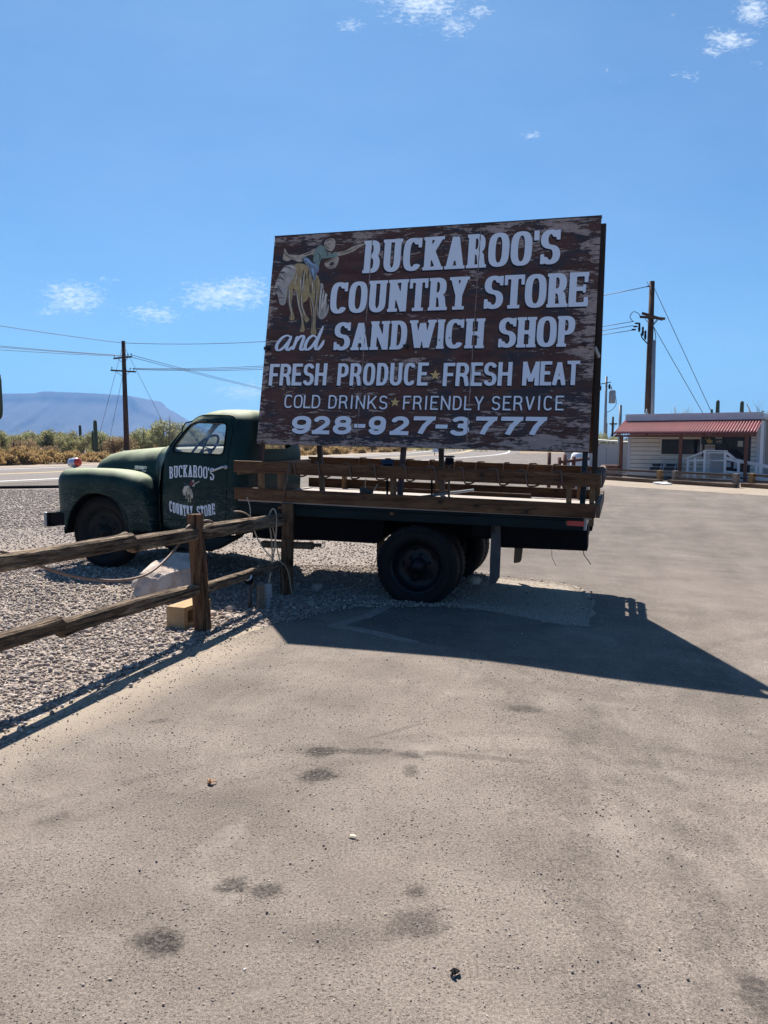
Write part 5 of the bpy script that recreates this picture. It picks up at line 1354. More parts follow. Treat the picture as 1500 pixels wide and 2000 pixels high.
# --- small flood lamps aimed at the billboard
def flood(name, label, lx, ly, lz, mat, size, yaw, pitch, postmat):
    r_ = thing(name, label, 'flood lamp', W(lx, ly, BZ(lx)), -TR_ANG + yaw)
    h = lz - BZ(lx); mb = MB(); mb.tube([(0, 0, 0), (0, 0, h - size * .5)], .012, 8); mb.lathe([(.05, 0), (.05, .015), (.012, .02)], 12); mb.build('stem', postmat, r_)
    rot = Matrix.Rotation(pitch, 3, 'X'); hb = MB(); w, d_, hh = size, size * .7, size * .8
    pf = [Vector(v) for v in ((-w * .35, d_ * .5, -hh * .35), (w * .35, d_ * .5, -hh * .35), (w * .35, d_ * .5, hh * .35), (-w * .35, d_ * .5, hh * .35), (-w / 2, -d_ * .5, -hh / 2), (w / 2, -d_ * .5, -hh / 2), (w / 2, -d_ * .5, hh / 2), (-w / 2, -d_ * .5, hh / 2))]
    hb.add([rot @ v + Vector((0, 0, h)) for v in pf], [(0, 1, 2, 3), (7, 6, 5, 4), (0, 4, 5, 1), (1, 5, 6, 2), (2, 6, 7, 3), (3, 7, 4, 0)])
    hb.box(rot @ Vector((0, 0, hh * .62)) + Vector((0, 0, h)), (w * 1.15, d_ * 1.35, .008), rot @ Matrix.Rotation(-.2, 3, 'X'))
    hd = hb.build('lamp_housing', mat, r_, bevel=.004)
    gb = MB(); gb.box(rot @ Vector((0, -d_ * .51, 0)) + Vector((0, 0, h)), (w * .85, .004, hh * .82), rot); gb.build('lamp_glass', M['darkglass'], hd)
flood('flood_lamp', 'small blue flood lamp behind the near bed rail under the billboard', -.50, .62, 1.33, M['blue'], .12, .4, .4, M['black'])
flood('flood_lamp', 'dark square flood lamp with a tilted hood beside the middle billboard leg', .07, 1.1, 1.375, simple('dark_lamp_shell', (.035, .033, .032), .6, 0, .2, 20), .10, .3, .3, M['oldwood'])
bl = thing('bulb_lamp', 'white bulb lamp poking above the near bed rail beside the billboard leg', 'bulb lamp', W(.055, .35, BZ(0)), -TR_ANG)
mb = MB(); mb.tube([(0, 0, 0), (0, 0, .28)], .010, 8); mb.build('stem', M['black'], bl)
mb = MB(); V, F = along((0, 0, .31), [(0, -.045), (.012, -.042), (.015, -.015), (.030, .015), (.032, .035), (.020, .052), (0, .056)], Vector((.8, -.3, .35)).normalized()); mb.add(V, F, 0, True); mb.build('bulb', M['white'], bl)
bl = thing('bulb_lamp', 'dark bulb lamp hanging between the near bed rails beside a stake', 'bulb lamp', W(-.575, .10, BZ(-.57)), -TR_ANG)
mb = MB(); V, F = along((0, 0, .105), [(0, -.085), (.018, -.08), (.022, -.04), (.052, .0), (.058, .035), (.045, .05), (0, .052)], Vector((-.9, -.25, -.1)).normalized()); mb.add(V, F, 0, True); mb.build('lamp_housing', simple('dark_lamp_can', (.05, .045, .04), .6, 0, .2, 20), bl)
mb = MB(); mb.tube([(.02, 0, .10), (.0, .0, .18), (.01, .0, .24)], .006, 6); mb.tube([(.05, 0, .07), (.13, .02, .19)], .006, 6); mb.build('stem', M['cordpale'], bl)

# ------------------------------------------------------------------ split-rail fence
PA, PB = Vector((-1.53, 6.27, 0)), Vector((-1.01, 7.76, 0)); PC = Vector((-2.33, 3.93, .05))
fence = thing('split_rail_fence', 'weathered brown split rail fence with two rails running beside the gravel', 'fence', PA, 0)


def fpost(p, h, w, seed, lean=(0, 0)):
    mb = MB(); P = []; n = 14; rr = random.Random(seed); sq = [rr.uniform(.94, 1.06) for _ in range(n)]
    for k in range(17):
        z = -.12 + (h + .12) * k / 16; row = []
        for j in range(n):
            a = 2 * math.pi * j / n + .2; c, s_ = math.cos(a), math.sin(a); q = 1 / max(abs(c), abs(s_)) ** .75
            r_ = w / 2 * q * sq[j] * (1 + .05 * nz(c * 2 + seed, s_ * 2, z * 3)) * (1.04 - .06 * z)
            r_ -= .006 * max(0, nz(j * 3.1, seed, z * .7)) * 1.5
            row.append((r_ * c + lean[0] * z, r_ * s_ + lean[1] * z, z))
        P.append(row)
    mb.grid([r_ + [r_[0]] for r_ in P]); o_ = len(mb.v); mb.add([(q[0], q[1], q[2] - .004 * (i % 3)) for i, q in enumerate(P[-1])], [tuple(range(n))])
    o = mb.build('post', M['fencez'], fence, weld=.0005); o.location = p - PA
    return o
fpost(PA, .99, .125, 1, (-.045, 0)); fpost(PB, .955, .125, 4, (.03, 0)); fpost(PC, 1.0, .13, 9)
mb = MB(); mb.box((-.058, -.02, .83), (.03, .06, .12)); mb.lathe([(0, 0), (.012, 0), (.012, .004), (0, .004)], 10, (.03, -.069, .62), 'y')


def rail(p0, p1, h, w, seed, mat='fence', kink=None, taper=True):
    """rough split rail along its own x axis"""
    p0, p1 = Vector(p0), Vector(p1); L = (p1 - p0).length; mb = MB(); P = []; n = 20; K = 72
    for k in range(K + 1):
        f = k / K; x = L * f; e = min(f, 1 - f); tp = min(1, .62 + e * 6) if taper else 1
        kk = 1.0; dz_ = 0
        if kink:
            d_ = (f - kink) / .025; kk = 1 + .16 * math.exp(-d_ * d_) ; dz_ = .018 * (1 if f < kink else -1) * math.exp(-abs(f - kink) * 9)
        row = []
        bend = .022 * nz(f * 2.2, seed, 0) ; bz = .020 * nz(f * 2.0, seed, 9) + dz_
        for j in range(n):
            a = 2 * math.pi * j / n; c, s_ = math.cos(a), math.sin(a)
            q = 1 / (abs(c) ** 5 + abs(s_) ** 5) ** .2
            lump = 1 + .13 * nz(c * 1.1 + seed * 3, s_ * 1.1, f * 2.5) + .06 * nz(c * 3.5, s_ * 3.5 + seed, f * 9)
            groove = -.16 * max(0, nz(j * 2.7 + seed, 5, f * 1.3)) * (1 if j % 2 else .2)
            r_ = tp * kk * q * (lump + groove)
            row.append((x, bend + w / 2 * r_ * c, bz + h / 2 * r_ * s_))
        P.append(row + [row[0]])
    mb.grid(P, smooth=False); mb.add(P[0][:-1], [tuple(range(n))]); mb.add(P[-1][:-1], [tuple(range(n))])
    o = mb.build('rail', M[mat], fence, weld=.0005); d = (p1 - p0).normalized()
    for f_ in o.data.polygons: f_.use_smooth = True
    bm_ = bmesh.new(); bm_.from_mesh(o.data)
    for e in bm_.edges: e.smooth = len(e.link_faces) == 2 and e.calc_face_angle(0) < R(28)
    bm_.to_mesh(o.data); bm_.free()
    o.location = p0 - PA; o.rotation_euler = (0, -math.asin(d.z), math.atan2(d.y, d.x)); return o
Z = lambda p, z: Vector((p.x, p.y, z))
rail(Z(PC, .918) + Vector((-.02, -.06, 0)), Z(PA, .832) + Vector((-.01, .02, 0)), .106, .088, 2, 'fence', .64)
rail(Z(PC, .458) + Vector((-.02, -.06, 0)), Z(PA, .362) + Vector((-.01, .02, 0)), .100, .085, 5, 'fence', .36)
rail(Z(PA, .838) + Vector((0, -.02, 0)), Z(PB, .800) + Vector((-.03, -.02, 0)), .125, .09, 7, 'fence')
rail(Z(PA, .355) + Vector((0, -.02, 0)), Z(PB, .335) + Vector((-.03, 0, 0)), .085, .065, 11, 'fence')

# cords hung over the fence
co = thing('extension_cord', 'thick faded brown cord drooping along the split rail fence', 'cord', PA)
G3 = lambda pts: [Vector(p) - PA for p in pts]
mb = MB(); mb.tube(smooth_poly3(G3([(-2.30, 4.00, 1.01), (-2.19, 4.30, .965), (-2.10, 4.50, .86), (-2.00, 4.85, .72), (-1.88, 5.25, .62), (-1.78, 5.60, .60), (-1.70, 5.88, .68), (-1.63, 6.05, .80), (-1.60, 6.12, .895), (-1.585, 6.19, .905), (-1.60, 6.30, .90), (-1.50, 6.36, .925), (-1.455, 6.42, .895), (-1.42, 6.48, .80)])), .0095, 8)
mb.build('cable', M['cord'], co)
co = thing('extension_cord', 'pale tan cord looped over the top rail and hanging down beside the second fence post', 'cord', PB)
G4 = lambda pts: [Vector(p) - PB for p in pts]
mb = MB()
mb.tube(smooth_poly3(G4([(-1.15, 7.52, .84), (-1.13, 7.60, .905), (-1.09, 7.56, .90), (-1.07, 7.50, .80), (-1.08, 7.48, .60), (-1.11, 7.46, .40), (-1.14, 7.45, .20), (-1.16, 7.44, .03)])), .008, 7)
mb.tube(smooth_poly3(G4([(-1.15, 7.55, .78), (-1.12, 7.52, .55), (-1.13, 7.47, .30), (-1.17, 7.44, .10), (-1.19, 7.45, .02)])), .007, 7)
mb.tube(smooth_poly3(G4([(-1.12, 7.55, .76), (-1.09, 7.55, .60), (-1.06, 7.58, .42), (-1.03, 7.62, .34)])), .006, 7)
mb.tube(smooth_poly3(G4([(-1.08, 7.54, .40), (-1.01, 7.58, .35), (-.975, 7.64, .25), (-.955, 7.66, .10), (-.94, 7.67, .01)])), .006, 7)
mb.tube(smooth_poly3(G4([(-1.40, 7.72, 1.02), (-1.36, 7.66, .93), (-1.33, 7.55, .80), (-1.26, 7.50, .62), (-1.16, 7.50, .47), (-1.08, 7.54, .38)])), .006, 7)
mb.tube(smooth_poly3(G4([(-1.42, 7.15, .93), (-1.36, 7.24, .915), (-1.30, 7.32, .86), (-1.26, 7.38, .74)])), .007, 7)
mb.build('cable', M['cordpale'], co)
w_ = thing('thin_wire', 'thin pale wire trailing across the gravel in front of the rear truck wheel', 'wire', (-.5, 7.9, 0))
mb = MB(); mb.tube(smooth_poly3([Vector(p) - Vector((-.5, 7.9, 0)) for p in [(-.05, 7.95, .55), (-.08, 7.93, .36), (-.14, 7.90, .22), (-.30, 7.88, .08), (-.52, 7.86, .03), (-.75, 7.84, .03), (-.95, 7.86, .05)]]), .003, 5); mb.build('cable', M['cordpale'], w_)
w_ = thing('thin_wire', 'short black wire dangling below the tail of the truck', 'wire', W(1.56, .25, .58), -TR_ANG)
mb = MB(); mb.tube(smooth_poly3([Vector(p) for p in [(0, 0, .02), (.01, -.01, -.06), (.04, -.02, -.10), (.075, -.03, -.15)]]), .004, 5); mb.build('cable', M['black'], w_)
w_ = thing('thin_wire', 'long thin wire hanging straight down under the truck bed tail', 'wire', W(1.27, .25, .60), -TR_ANG)
mb = MB(); mb.tube(smooth_poly3([Vector(p) for p in [(0, 0, .12), (.0, -.01, -.06), (.005, -.02, -.12), (.03, -.02, -.17), (.04, -.02, -.20)]]), .0022, 5); mb.build('cable', M['black'], w_)


# ------------------------------------------------------------------ rocks, block, garden light
def rock(name, label, loc, size, seed, flat=.9, mat='rock', sub=4, poly=None):
    bm_ = bmesh.new(); bmesh.ops.create_icosphere(bm_, subdivisions=sub, radius=1.0)
    rr = random.Random(seed); planes = [(Vector((rr.uniform(-1, 1), rr.uniform(-1, 1), rr.uniform(-.3, .6))).normalized(), rr.uniform(.62, .85)) for _ in range(9)]
    planes += poly or []
    for v in bm_.verts:
        p = v.co.copy()
        for n_, d_ in planes:
            e = p.dot(n_) - d_
            if e > 0: p -= n_ * e * .93
        p *= 1 + .05 * mnoise.fractal(p * 3 + Vector((seed, 0, 0)), 1, 2, 4) + .015 * mnoise.noise(p * 14)
        v.co = Vector((p.x * size[0], p.y * size[1], p.z * size[2]))
    for f_ in bm_.faces: f_.smooth = True
    for e in bm_.edges: e.smooth = e.calc_face_angle(0) < R(24)
    me = bpy.data.meshes.new(name); bm_.to_mesh(me); bm_.free()
    o = link(name, me, M[mat]); o.location = loc; o.rotation_euler = (0, 0, rr.uniform(0, 6) if poly is None else 0)
    return tag(o, label, 'rock')
bm_ = bmesh.new()
for v in ((-.31, -.22, -.05), (.02, -.30, -.05), (.31, -.20, -.05), (.33, .2, -.05), (-.1, .28, -.05), (-.33, .12, -.05), (-.215, -.13, .275), (-.07, -.23, .245), (.14, -.20, .315), (.285, -.11, .335), (.25, .15, .435), (.05, .2, .45), (-.16, .1, .365), (.33, .02, .22)): bm_.verts.new(v)
bmesh.ops.convex_hull(bm_, input=bm_.verts)
for q in range(4): bmesh.ops.subdivide_edges(bm_, edges=[e for e in bm_.edges if e.calc_length() > .022], cuts=1, use_grid_fill=True); bmesh.ops.triangulate(bm_, faces=bm_.faces)
for v in bm_.verts:
    p = v.co.copy(); n_ = mnoise.noise_vector(p * 7) * .014 + mnoise.noise_vector(p * 23) * .006; chip = max(0, mnoise.noise(p * 9 + Vector((3, 1, 7))) - .15) * .05
    v.co = p + n_ - Vector((p.x, p.y, p.z * .6)).normalized() * chip
bmesh.ops.recalc_face_normals(bm_, faces=bm_.faces)
for f_ in bm_.faces: f_.smooth = True
for e in bm_.edges: e.smooth = len(e.link_faces) == 2 and e.calc_face_angle(0) < R(26)
me = bpy.data.meshes.new('boulder'); bm_.to_mesh(me); bm_.free(); o = link('boulder', me, M['rock']); o.location = (-2.21, 7.58, 0)
tag(o, 'large pale flat-topped boulder on the gravel behind the fence', 'rock')
rock('rock', 'small rounded rock leaning against the left of the pale boulder', (-2.53, 7.75, .07), (.14, .12, .13), 8, sub=3)
rr = random.Random(21)
for i, (x, y, s_, lab) in enumerate([(-1.44, 7.02, .06, 'fist-sized pale rock just left of the garden light'), (-1.57, 6.80, .055, 'fist-sized tan rock on the gravel right of the fence post'), (-.72, 8.0, .085, 'dark broken rock just right of the second fence post'),
                                     (1.0, 8.42, .11, 'rough brown rock at the foot of the grey mud flap'), (-1.40, 6.68, .045, 'small flat stone right of the concrete block'), (-1.93, 6.20, .03, 'small dark stone left of the concrete block')]):
    rock('rock', lab, (x, y, .025), (s_, s_ * .85, s_ * .6), 30 + i, sub=2)
for i, (x, y, z, lab) in enumerate([(.62, 8.05, .14, 'stacked wood block wedged behind the rear truck wheel'), (.60, 8.10, .05, 'lower wood block wedged under the stacked block behind the wheel')]):
    r_ = thing('wood_block', lab, 'wood block', (x, y, z), -TR_ANG + .2 * i); mb = MB(); mb.box((0, 0, 0), (.34, .16, .085)); mb.build('block', M['oldwood'], r_, bevel=.006)

blk = thing('concrete_block', 'tan hollow concrete block lying by the first fence post', 'block', (-1.69, 6.30, 0), math.atan2(.23, .09))
mb = MB(); mb.b(0, .39, 0, .185, .0, .19); cb = mb.build('shell', M['concrete'], blk)
boolean(cb, MB().prism(rounded([(.05, .045), (.185, .04), (.185, .155), (.052, .15)], .012), -.05, .155, 'xz'))
boolean(cb, MB().prism(rounded([(.215, .045), (.345, .04), (.345, .155), (.217, .15)], .012), -.05, .155, 'xz'))
cb.data.materials.clear(); cb.data.materials.append(M['concrete'])
md = cb.modifiers.new('b', 'BEVEL'); md.width = .005; md.segments = 2; md.limit_method = 'ANGLE'

gl_ = thing('garden_light', 'small solar garden light with white disc top on a black stake', 'garden light', (-1.262, 7.03, 0))
mb = MB(); mb.tube([(0, 0, -.05), (0, 0, .27)], .019, 10); mb.tube([(.016, 0, .20), (.035, 0, .26), (.03, 0, .30)], .014, 8); mb.build('stake', simple('black_white_tube', (.05, .05, .05), .5, 0, .6, 10), gl_)
lax = Vector((-.12, -.62, .78)).normalized(); mb = MB(); V, F = along((-.012, -.01, .305), [(0, -.05), (.034, -.045), (.046, -.02), (.048, .018), (.044, .024)], lax); mb.add(V, F, 0, True); lb_ = mb.build('lamp_body', M['black'], gl_)
mb = MB(); V, F = along((-.012, -.01, .305), [(.045, .020), (.042, .028), (0, .030)], lax); mb.add(V, F, 0, True); mb.build('lamp_cap', M['white'], lb_)
st_ = thing('wood_stake', 'short square wooden stake beside the garden light', 'stake', (-1.165, 7.06, 0), .5)
mb = MB(); mb.add([(-.034, -.02, -.05), (.034, -.02, -.05), (.034, .02, -.05), (-.034, .02, -.05), (-.034, -.02, .235), (.034, -.02, .25), (.034, .02, .265), (-.034, .02, .25)], [(0, 3, 2, 1), (4, 5, 6, 7), (0, 1, 5, 4), (1, 2, 6, 5), (2, 3, 7, 6), (3, 0, 4, 7)]); mb.build('post', M['oldwood'], st_, bevel=.003)
bx_ = thing('outlet_box', 'grey outlet box standing behind the short wooden stake', 'outlet box', (-1.11, 7.14, 0), .4)
mb = MB(); mb.b(-.035, .035, -.025, .025, .10, .235); mb.b(-.02, .02, -.01, .01, -.05, .10); b_ = mb.build('box', M['greysteel'], bx_, bevel=.004); mb = MB(); mb.b(-.026, .026, -.031, -.025, .125, .215); mb.build('cover', M['greysteel'], b_, bevel=.002)

# black hose along the far edge of the gravel
hs = thing('black_band', 'black hose lying along the edge of the gravel beside the highway', 'band', (-12, 25.2, 0))
mb = MB(); mb.tube([(x + 12, (25.0 + (x + 12.7) * .23 + .15 * nz(x * .5, 0)) - 25.2, .04) for x in np.linspace(-22, -8.6, 40)], .065, 8); mb.build('band', M['black'], hs)  # black tube drawn as the dark line along the gravel edge

# leaves and bits on the lot
for i, (x, y, m_, lab, a) in enumerate([(-.82, 3.40, 'leaf', 'curled brown dead leaf on the bare lot', .4), (-.14, 2.93, 'leafpale', 'single pale leaf lying on the lot', -.3), (.213, 2.13, 'black', 'black scrap of debris lying on the lot near the camera', .8)]):
    r_ = thing('leaf' if i < 2 else 'debris_scrap', lab, 'leaf' if i < 2 else 'scrap', (x, y, .003), a); mb = MB()
    def lf(l, w, h, ang, mb=mb):
        P = []
        for k in range(9):
            f = k / 8; ww = w * math.sin(math.pi * f) ** .8; c, s_ = math.cos(ang), math.sin(ang)
            row = []
            for j in (-1, 0, 1): u, v = l * (f - .1), ww * j; row.append((u * c - v * s_, u * s_ + v * c, .002 + h * math.sin(math.pi * f) + (.004 if j else 0)))
            P.append(row)
        mb.grid(P)
    if i == 0:
        lf(.045, .008, .010, 0); lf(.040, .007, .014, 1.1); lf(.035, .006, .006, -.9)
    elif i == 1: lf(.034, .007, .004, 0)
    else: lf(.024, .010, .008, 0); lf(.022, .008, .011, 1.6); lf(.016, .008, .012, 3.0)
    o = mb.build('blade' if i < 2 else 'scrap', M[m_], r_, fixn=False); md = o.modifiers.new('s', 'SOLIDIFY'); md.thickness = .0015

# ------------------------------------------------------------------ gravel stones
def stones(name, n, area, smin, smax, seed, dens=None, hfun=gravel_h, z0=.008, mat='stone'):
    rs = np.random.default_rng(seed); x0, x1, y0, y1 = area; pts = np.empty((0, 2)); poly = np.array(GRAVEL)
    while len(pts) < n:
        c = rs.uniform((x0, y0), (x1, y1), (n, 2)); d = sd_poly(c[:, 0], c[:, 1], GRAVEL)
        nn_ = np.array([mnoise.noise(Vector((a * 1.7, b * 1.7, 0))) for a, b in c])
        keep = dens(c[:, 0], c[:, 1], d, rs.random(len(c)), nn_)
        pts = np.vstack([pts, c[keep]])
    pts = pts[:n]
    ico = bmesh.new(); bmesh.ops.create_icosphere(ico, subdivisions=1, radius=1.0); base = np.array([v.co[:] for v in ico.verts]); tri = np.array([[v.index for v in f.verts] for f in ico.faces]); ico.free()
    nv, nf = len(base), len(tri)
    s_ = smin + (smax - smin) * rs.random(n) ** 2.2
    sc_ = np.stack([s_ * rs.uniform(.75, 1.35, n), s_ * rs.uniform(.6, 1.0, n), s_ * rs.uniform(.45, .85, n)], 1) / 2
    an = rs.uniform(0, 6.28, n); tl_ = rs.uniform(-.5, .5, n)
    V = base[None] * (1 + rs.uniform(-.22, .18, (n, nv, 1))) * sc_[:, None, :]
    ct, st = np.cos(tl_)[:, None], np.sin(tl_)[:, None]; xz = V[:, :, 0] * ct - V[:, :, 2] * st; zz = V[:, :, 0] * st + V[:, :, 2] * ct
    ca, sa = np.cos(an)[:, None], np.sin(an)[:, None]
    X = xz * ca - V[:, :, 1] * sa + pts[:, 0:1]; Y = xz * sa + V[:, :, 1] * ca + pts[:, 1:2]
    h = hfun(pts[:, 0], pts[:, 1])[:, None] if hfun else 0
    Zz = zz + h + z0 + sc_[:, 2:3] * .45
    co_ = np.stack([X, Y, Zz], 2).reshape(-1, 3); idx = (tri[None] + (np.arange(n) * nv)[:, None, None]).reshape(-1)
    me = bpy.data.meshes.new(name); me.vertices.add(len(co_)); me.vertices.foreach_set('co', co_.ravel()); me.loops.add(len(idx)); me.loops.foreach_set('vertex_index', idx.astype(np.int32))
    me.polygons.add(n * nf); me.polygons.foreach_set('loop_start', np.arange(0, n * nf * 3, 3, dtype=np.int32)); me.update(calc_edges=True)
    o = link(name, me, M[mat]); return tag(o, kind='stuff')
stones('gravel', 42000, (-4.2, 2.35, 2.0, 9.6), .009, .036, 1, lambda x, y, d, r_, n_: (d < .10 + n_ * .06) & ((d < -.30) | (y > 6.5) | (r_ < np.clip((.10 - d) / .42, .02, 1) ** 2.2)) & ((LOC_np(x, y)[0] < .45) | (r_ < .03)))
stones('coarse_gravel', 900, (-3.6, -.5, 2.6, 8.6), .030, .065, 2, lambda x, y, d, r_, n_: (d < -.15) & (n_ > -.1))
stones('fine_gravel', 24000, (.2, 2.3, 6.5, 9.2), .005, .014, 3, lambda x, y, d, r_, n_: (d < -.01) & (LOC_np(x, y)[0] > .2), gravel_h, .003, 'stonepale')
stones('loose_pebbles', 2600, (-2.4, 2.4, 1.8, 8.0), .004, .014, 4, lambda x, y, d, r_, n_: (d > .0) & (r_ < np.clip(np.exp(-d * 4.5) + .05, 0, 1)), lambda x, y: lot_z(x, y), .002)
stones('far_gravel', 16000, (-19, -1.5, 13.5, 24.5), .025, .06, 8, lambda x, y, d, r_, n_: (d < -.1) & (x > -.56 * y - 1))
stones('side_gravel', 12000, (-8.5, -4.1, 2.0, 9.0), .012, .036, 12, lambda x, y, d, r_, n_: (d < -.1))
stones('lot_grit', 7000, (-2.0, 2.6, 1.85, 6.2), .003, .0095, 6, lambda x, y, d, r_, n_: (d > .1) & (r_ < .45 + n_ * .9) & (np.abs(x) < y * .56 + .1), lambda x, y: lot_z(x, y), .0005)
stones('mid_gravel', 20000, (-9.5, 0.8, 8.2, 15.0), .012, .036, 5, lambda x, y, d, r_, n_: (d < -.1))

# ------------------------------------------------------------------ power poles and cables
def pole(name, label, loc, h, r0, r1, arms, cat='utility pole', mat='polewood', group=None):
    r_ = thing(name, label, cat, loc, 0, group); mb = MB()
    mb.tube([(0, 0, -.3), (0, 0, h * .5), (0, 0, h)], [r0, (r0 + r1) / 2, r1], 12); mb.build('shaft', M[mat], r_)
    for (z, L, yaw, dz_, ins) in arms:
        c, s_ = math.cos(yaw), math.sin(yaw); mb = MB(); f = -(r0 + .02)
        mb.beam((-L / 2 * c, -L / 2 * s_ + f, z + dz_), (L / 2 * c, L / 2 * s_ + f, z - dz_), .10, .12)
        for k in (-1, 1): mb.beam((k * L * .28 * c, k * L * .28 * s_ + f, z - .05), (0, f, z - .45), .03, .03)
        a_ = mb.build('crossarm', M[mat], r_)
        for k in ins:
            ib = MB(); ib.lathe([(.012, .05), (.012, .14), (.045, .15), (.05, .19), (.03, .21), (.04, .24), (.02, .27), (0, .27)], 10, (k * L / 2 * c, k * L / 2 * s_ + f, z - dz_ * k))
            ib.build('insulator', M['black'], a_)
    return r_


def cable(label, pts, sag, r_, group=None, name='power_cable', mat='wire'):
    a, b = Vector(pts[0]), Vector(pts[1]); n = 28; o = thing(name, label, 'cable', a, 0, group); mb = MB()
    mb.tube([(b - a) * (k / n) - Vector((0, 0, sag * 4 * (k / n) * (1 - k / n))) for k in range(n + 1)], r_, 5); mb.build('strand', M[mat], o); return o
P1 = Vector((-20.3, 60, 0)); P2 = Vector((13.82, 40, 0)); P2H = 9.76
pole('utility_pole', 'tall brown utility pole with two crossarms beyond the highway', P1, 9.3, .22, .15, [(8.0, 1.45, 0, -.07, (-.9, .2, .55, .9)), (6.97, 1.95, 0, .06, (-.9, .2, .55, .85))])
p2 = pole('utility_pole', 'tall dark utility pole with a pale conduit rising behind the red awning', P2, P2H, .20, .13, [(7.95, 1.45, .50, .10, ()), (7.88, 1.25, -.55, .10, ())])
mb = MB(); mb.tube([(.21, -.08, -.2), (.185, -.08, 3.0), (.15, -.08, 6.75)], .12, 10); mb.build('conduit', M['greysteel'], p2)
mb = MB()
for (x, y, z) in ((-.62, -.1, 7.45), (-.45, -.15, 7.25), (-.33, -.2, 7.05)): mb.lathe([(0, -.28), (.045, -.26), (.07, -.1), (.05, 0), (.06, .12), (.03, .2), (0, .2)], 8, (x, y, z))
mb.tube(smooth_poly3([Vector(p) for p in [(-.95, -.1, 7.7), (-1.12, -.1, 7.95), (-.95, -.1, 8.2), (-.7, -.1, 8.12), (-.55, -.1, 7.9)]]), .018, 5); mb.tube(smooth_poly3([Vector(p) for p in [(-.55, -.15, 7.1), (-.45, -.15, 6.85), (-.15, -.15, 6.55)]]), .03, 5); mb.tube(smooth_poly3([Vector(p) for p in [(.14, -.1, 7.4), (.25, -.1, 6.9), (.15, -.1, 6.7)]]), .02, 5)
for k in range(3): mb.lathe([(0, -.12), (.035, -.1), (.05, 0), (.03, .12), (0, .12)], 8, (-.75 - .08 * k, -.1, 7.62 - .16 * k), 'x')
mb.build('switch_gear', M['black'], p2)
mb = MB(); mb.tube([(-.13, 0, P2H - .25), (-.30, 0, P2H - .27)], .03, 6); mb.tube([(-.13, 0, P2H - .3), (-.25, 0, P2H - .05), (-.28, 0, P2H - .02)], .012, 5); mb.build('bracket', M['black'], p2)
T1, T2 = P1 + Vector((.1, 0, 9.15)), P2 + Vector((-.3, 0, P2H - .28))
CG = 'power cables strung between the utility poles'
cable('uppermost cable from the brown highway pole to the pole behind the awning', (T1, T2), 1.0, .020, CG)
for k, (a, b, lab) in enumerate((((.55, 7.2), (-.9, 7.72), 'highest of the three lower cables between the two tall poles'), ((.75, 7.15), (-.95, 7.50), 'middle one of the three lower cables between the two tall poles'), ((.95, 7.1), (-.9, 7.28), 'lowest of the three lower cables between the two tall poles'))):
    cable(lab, (P1 + Vector((a[0], -.1, a[1])), P2 + Vector((b[0], -.1, b[1]))), .75, .018, CG)
LEFT = Vector((-46, 38, 0))
cable('uppermost cable leaving the highway pole to the left edge', (P1 + Vector((-.1, 0, 9.15)), LEFT + Vector((0, 0, 12.6))), .55, .020, CG)
for k, (z0, z1, x0, lab) in enumerate(((8.22, 10.0, -.65, 'upper of three close cables leaving the highway pole to the left'), (8.16, 9.6, .15, 'middle of three close cables leaving the highway pole to the left'), (8.10, 9.0, .4, 'lower of three close cables leaving the highway pole to the left'))):
    cable(lab, (P1 + Vector((x0, -.1, z0)), LEFT + Vector((.4 * k, 0, z1))), .55, .018, CG)
FAR = Vector((4, 235, 0))
for k, (z0, z1, x0, lab) in enumerate(((8.22, 12.2, .62, 'upper far cable running from the highway pole down behind the billboard'), (8.15, 11.6, .25, 'lower far cable running from the highway pole down behind the billboard'))):
    cable(lab, (P1 + Vector((x0, -.1, z0)), FAR + Vector((2.2 * k, 0, z1))), 1.6, .022, CG)
GG = 'guy wires bracing the utility poles'
cable('guy wire slanting from the top of the highway pole down to its left', (P1 + Vector((-.12, 0, 8.75)), P1 + Vector((-3.3, 1.5, 0))), 0, .014, GG, 'guy_wire')
cable('short guy wire slanting left from the lower crossarm of the highway pole', (P1 + Vector((-.15, 0, 6.6)), P1 + Vector((-2.6, 2.4, 0))), 0, .014, GG, 'guy_wire')
cable('guy wire slanting from the top of the highway pole down to its right', (P1 + Vector((.12, 0, 8.75)), P1 + Vector((4.1, 1.0, 0))), 0, .014, GG, 'guy_wire')
cable('upper guy wire slanting right from the pole behind the awning', (P2 + Vector((.1, 0, P2H - .3)), P2 + Vector((5.15, .6, 0))), 0, .016, GG, 'guy_wire')
cable('lower guy wire slanting right from the pole behind the awning', (P2 + Vector((.1, 0, 7.55)), P2 + Vector((5.0, .6, 0))), 0, .016, GG, 'guy_wire')
P3 = Vector((15.95, 55, 0))
p3 = pole('utility_pole', 'slim grey utility pole with a transformer can right of the billboard', P3, 6.15, .11, .085, [], 'utility pole', 'greysteel')
mb = MB(); mb.lathe([(0, -.5), (.22, -.5), (.24, -.3), (.24, .3), (.2, .42), (0, .45)], 16, (.42, -.1, 4.75)); mb.tube([(.35, -.1, 5.2), (.35, -.1, 5.45)], .04, 8); mb.build('transformer', M['greysteel'], p3)
mb = MB(); mb.beam((-.75, -.1, 5.55), (.3, -.1, 5.75), .06, .06)
for x in (-.8, -.45, .2): mb.lathe([(0, -.28), (.06, -.24), (.09, -.05), (.06, .08), (0, .1)], 8, (x, -.12, 5.48 + x * .15))
mb.tube(smooth_poly3([Vector(p) for p in [(.66, -.1, 4.8), (.72, -.1, 4.2), (.45, -.1, 3.8), (.1, -.1, 3.6)]]), .02, 5); mb.build('switch_gear', M['black'], p3)
p4 = pole('wood_post', 'thin dark wooden pole behind the grey shed', Vector((21.0, 70, 0)), 3.75, .12, .09, [(3.1, .7, 0, 0, ())], 'post')
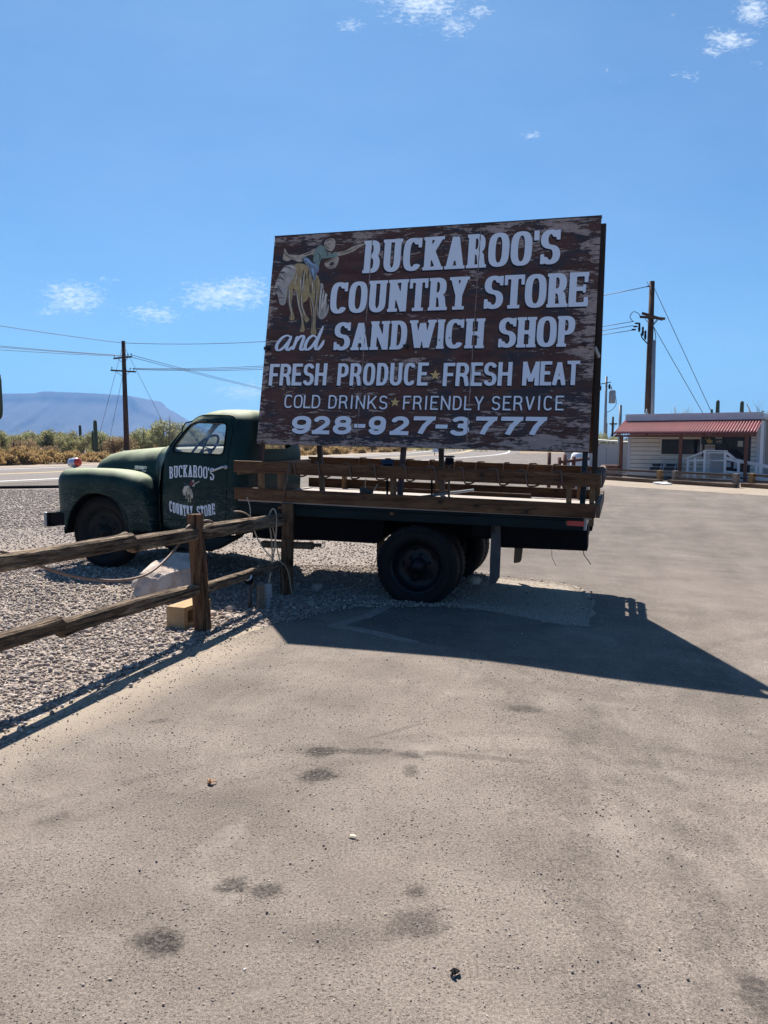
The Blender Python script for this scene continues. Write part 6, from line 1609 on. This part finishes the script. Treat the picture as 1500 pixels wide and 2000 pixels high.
p5 = pole('wood_post', 'shorter thin post just left of the thin dark pole behind the shed', Vector((20.45, 70, 0)), 3.2, .08, .06, [], 'post', 'oldwood')
cable('thin drop cable slanting from the grey transformer pole to the small post', (P3 + Vector((.1, 0, 3.7)), (20.45, 70, 3.2)), .2, .018, None)
gp = pole('metal_pole', 'plain pale grey metal pole rising beside the building corner', Vector((11.45, 37, 0)), 3.30, .075, .075, [], 'pole', 'greysteel')


# ------------------------------------------------------------------ roadside building with red awning
BU = R(-33.6)
bld = thing('store_building', 'low cream clapboard building with a red corrugated awning', 'building', (10.82, 33.5, 0), BU)
BL_, BH, BD = 5.14, 2.47, 4.2
mb = MB(); nrow = 13
# clapboards: each course leans out a little over the one below
def siding(x0, x1, z0, z1, y):
    k = max(1, int(round((z1 - z0) / .19)))
    for i in range(k):
        a, b = z0 + (z1 - z0) * i / k, z0 + (z1 - z0) * (i + 1) / k
        mb.add([(x0, y - .045, a + .012), (x1, y - .045, a + .012), (x1, y - .018, b - .012), (x0, y - .018, b - .012), (x0, y, a + .012), (x1, y, a + .012), (x0, y, b - .012), (x1, y, b - .012)], [(0, 1, 2, 3), (4, 5, 1, 0), (3, 2, 7, 6)])
mb.b(0, BL_, .0, BD, 0, BH); mb.build('wall_sheathing', simple('siding_lap_shade', (.20, .18, .15), .9, 0, .1, 3), bld); mb = MB(); siding(0.02, 1.33, .05, 1.86, -.002); siding(1.33, 2.98, .05, .96, -.002); siding(2.98, 3.34, .05, 1.86, -.002); siding(4.86, BL_ - .02, .05, 1.86, -.002); siding(1.33, 2.98, 1.67, 1.86, -.002)  # dark backing in the gaps paints the shade line under each lap
mb.build('wall', M['wall'], bld)
mb = MB(); mb.b(-.07, .05, -.05, .10, 0, 1.86); mb.build('corner_board', M['whitetrim'], bld); mb = MB(); mb.b(5.06, BL_ + .06, -.06, .12, 0, 2.45); mb.b(BL_ + .002, BL_ + .03, .3, 1.2, 0, 2.4); mb.b(BL_ + .02, BL_ + .06, 1.3, 1.36, 0, 2.4); mb.build('corner_board', M['whitetrim'], bld)
mb = MB(); mb.b(-.17, BL_ + .12, -.12, BD + .1, BH, BH + .08); mb.b(-.17, BL_ + .12, -.16, -.10, BH + .02, BH + .26); mb.b(-.17, BL_ + .12, -.19, -.15, BH - .03, BH + .10); mb.b(BL_ + .08, BL_ + .12, -.16, BD + .1, BH + .02, BH + .22); mb.b(-.17, -.13, -.16, BD + .1, BH + .02, BH + .22); mb.build('roof', M['whitetrim'], bld)
mb = MB(); mb.tube([(.55, .5, BH), (.55, .5, BH + .50)], .03, 8); mb.lathe([(.12, 0), (.04, .10), (.04, .14)], 10, (.55, .5, BH + .26)); mb.build('vent_pipe', M['greysteel'], bld)
# awning: true corrugations
mb = MB(); P = []; nx_ = 51 * 8
for i in range(nx_ + 1):
    f = i / nx_; w_ = .040 * math.cos(2 * math.pi * f * 51); P.append([(-.25 + 5.50 * f + .03 * (1 - t), -1.55 * t - .05, 2.44 - .57 * t + w_ - .0) for t in np.linspace(0, 1, 5)])
mb.grid(P); aw = mb.build('awning', M['awning'], bld, fixn=False); md = aw.modifiers.new('s', 'SOLIDIFY'); md.thickness = .012; md.offset = -1
mb = MB(); mb.b(-.22, 5.22, -1.52, -1.46, 1.74, 1.825); mb.b(-.22, 5.22, -.06, -.03, 2.30, 2.38)
for x in (-.18, 1.1, 2.45, 3.8, 5.15): mb.beam((x, -1.5, 1.79), (x, -.05, 2.33), .05, .07)
mb.build('awning_beam', M['redwood'], bld)
for x in (.07, 2.47, 4.90): mb = MB(); mb.b(x - .06, x + .06, -1.56, -1.44, -.1, 1.74); mb.build('porch_post', M['redwood'], bld)
mb = MB(); mb.b(3.02, 3.12, -.06, -.03, .9, 1.86); mb.build('porch_post', M['redwood'], bld)


def window(x0, x1, z0, z1, muls, parent=bld):
    mb = MB(); t = .05
    mb.b(x0 - t, x1 + t, -.07, -.03, z1, z1 + t); mb.b(x0 - t, x1 + t, -.08, -.03, z0 - t, z0); mb.b(x0 - t, x0, -.07, -.03, z0, z1); mb.b(x1, x1 + t, -.07, -.03, z0, z1)
    for m_ in muls: mb.b(m_ - .02, m_ + .02, -.065, -.03, z0, z1)
    w_ = mb.build('window', M['wall'], parent); mb = MB(); mb.b(x0, x1, -.045, -.032, z0, z1); mb.build('pane', M['darkglass'], w_); return w_
window(1.37, 2.93, 1.01, 1.65, (2.17,))
mb = MB(); mb.b(3.36, 4.84, -.04, -.031, .30, 1.73); d_ = mb.build('entrance', M['darkglass'], bld)
mb = MB()
for (a, b, c, e) in ((3.34, 3.40, .28, 1.75), (4.80, 4.86, .28, 1.75), (3.98, 4.02, 1.38, 1.70), (3.86, 3.90, .30, 1.75)): mb.b(a, b, -.06, -.041, c, e)
mb.b(3.40, 4.80, -.06, -.041, 1.70, 1.75); mb.b(3.90, 4.80, -.055, -.041, 1.34, 1.38); mb.b(3.92, 4.78, -.052, -.041, .86, .90)
mb.build('frame', simple('dark_door_frame', (.035, .035, .04), .6, 0, .2, 9), d_)
for (x0, x1, z0, z1) in ((3.95, 4.15, .50, .72), (4.25, 4.45, .45, .72)): mb = MB(); mb.b(x0, x1, -.05, -.042, z0, z1); mb.build('notice', M['whitetrim'], d_)


def onb(x, y, z): q = bld.matrix_world if False else None; c, s_ = math.cos(BU), math.sin(BU); return Vector((10.82 + x * c - y * s_, 33.5 + x * s_ + y * c, z))
r_ = thing('paper_notice', 'square white paper notice on the dark entrance glass', 'notice', onb(4.47, -.07, 1.46), BU); mb = MB(); mb.b(-.10, .10, -.004, .004, -.115, .115); mb.build('paper', M['signcream'], r_)
r_ = thing('shop_sign', 'dark teal sign with a gold emblem hanging under the red awning', 'sign', onb(3.42, -.12, 1.60), BU)
mb = MB(); mb.b(-.44, .44, -.015, .015, -.17, .17); mb.build('board', M['signteal'], r_)
mb = MB(); E_ = []
mb.lathe([(.095, -.017), (.095, -.019), (0, -.019)], 20, (-.13, 0, -.03), 'y')
for (a, b, c, d) in ((-.135, -.02, -.135, .12), (-.20, -.06, -.10, .02), (-.05, -.03, .02, -.02), (-.05, -.06, .015, -.07), (-.06, -.09, -.01, -.11), (-.22, .00, -.27, .08)): mb.beam((a, -.020, b), (c, -.020, d), .004, .026)
mb.build('emblem', M['signgold'], r_, fixn=False)
mb = MB(); mq = lambda x, z: (x, -.0175, z)
text_mesh(mb, "HAIR", .12, .36, .055, .085, .10, .8, mq, 0, .2, 16); mb.b(.22, .27, -.0185, -.0175, .020, .027); text_mesh(mb, "LOWN", .14, .35, -.085, .075, .10, .8, mq, 0, .2, 16); mb.b(.12, .37, -.0185, -.0175, -.125, -.118)
mb.build('lettering', M['signcream'], r_, fixn=False)
r_ = thing('closed_sign', 'small white sign with red lettering under the teal sign', 'sign', onb(3.33, -.14, 1.30), BU)
mb = MB(); mb.b(-.20, .20, -.012, .012, -.13, .12); mb.build('board', M['signcream'], r_)
mb = MB(); mq = lambda x, z: (x, -.0145, z); text_mesh(mb, "CLOSED", -.15, .16, -.025, .085, .11, .8, mq, 0, .2, 16); mb.build('lettering', M['signred'], r_, fixn=False)

# ramp with white railing and lattice panel
rp = thing('wheelchair_ramp', 'white wooden ramp railing with a lattice panel before the entrance', 'ramp', onb(0, -1.2, 0), BU)
mb = MB(); mb.b(2.6, 4.2, -.05, 1.0, .24, .30); mb.add([(4.2, -.05, .30), (6.0, -.05, .02), (6.0, 1.0, .02), (4.2, 1.0, .30), (4.2, -.05, .24), (6.0, -.05, -.04), (6.0, 1.0, -.04), (4.2, 1.0, .24)], [(0, 1, 2, 3), (7, 6, 5, 4), (0, 4, 5, 1), (1, 5, 6, 2), (2, 6, 7, 3), (3, 7, 4, 0)]); mb.build('ramp_deck', M['whitetrim'], rp)
for (x, h) in ((2.72, .84), (3.0, .90), (3.36, 1.18), (4.12, 1.18), (4.62, .86), (5.25, .70), (5.85, .55)): mb = MB(); mb.b(x - .045, x + .045, -.09, -.01, -.1, h); mb.build('rail_post', M['white'], rp)
mb = MB(); mb.beam((2.50, -.05, .80), (3.36, -.05, 1.16), .10, .05); mb.beam((2.70, -.05, .78), (3.36, -.05, .80), .04, .07); mb.beam((2.70, -.05, .30), (3.36, -.05, .30), .04, .07)
mb.beam((3.30, -.05, 1.19), (4.20, -.05, 1.18), .12, .04); mb.beam((4.12, -.05, 1.15), (4.50, -.05, .84), .05, .10); mb.beam((4.16, -.05, .88), (6.0, -.05, .52), .05, .13); mb.beam((4.16, -.05, .36), (6.0, -.05, .22), .05, .08); mb.beam((2.7, -.07, .05), (6.0, -.07, .02), .03, .09)
mb.build('handrail', M['white'], rp)
mb = MB(); x0, x1, z0, z1 = 3.41, 4.075, .22, 1.14
mb.b(x0, x1, -.06, -.045, z1 - .05, z1); mb.b(x0, x1, -.06, -.045, z0, z0 + .05); mb.b(x0, x1, -.062, -.045, .78, .82)
for k in range(-14, 26):
    for sgn, y in ((1, -.058), (-1, -.050)):
        a = x0 + k * .062; pts = []
        for t in (0, 1):
            z = z0 + (z1 - z0) * t; x = a + sgn * (z - z0); pts.append((x, z))
        (xa, za), (xb, zb) = pts
        lo, hi = x0, x1
        tt = [0.0, 1.0]
        for lim in (lo, hi):
            if abs(xb - xa) > 1e-6: tt.append((lim - xa) / (xb - xa))
        tt = sorted(t for t in tt if 0 <= t <= 1)
        seg = [(u, v) for u, v in zip(tt[:-1], tt[1:]) if lo - 1e-6 <= xa + (xb - xa) * (u + v) / 2 <= hi + 1e-6 and v - u > .01]
        for u, v in seg: mb.beam((xa + (xb - xa) * u, y, za + (zb - za) * u), (xa + (xb - xa) * v, y, za + (zb - za) * v), .008, .030, (0, 1, 0))
mb.build('lattice', M['white'], rp)


def chair(label, x):
    r_ = thing('patio_chair', label, 'chair', onb(x, -.75, 0), BU, None); mb = MB(); w = .24
    for s_ in (-1, 1):
        mb.tube([(s_ * w, -.22, 0), (s_ * w, -.22, .58), (s_ * w, .18, .60)], .016, 6); mb.tube([(s_ * w, .22, 0), (s_ * w, .18, .45), (s_ * w, .24, .86)], .016, 6)
    mb.tube([(-w, .24, .86), (w, .24, .86)], .016, 6); mb.build('frame', M['whitetrim'], r_)
    mb = MB(); mb.b(-w, w, -.22, .20, .36, .47); mb.build('seat', M['seat'], r_, bevel=.02)
    mb = MB(); mb.b(-w + .02, w - .02, .17, .20, .50, .62); mb.build('backrest', M['seat'], r_, bevel=.01)
chair('left of the two dark-seated chairs below the wide window', 1.36); chair('dark-seated chair beside the middle porch post', 1.93)

# low timber edging with block posts, rails and wire mesh in front of the porch
def edging(label, a, b, posts, name='timber_edging'):
    a, b = Vector(a), Vector(b); d = (b - a); L = d.length; r_ = thing(name, label, 'fence', a, math.atan2(d.y, d.x))
    mb = MB(); mb.beam((0, 0, .07), (L, 0, .07), .15, .15); mb.build('kerb_timber', M['timber'], r_, bevel=.01)
    mb = MB(); mb.beam((.05, .18, .42), (L - .05, .18, .42), .05, .07); mb.beam((.05, .18, .22), (L - .05, .18, .22), .05, .07); mb.build('rail', M['timber'], r_)
    for (x, m_) in posts: mb = MB(); mb.b(x - .085, x + .085, .10, .27, .0, .48); mb.build('post', M[m_], r_, bevel=.01)
    mb = MB(); h0, h1 = .02, .42
    for k in range(-int((h1 - h0) / .07), int(L / .07)):
        for s_ in (1, -1):
            xa = k * .07 if s_ > 0 else k * .07 + (h1 - h0); xb = xa + s_ * (h1 - h0)
            t0, t1 = 0, 1
            for lim in (0, L):
                pass
            p, q = (xa, h0), (xb, h1)
            if min(xa, xb) < 0 or max(xa, xb) > L: continue
            mb.beam((p[0], .23, p[1]), (q[0], .23, q[1]), .004, .006)
    mb.build('wire_mesh', M['greysteel'], r_)
edging('timber edging with an orange block post left of the gap before the porch', (8.55, 31.7, 0), (10.27, 28.12, 0), ((3.75, 'timberz'),))
edging('long middle timber edging with a grey block post at each end', (10.55, 28.05, 0), (11.81, 25.4, 0), ((.12, 'greyblock'), (2.78, 'greyblock')))
edging('timber edging with an orange block post at the right frame edge', (12.25, 25.9, 0), (13.6, 22.8, 0), ((.25, 'timberz'), (3.2, 'timberz')))
r_ = thing('stepping_slab', 'pale slab lying in the gap between the timber edgings', 'slab', (10.15, 27.6, .02), -1.1); mb = MB(); mb.box((0, 0, .02), (.55, .4, .05), Matrix.Rotation(.05, 3, 'Y')); mb.build('slab', M['white'], r_, bevel=.01)
r_ = thing('planter_box', 'low reddish wooden planter at the left corner of the porch', 'planter', (9.75, 32.3, 0), BU); mb = MB(); mb.b(-.5, .25, -.2, .2, 0, .55); mb.build('box', M['redwood'], r_, bevel=.01)

# shed, white tank, rail fence bits and a small board far across the lot
sh = thing('storage_shed', 'pale grey shed left of the cream building', 'shed', (10.7, 38.2, 0), -.38)
mb = MB(); mb.b(-1.6, 2.4, 0, 3, -.05, 1.45); 
for k in range(14): mb.b(-1.58 + k * .29, -1.55 + k * .29, -.012, 0, 0, 1.42)
mb.build('wall', M['shed'], sh)
mb = MB(); mb.prism([(-1.75, 1.45), (-.6, 1.60), (2.5, 1.40), (2.5, 1.46), (-.6, 1.68), (-1.75, 1.53)], -.12, 3.1, 'xz'); mb.build('roof', simple('white_shed_roof', (.74, .70, .66), .6, 0, .05, 3), sh)
mb = MB()
for k in range(3): mb.b(-.35 + k * .16, -.24 + k * .16, -.02, -.002, 1.33, 1.40)
mb.build('vent', M['black'], sh)
mb = MB(); mb.b(.45, .49, -.02, -.002, .0, 1.2); mb.b(.25, .6, -.02, -.002, 1.20, 1.23); mb.build('door', M['greysteel'], sh)
tk = thing('storage_tank', 'white rounded tank beyond the bed rail at the right billboard leg', 'tank', (6.45, 25, 0)); mb = MB(); mb.lathe([(0, -.05), (.30, -.05), (.31, .3), (.31, .95), (.27, 1.14), (.16, 1.24), (0, 1.28)], 24); tk_b = mb.build('vessel', M['white'], tk); mb = MB(); mb.lathe([(.07, 1.24), (.07, 1.32), (0, 1.33)], 12); mb.build('cap', M['greysteel'], tk_b)
rf_ = thing('log_fence', 'short brown log fence far across the lot near the right billboard leg', 'fence', (4.7, 21.6, 0), .1)
for x, h in ((0.0, 1.26), (.30, 1.12), (.46, 1.20), (.72, 1.14), (1.05, 1.16)): mb = MB(); mb.tube([(x, 0, -.1), (x, 0, h)], .055, 8); mb.build('post', M['redwood'], rf_)
mb = MB(); mb.tube([(.28, -.06, .98), (1.15, -.06, 1.08)], .045, 8); mb.tube([(.28, -.06, .6), (1.15, -.06, .64)], .045, 8); mb.build('rail', M['redwood'], rf_)
nb = thing('notice_board', 'tiny pale blue board on a post far beyond the bed rails', 'notice board', (5.75, 80, 0)); mb = MB(); mb.b(-.62, .62, -.03, .03, .40, .85); mb.build('board', simple('pale_blue_board', (.52, .60, .70), .6, 0, .05, 3), nb); mb = MB(); mb.b(-.45, -.38, .03, .1, -.1, .8); mb.b(.38, .45, .03, .1, -.1, .8); mb.build('post', M['oldwood'], nb)


# ------------------------------------------------------------------ cactus, shrubs, trees
def saguaro(label, loc, h, r_, arms=(), group='saguaro cacti among the brush', yaw=0):
    root = thing('saguaro_cactus', label, 'cactus', loc, yaw, group); n = 26
    def ribbed(mb, path, rads):
        P = []; pts = [Vector(p) for p in path]; prev = None
        for i, p in enumerate(pts):
            t = (pts[min(i + 1, len(pts) - 1)] - pts[max(i - 1, 0)]).normalized()
            a = Vector((1, 0, 0)) if prev is None else prev; a = (a - t * a.dot(t)).normalized(); prev = a; b = t.cross(a)
            P.append([p + (a * math.cos(2 * math.pi * j / n) + b * math.sin(2 * math.pi * j / n)) * rads[i] * (1.08 if j % 2 else .88) for j in range(n)])
        mb.grid([r + [r[0]] for r in P])
    mb = MB(); K = 12; ribbed(mb, [(0, 0, -.1 + (h + .1) * (k / (K - 2) * (1 - 1.2 * r_ / h) if k <= K - 2 else (1 - .35 * r_ / h if k == K - 1 else 1))) for k in range(K + 1)], [r_ * (.85 + .2 * math.sin(math.pi * k / K)) * (1 if k < K - 2 else (.97, .85, .12)[k - K + 2]) for k in range(K + 1)]); mb.build('trunk', M['cactus'], root)
    for (z, d, up, rr_) in arms:
        mb = MB(); pts = smooth_poly3([Vector(p) for p in [(0, 0, z), (d * .5, 0, z - .03), (d * .9, 0, z + .1), (d, 0, z + .4), (d, 0, z + up * .7), (d * 1.0, 0, z + up)]]); m_ = len(pts)
        ribbed(mb, pts, [rr_ * (1 if k < m_ - 3 else (.8 if k < m_ - 1 else .1)) for k in range(m_)]); mb.build('arm', M['cactus'], root)
saguaro('saguaro cactus at the left frame edge showing one raised arm', (-15.12, 28, 0), 5.6, .22, ((2.3, 1.05, 1.75, .085),))
saguaro('dark saguaro with a small side arm standing left of the highway pole', (-25.0, 66, 0), 3.35, .15, ((.7, -.27, 1.75, .075),))
saguaro('small distant saguaro above the brush left of the stout one', (-31.9, 80, 0), 3.2, .13)
saguaro('distant saguaro with a raised left arm above the building roof', (26.2, 60, 0), 4.75, .135, ((3.2, -.45, .85, .08),))
saguaro('plain distant saguaro above the right part of the building roof', (28.1, 60, 0), 4.68, .14)
for x, y, h, lab in ((-29.2, 60, 1.45, 'short fence stake at the far left in the brush'), (-23.4, 70, 1.9, 'dark stake in the brush left of the highway pole'), (-24.8, 90, 3.5, 'thin dark post rising just right of the highway pole')):
    r_ = thing('stake', lab, 'stake', (x, y, 0)); mb = MB(); mb.tube([(0, 0, -.1), (0, 0, h)], .07, 6); mb.build('post', M['polewood'], r_)


def leaf_cloud(n, clumps, size, seed, flat=.5, droop=0.0):
    rs = np.random.default_rng(seed); cl = np.array([c[:3] for c in clumps]); rd = np.array([c[3:6] for c in clumps]); vol = rd.prod(1) ** .8; pick = rs.choice(len(clumps), n, p=vol / vol.sum())
    u = rs.normal(size=(n, 3)); u /= np.linalg.norm(u, axis=1)[:, None]; rr_ = rs.random(n) ** .42
    c = cl[pick] + u * rd[pick] * rr_[:, None]; c = c[c[:, 2] > .02]; n = len(c)
    a = rs.normal(size=(n, 3)); a[:, 2] = a[:, 2] * flat - droop; a /= np.linalg.norm(a, axis=1)[:, None]; b = np.cross(a, rs.normal(size=(n, 3))); b /= np.linalg.norm(b, axis=1)[:, None]
    s_ = size * rs.uniform(.5, 1.5, n)[:, None]; w_ = s_ * rs.uniform(.25, .5, n)[:, None]
    V = np.stack([c - a * s_, c + b * w_, c + a * s_, c - b * w_], 1).reshape(-1, 3)
    return V, n


def quads_mesh(name, V, n):
    me = bpy.data.meshes.new(name); me.vertices.add(len(V)); me.vertices.foreach_set('co', V.ravel()); me.loops.add(n * 4); me.loops.foreach_set('vertex_index', np.arange(n * 4, dtype=np.int32)); me.polygons.add(n); me.polygons.foreach_set('loop_start', np.arange(0, n * 4, 4, dtype=np.int32)); me.update(calc_edges=True); return me


def shrub_proto(kind, seed):
    rr_ = random.Random(seed); cl = []
    if kind == 'palo':
        for k in range(13): a = rr_.uniform(0, 6.28); d = rr_.uniform(.2, 1.35); cl.append((math.cos(a) * d, math.sin(a) * d * .8, rr_.uniform(.7, 2.5) * (1 - .22 * d), rr_.uniform(.30, .7), rr_.uniform(.30, .7), rr_.uniform(.22, .5)))
        return leaf_cloud(5200, cl, .060, seed, .8), 'palo'
    if kind == 'creosote':
        for k in range(12): a = rr_.uniform(0, 6.28); d = rr_.uniform(.1, .95); cl.append((math.cos(a) * d, math.sin(a) * d, rr_.uniform(.4, 1.5), rr_.uniform(.2, .5), rr_.uniform(.2, .5), rr_.uniform(.2, .5)))
        return leaf_cloud(3600, cl, .055, seed, 1.6), 'creosote'
    if kind == 'dry':
        for k in range(11): a = rr_.uniform(0, 6.28); d = rr_.uniform(0, 1.2); cl.append((math.cos(a) * d, math.sin(a) * d * .7, rr_.uniform(.05, .45), rr_.uniform(.2, .5), rr_.uniform(.2, .5), rr_.uniform(.15, .4)))
        return leaf_cloud(3000, cl, .070, seed, 2.5), 'dry'
    for k in range(11): a = rr_.uniform(0, 6.28); d = rr_.uniform(0, 1.0); cl.append((math.cos(a) * d, math.sin(a) * d, rr_.uniform(.2, 1.0), rr_.uniform(.2, .5), rr_.uniform(.2, .5), rr_.uniform(.2, .45)))
    return leaf_cloud(3200, cl, .055, seed, 1.4), 'brownbush'


def limbs(seed, n, h, spread, r0, fork=2):
    rr_ = random.Random(seed); mb = MB()
    for k in range(n):
        a = rr_.uniform(0, 6.28); d = rr_.uniform(.3, 1) * spread; top = Vector((math.cos(a) * d, math.sin(a) * d, h * rr_.uniform(.65, 1.0))); mid = Vector((top.x * .35, top.y * .35, h * .4)) + Vector((rr_.uniform(-.1, .1), rr_.uniform(-.1, .1), 0)); r_ = r0 * rr_.uniform(.6, 1)
        mb.tube([(0.03 * math.cos(a), .03 * math.sin(a), -.05), mid, top], [r_, r_ * .65, r_ * .2], 5)
        for q in range(fork):
            e = mid.lerp(top, rr_.uniform(.1, .8)); mb.tube([e, e + Vector((rr_.uniform(-.5, .5), rr_.uniform(-.5, .5), rr_.uniform(.2, .6))) * h * .35], [r_ * .4, r_ * .1], 4)
    return mb
KINDS_ = {'palo': ('palo_verde_tree', 'feathery green palo verde tree in the brush across the highway', 'tree', 'palo verde trees across the highway'),
          'creosote': ('creosote_bush', 'olive green desert bush in the brush across the highway', 'bush', 'olive desert bushes across the highway'),
          'dry': ('dry_grass_clump', 'golden dry grass clump along the far side of the highway', 'grass clump', 'dry grass clumps along the far roadside'),
          'brown': ('brown_bush', 'leafless brown bush in the brush across the highway', 'bush', 'brown bushes across the highway')}
PROTO = {}
for kd in KINDS_:
    for v_ in range(3 if kd != 'palo' else 4):
        (V, n), mt = shrub_proto(kd, 100 + 17 * v_ + len(kd)); me = quads_mesh('foliage', V, n)
        stem = limbs(v_ * 7 + 3, {'palo': 6, 'creosote': 7, 'dry': 3, 'brown': 8}[kd], {'palo': 2.6, 'creosote': 1.6, 'dry': .5, 'brown': 1.3}[kd], {'palo': 1.4, 'creosote': .9, 'dry': .7, 'brown': .9}[kd], {'palo': .09, 'creosote': .03, 'dry': .012, 'brown': .022}[kd]).mesh('limbs')
        me.materials.append(M[mt]); stem.materials.append(M['bark']); PROTO.setdefault(kd, []).append((me, stem))


def plant(kd, x, y, s_, v_=None, label=None, group='', sz=1.0, z=-.02):
    nm, lab, cat, grp = KINDS_[kd]; r_ = thing(nm, label or lab, cat, (x, y, z), rnd.uniform(0, 6.28), grp if group == '' else group); r_.scale = (s_, s_, s_ * sz)
    me, st = PROTO[kd][rnd.randrange(len(PROTO[kd])) if v_ is None else v_]
    for (m_, pn) in ((me, 'crown' if kd == 'palo' else 'foliage'), (st, 'trunk' if kd == 'palo' else 'stems')):
        o = bpy.data.objects.new(pn, m_); COL.objects.link(o); o.parent = r_
    return r_


def at_px(u, D): return (u - 750) / 1480 * D
rnd.seed(11)
def roadfar(u):
    return float(np.interp(u, [-120, 0, 175, 400, 600, 780, 860], [44, 47.5, 52, 62, 76, 98, 125]))
for k in range(46):                                          # golden fringe at the road edge
    u = rnd.uniform(-40, 860) if k > 24 else rnd.uniform(-30, 200); D = roadfar(u) + 4.2 + rnd.uniform(0, 5); plant('dry', at_px(u, D), D, rnd.uniform(.75, 1.35), sz=rnd.uniform(.8, 1.3))
for k in range(44):
    u = rnd.uniform(-60, 860); D = roadfar(u) + rnd.uniform(7, 26); plant('brown', at_px(u, D), D, rnd.uniform(.9, 1.5))
for k in range(58):
    u = rnd.uniform(-60, 860); D = roadfar(u) + rnd.uniform(16, 60); plant('creosote', at_px(u, D), D, rnd.uniform(.9, 1.5))
for k in range(34):
    u = rnd.uniform(-60, 560); D = roadfar(u) + rnd.uniform(20, 60); plant('palo', at_px(u, D), D, rnd.uniform(.75, 1.15))
for (u, D, s_, lab) in ((330, 66, 1.42, 'tallest green palo verde tree rising just left of the truck cab roof'), (285, 70, 1.15, 'broad green palo verde tree right of the highway pole'), (375, 74, 1.25, 'green palo verde tree half hidden behind the truck cab roof'), (200, 84, 1.1, 'rounded green tree standing behind the dark stout saguaro'), (60, 84, 1.12, 'green palo verde tree at the far left under the mesa')):
    plant('palo', at_px(u, D), D, s_, 1, lab, None)
for k in range(44):
    u = rnd.uniform(-1500, -60); D = 46 + rnd.uniform(0, 60); plant(rnd.choice(('creosote', 'creosote', 'brown', 'palo')), at_px(u, D), D, rnd.uniform(.9, 1.4))
# right-hand side: growth behind the shed and building
for (u, D, s_, lab) in ((1178, 50, .85, 'yellow green bush showing above the grey shed roof'), (1206, 54, .80, 'yellow green bush between the thin post and the building corner'), (1512, 48, 1.55, 'pale green tree leaning in at the right frame edge')):
    plant('palo', at_px(u, D), D, s_, 2, lab, None)
bt = thing('bare_tree', 'bare pale branched treetop showing above the building roof', 'tree', (19.5, 50, 0)); limbs(77, 16, 3.95, 1.0, .05, 5).build('branches', simple('pale_bark', (.32, .29, .25), .9, 0, .15, 6), bt)
bt = thing('bare_tree', 'thin leafless branch rising above the right end of the roof', 'tree', (25.3, 52, 0)); limbs(78, 3, 4.4, .5, .035, 3).build('branches', M['bark'], bt)
bt = thing('bare_tree', 'bare grey branches rising in the palo verde beside the cab roof', 'tree', (at_px(338, 64), 64, 0)); limbs(79, 9, 4.0, 1.1, .03, 4).build('branches', simple('grey_twig', (.25, .22, .18), .9, 0, .15, 6), bt)
# the far scrub reads as one mass
rs_ = np.random.default_rng(5); cl = []
for k in range(1400):
    D = rs_.uniform(105, 420); u = rs_.uniform(-200, 1750) if k < 900 else rs_.uniform(-2200, -200); h_ = rs_.uniform(.5, 1.25); cl.append((at_px(u, D), D, h_ * .7, rs_.uniform(1.0, 2.6), 1.6, h_))
V, n = leaf_cloud(135000, cl, .17, 9, 1.0); o = link('desert_scrub', quads_mesh('desert_scrub', V, n), M['creosote']); tag(o, kind='stuff')
V, n = leaf_cloud(26000, [(at_px(u, D), D, .12, rs_.uniform(.5, 1.8), .8, .28) for u, D in [(u, roadfar(u) + 4 + rs_.uniform(0, 22)) for u in rs_.uniform(-60, 860, 420)]], .075, 19, 2.5); o = link('dry_grass', quads_mesh('dry_grass', V, n), M['dry']); tag(o, kind='stuff')

# a thing made of a single piece is that piece itself
for e_ in [o for o in bpy.data.objects if o.type == 'EMPTY' and o.parent is None]:
    if len(e_.children) == 1 and not e_.children[0].children and e_.children[0].type == 'MESH':
        c_ = e_.children[0]; mw = e_.matrix_basis @ c_.matrix_basis; nm = e_.name; props = {k: e_[k] for k in ('label', 'category', 'group') if k in e_}
        c_.parent = None; c_.matrix_basis = mw; bpy.data.objects.remove(e_); c_.name = nm
        for k, v_ in props.items(): c_[k] = v_

# ------------------------------------------------------------------ air
mh, g = newmat('haze_air')
pv = g.n('ShaderNodeVolumePrincipled', {'Color': (0.20, 0.45, 0.92, 1), 'Density': HAZE, 'Anisotropy': 0.25}); g.out(pv.outputs[0], 'Volume')
mb = MB(); mb.b(-5200, 5200, -5150, 5200, -1.2, 330); tag(mb.build('haze', mh), kind='stuff')
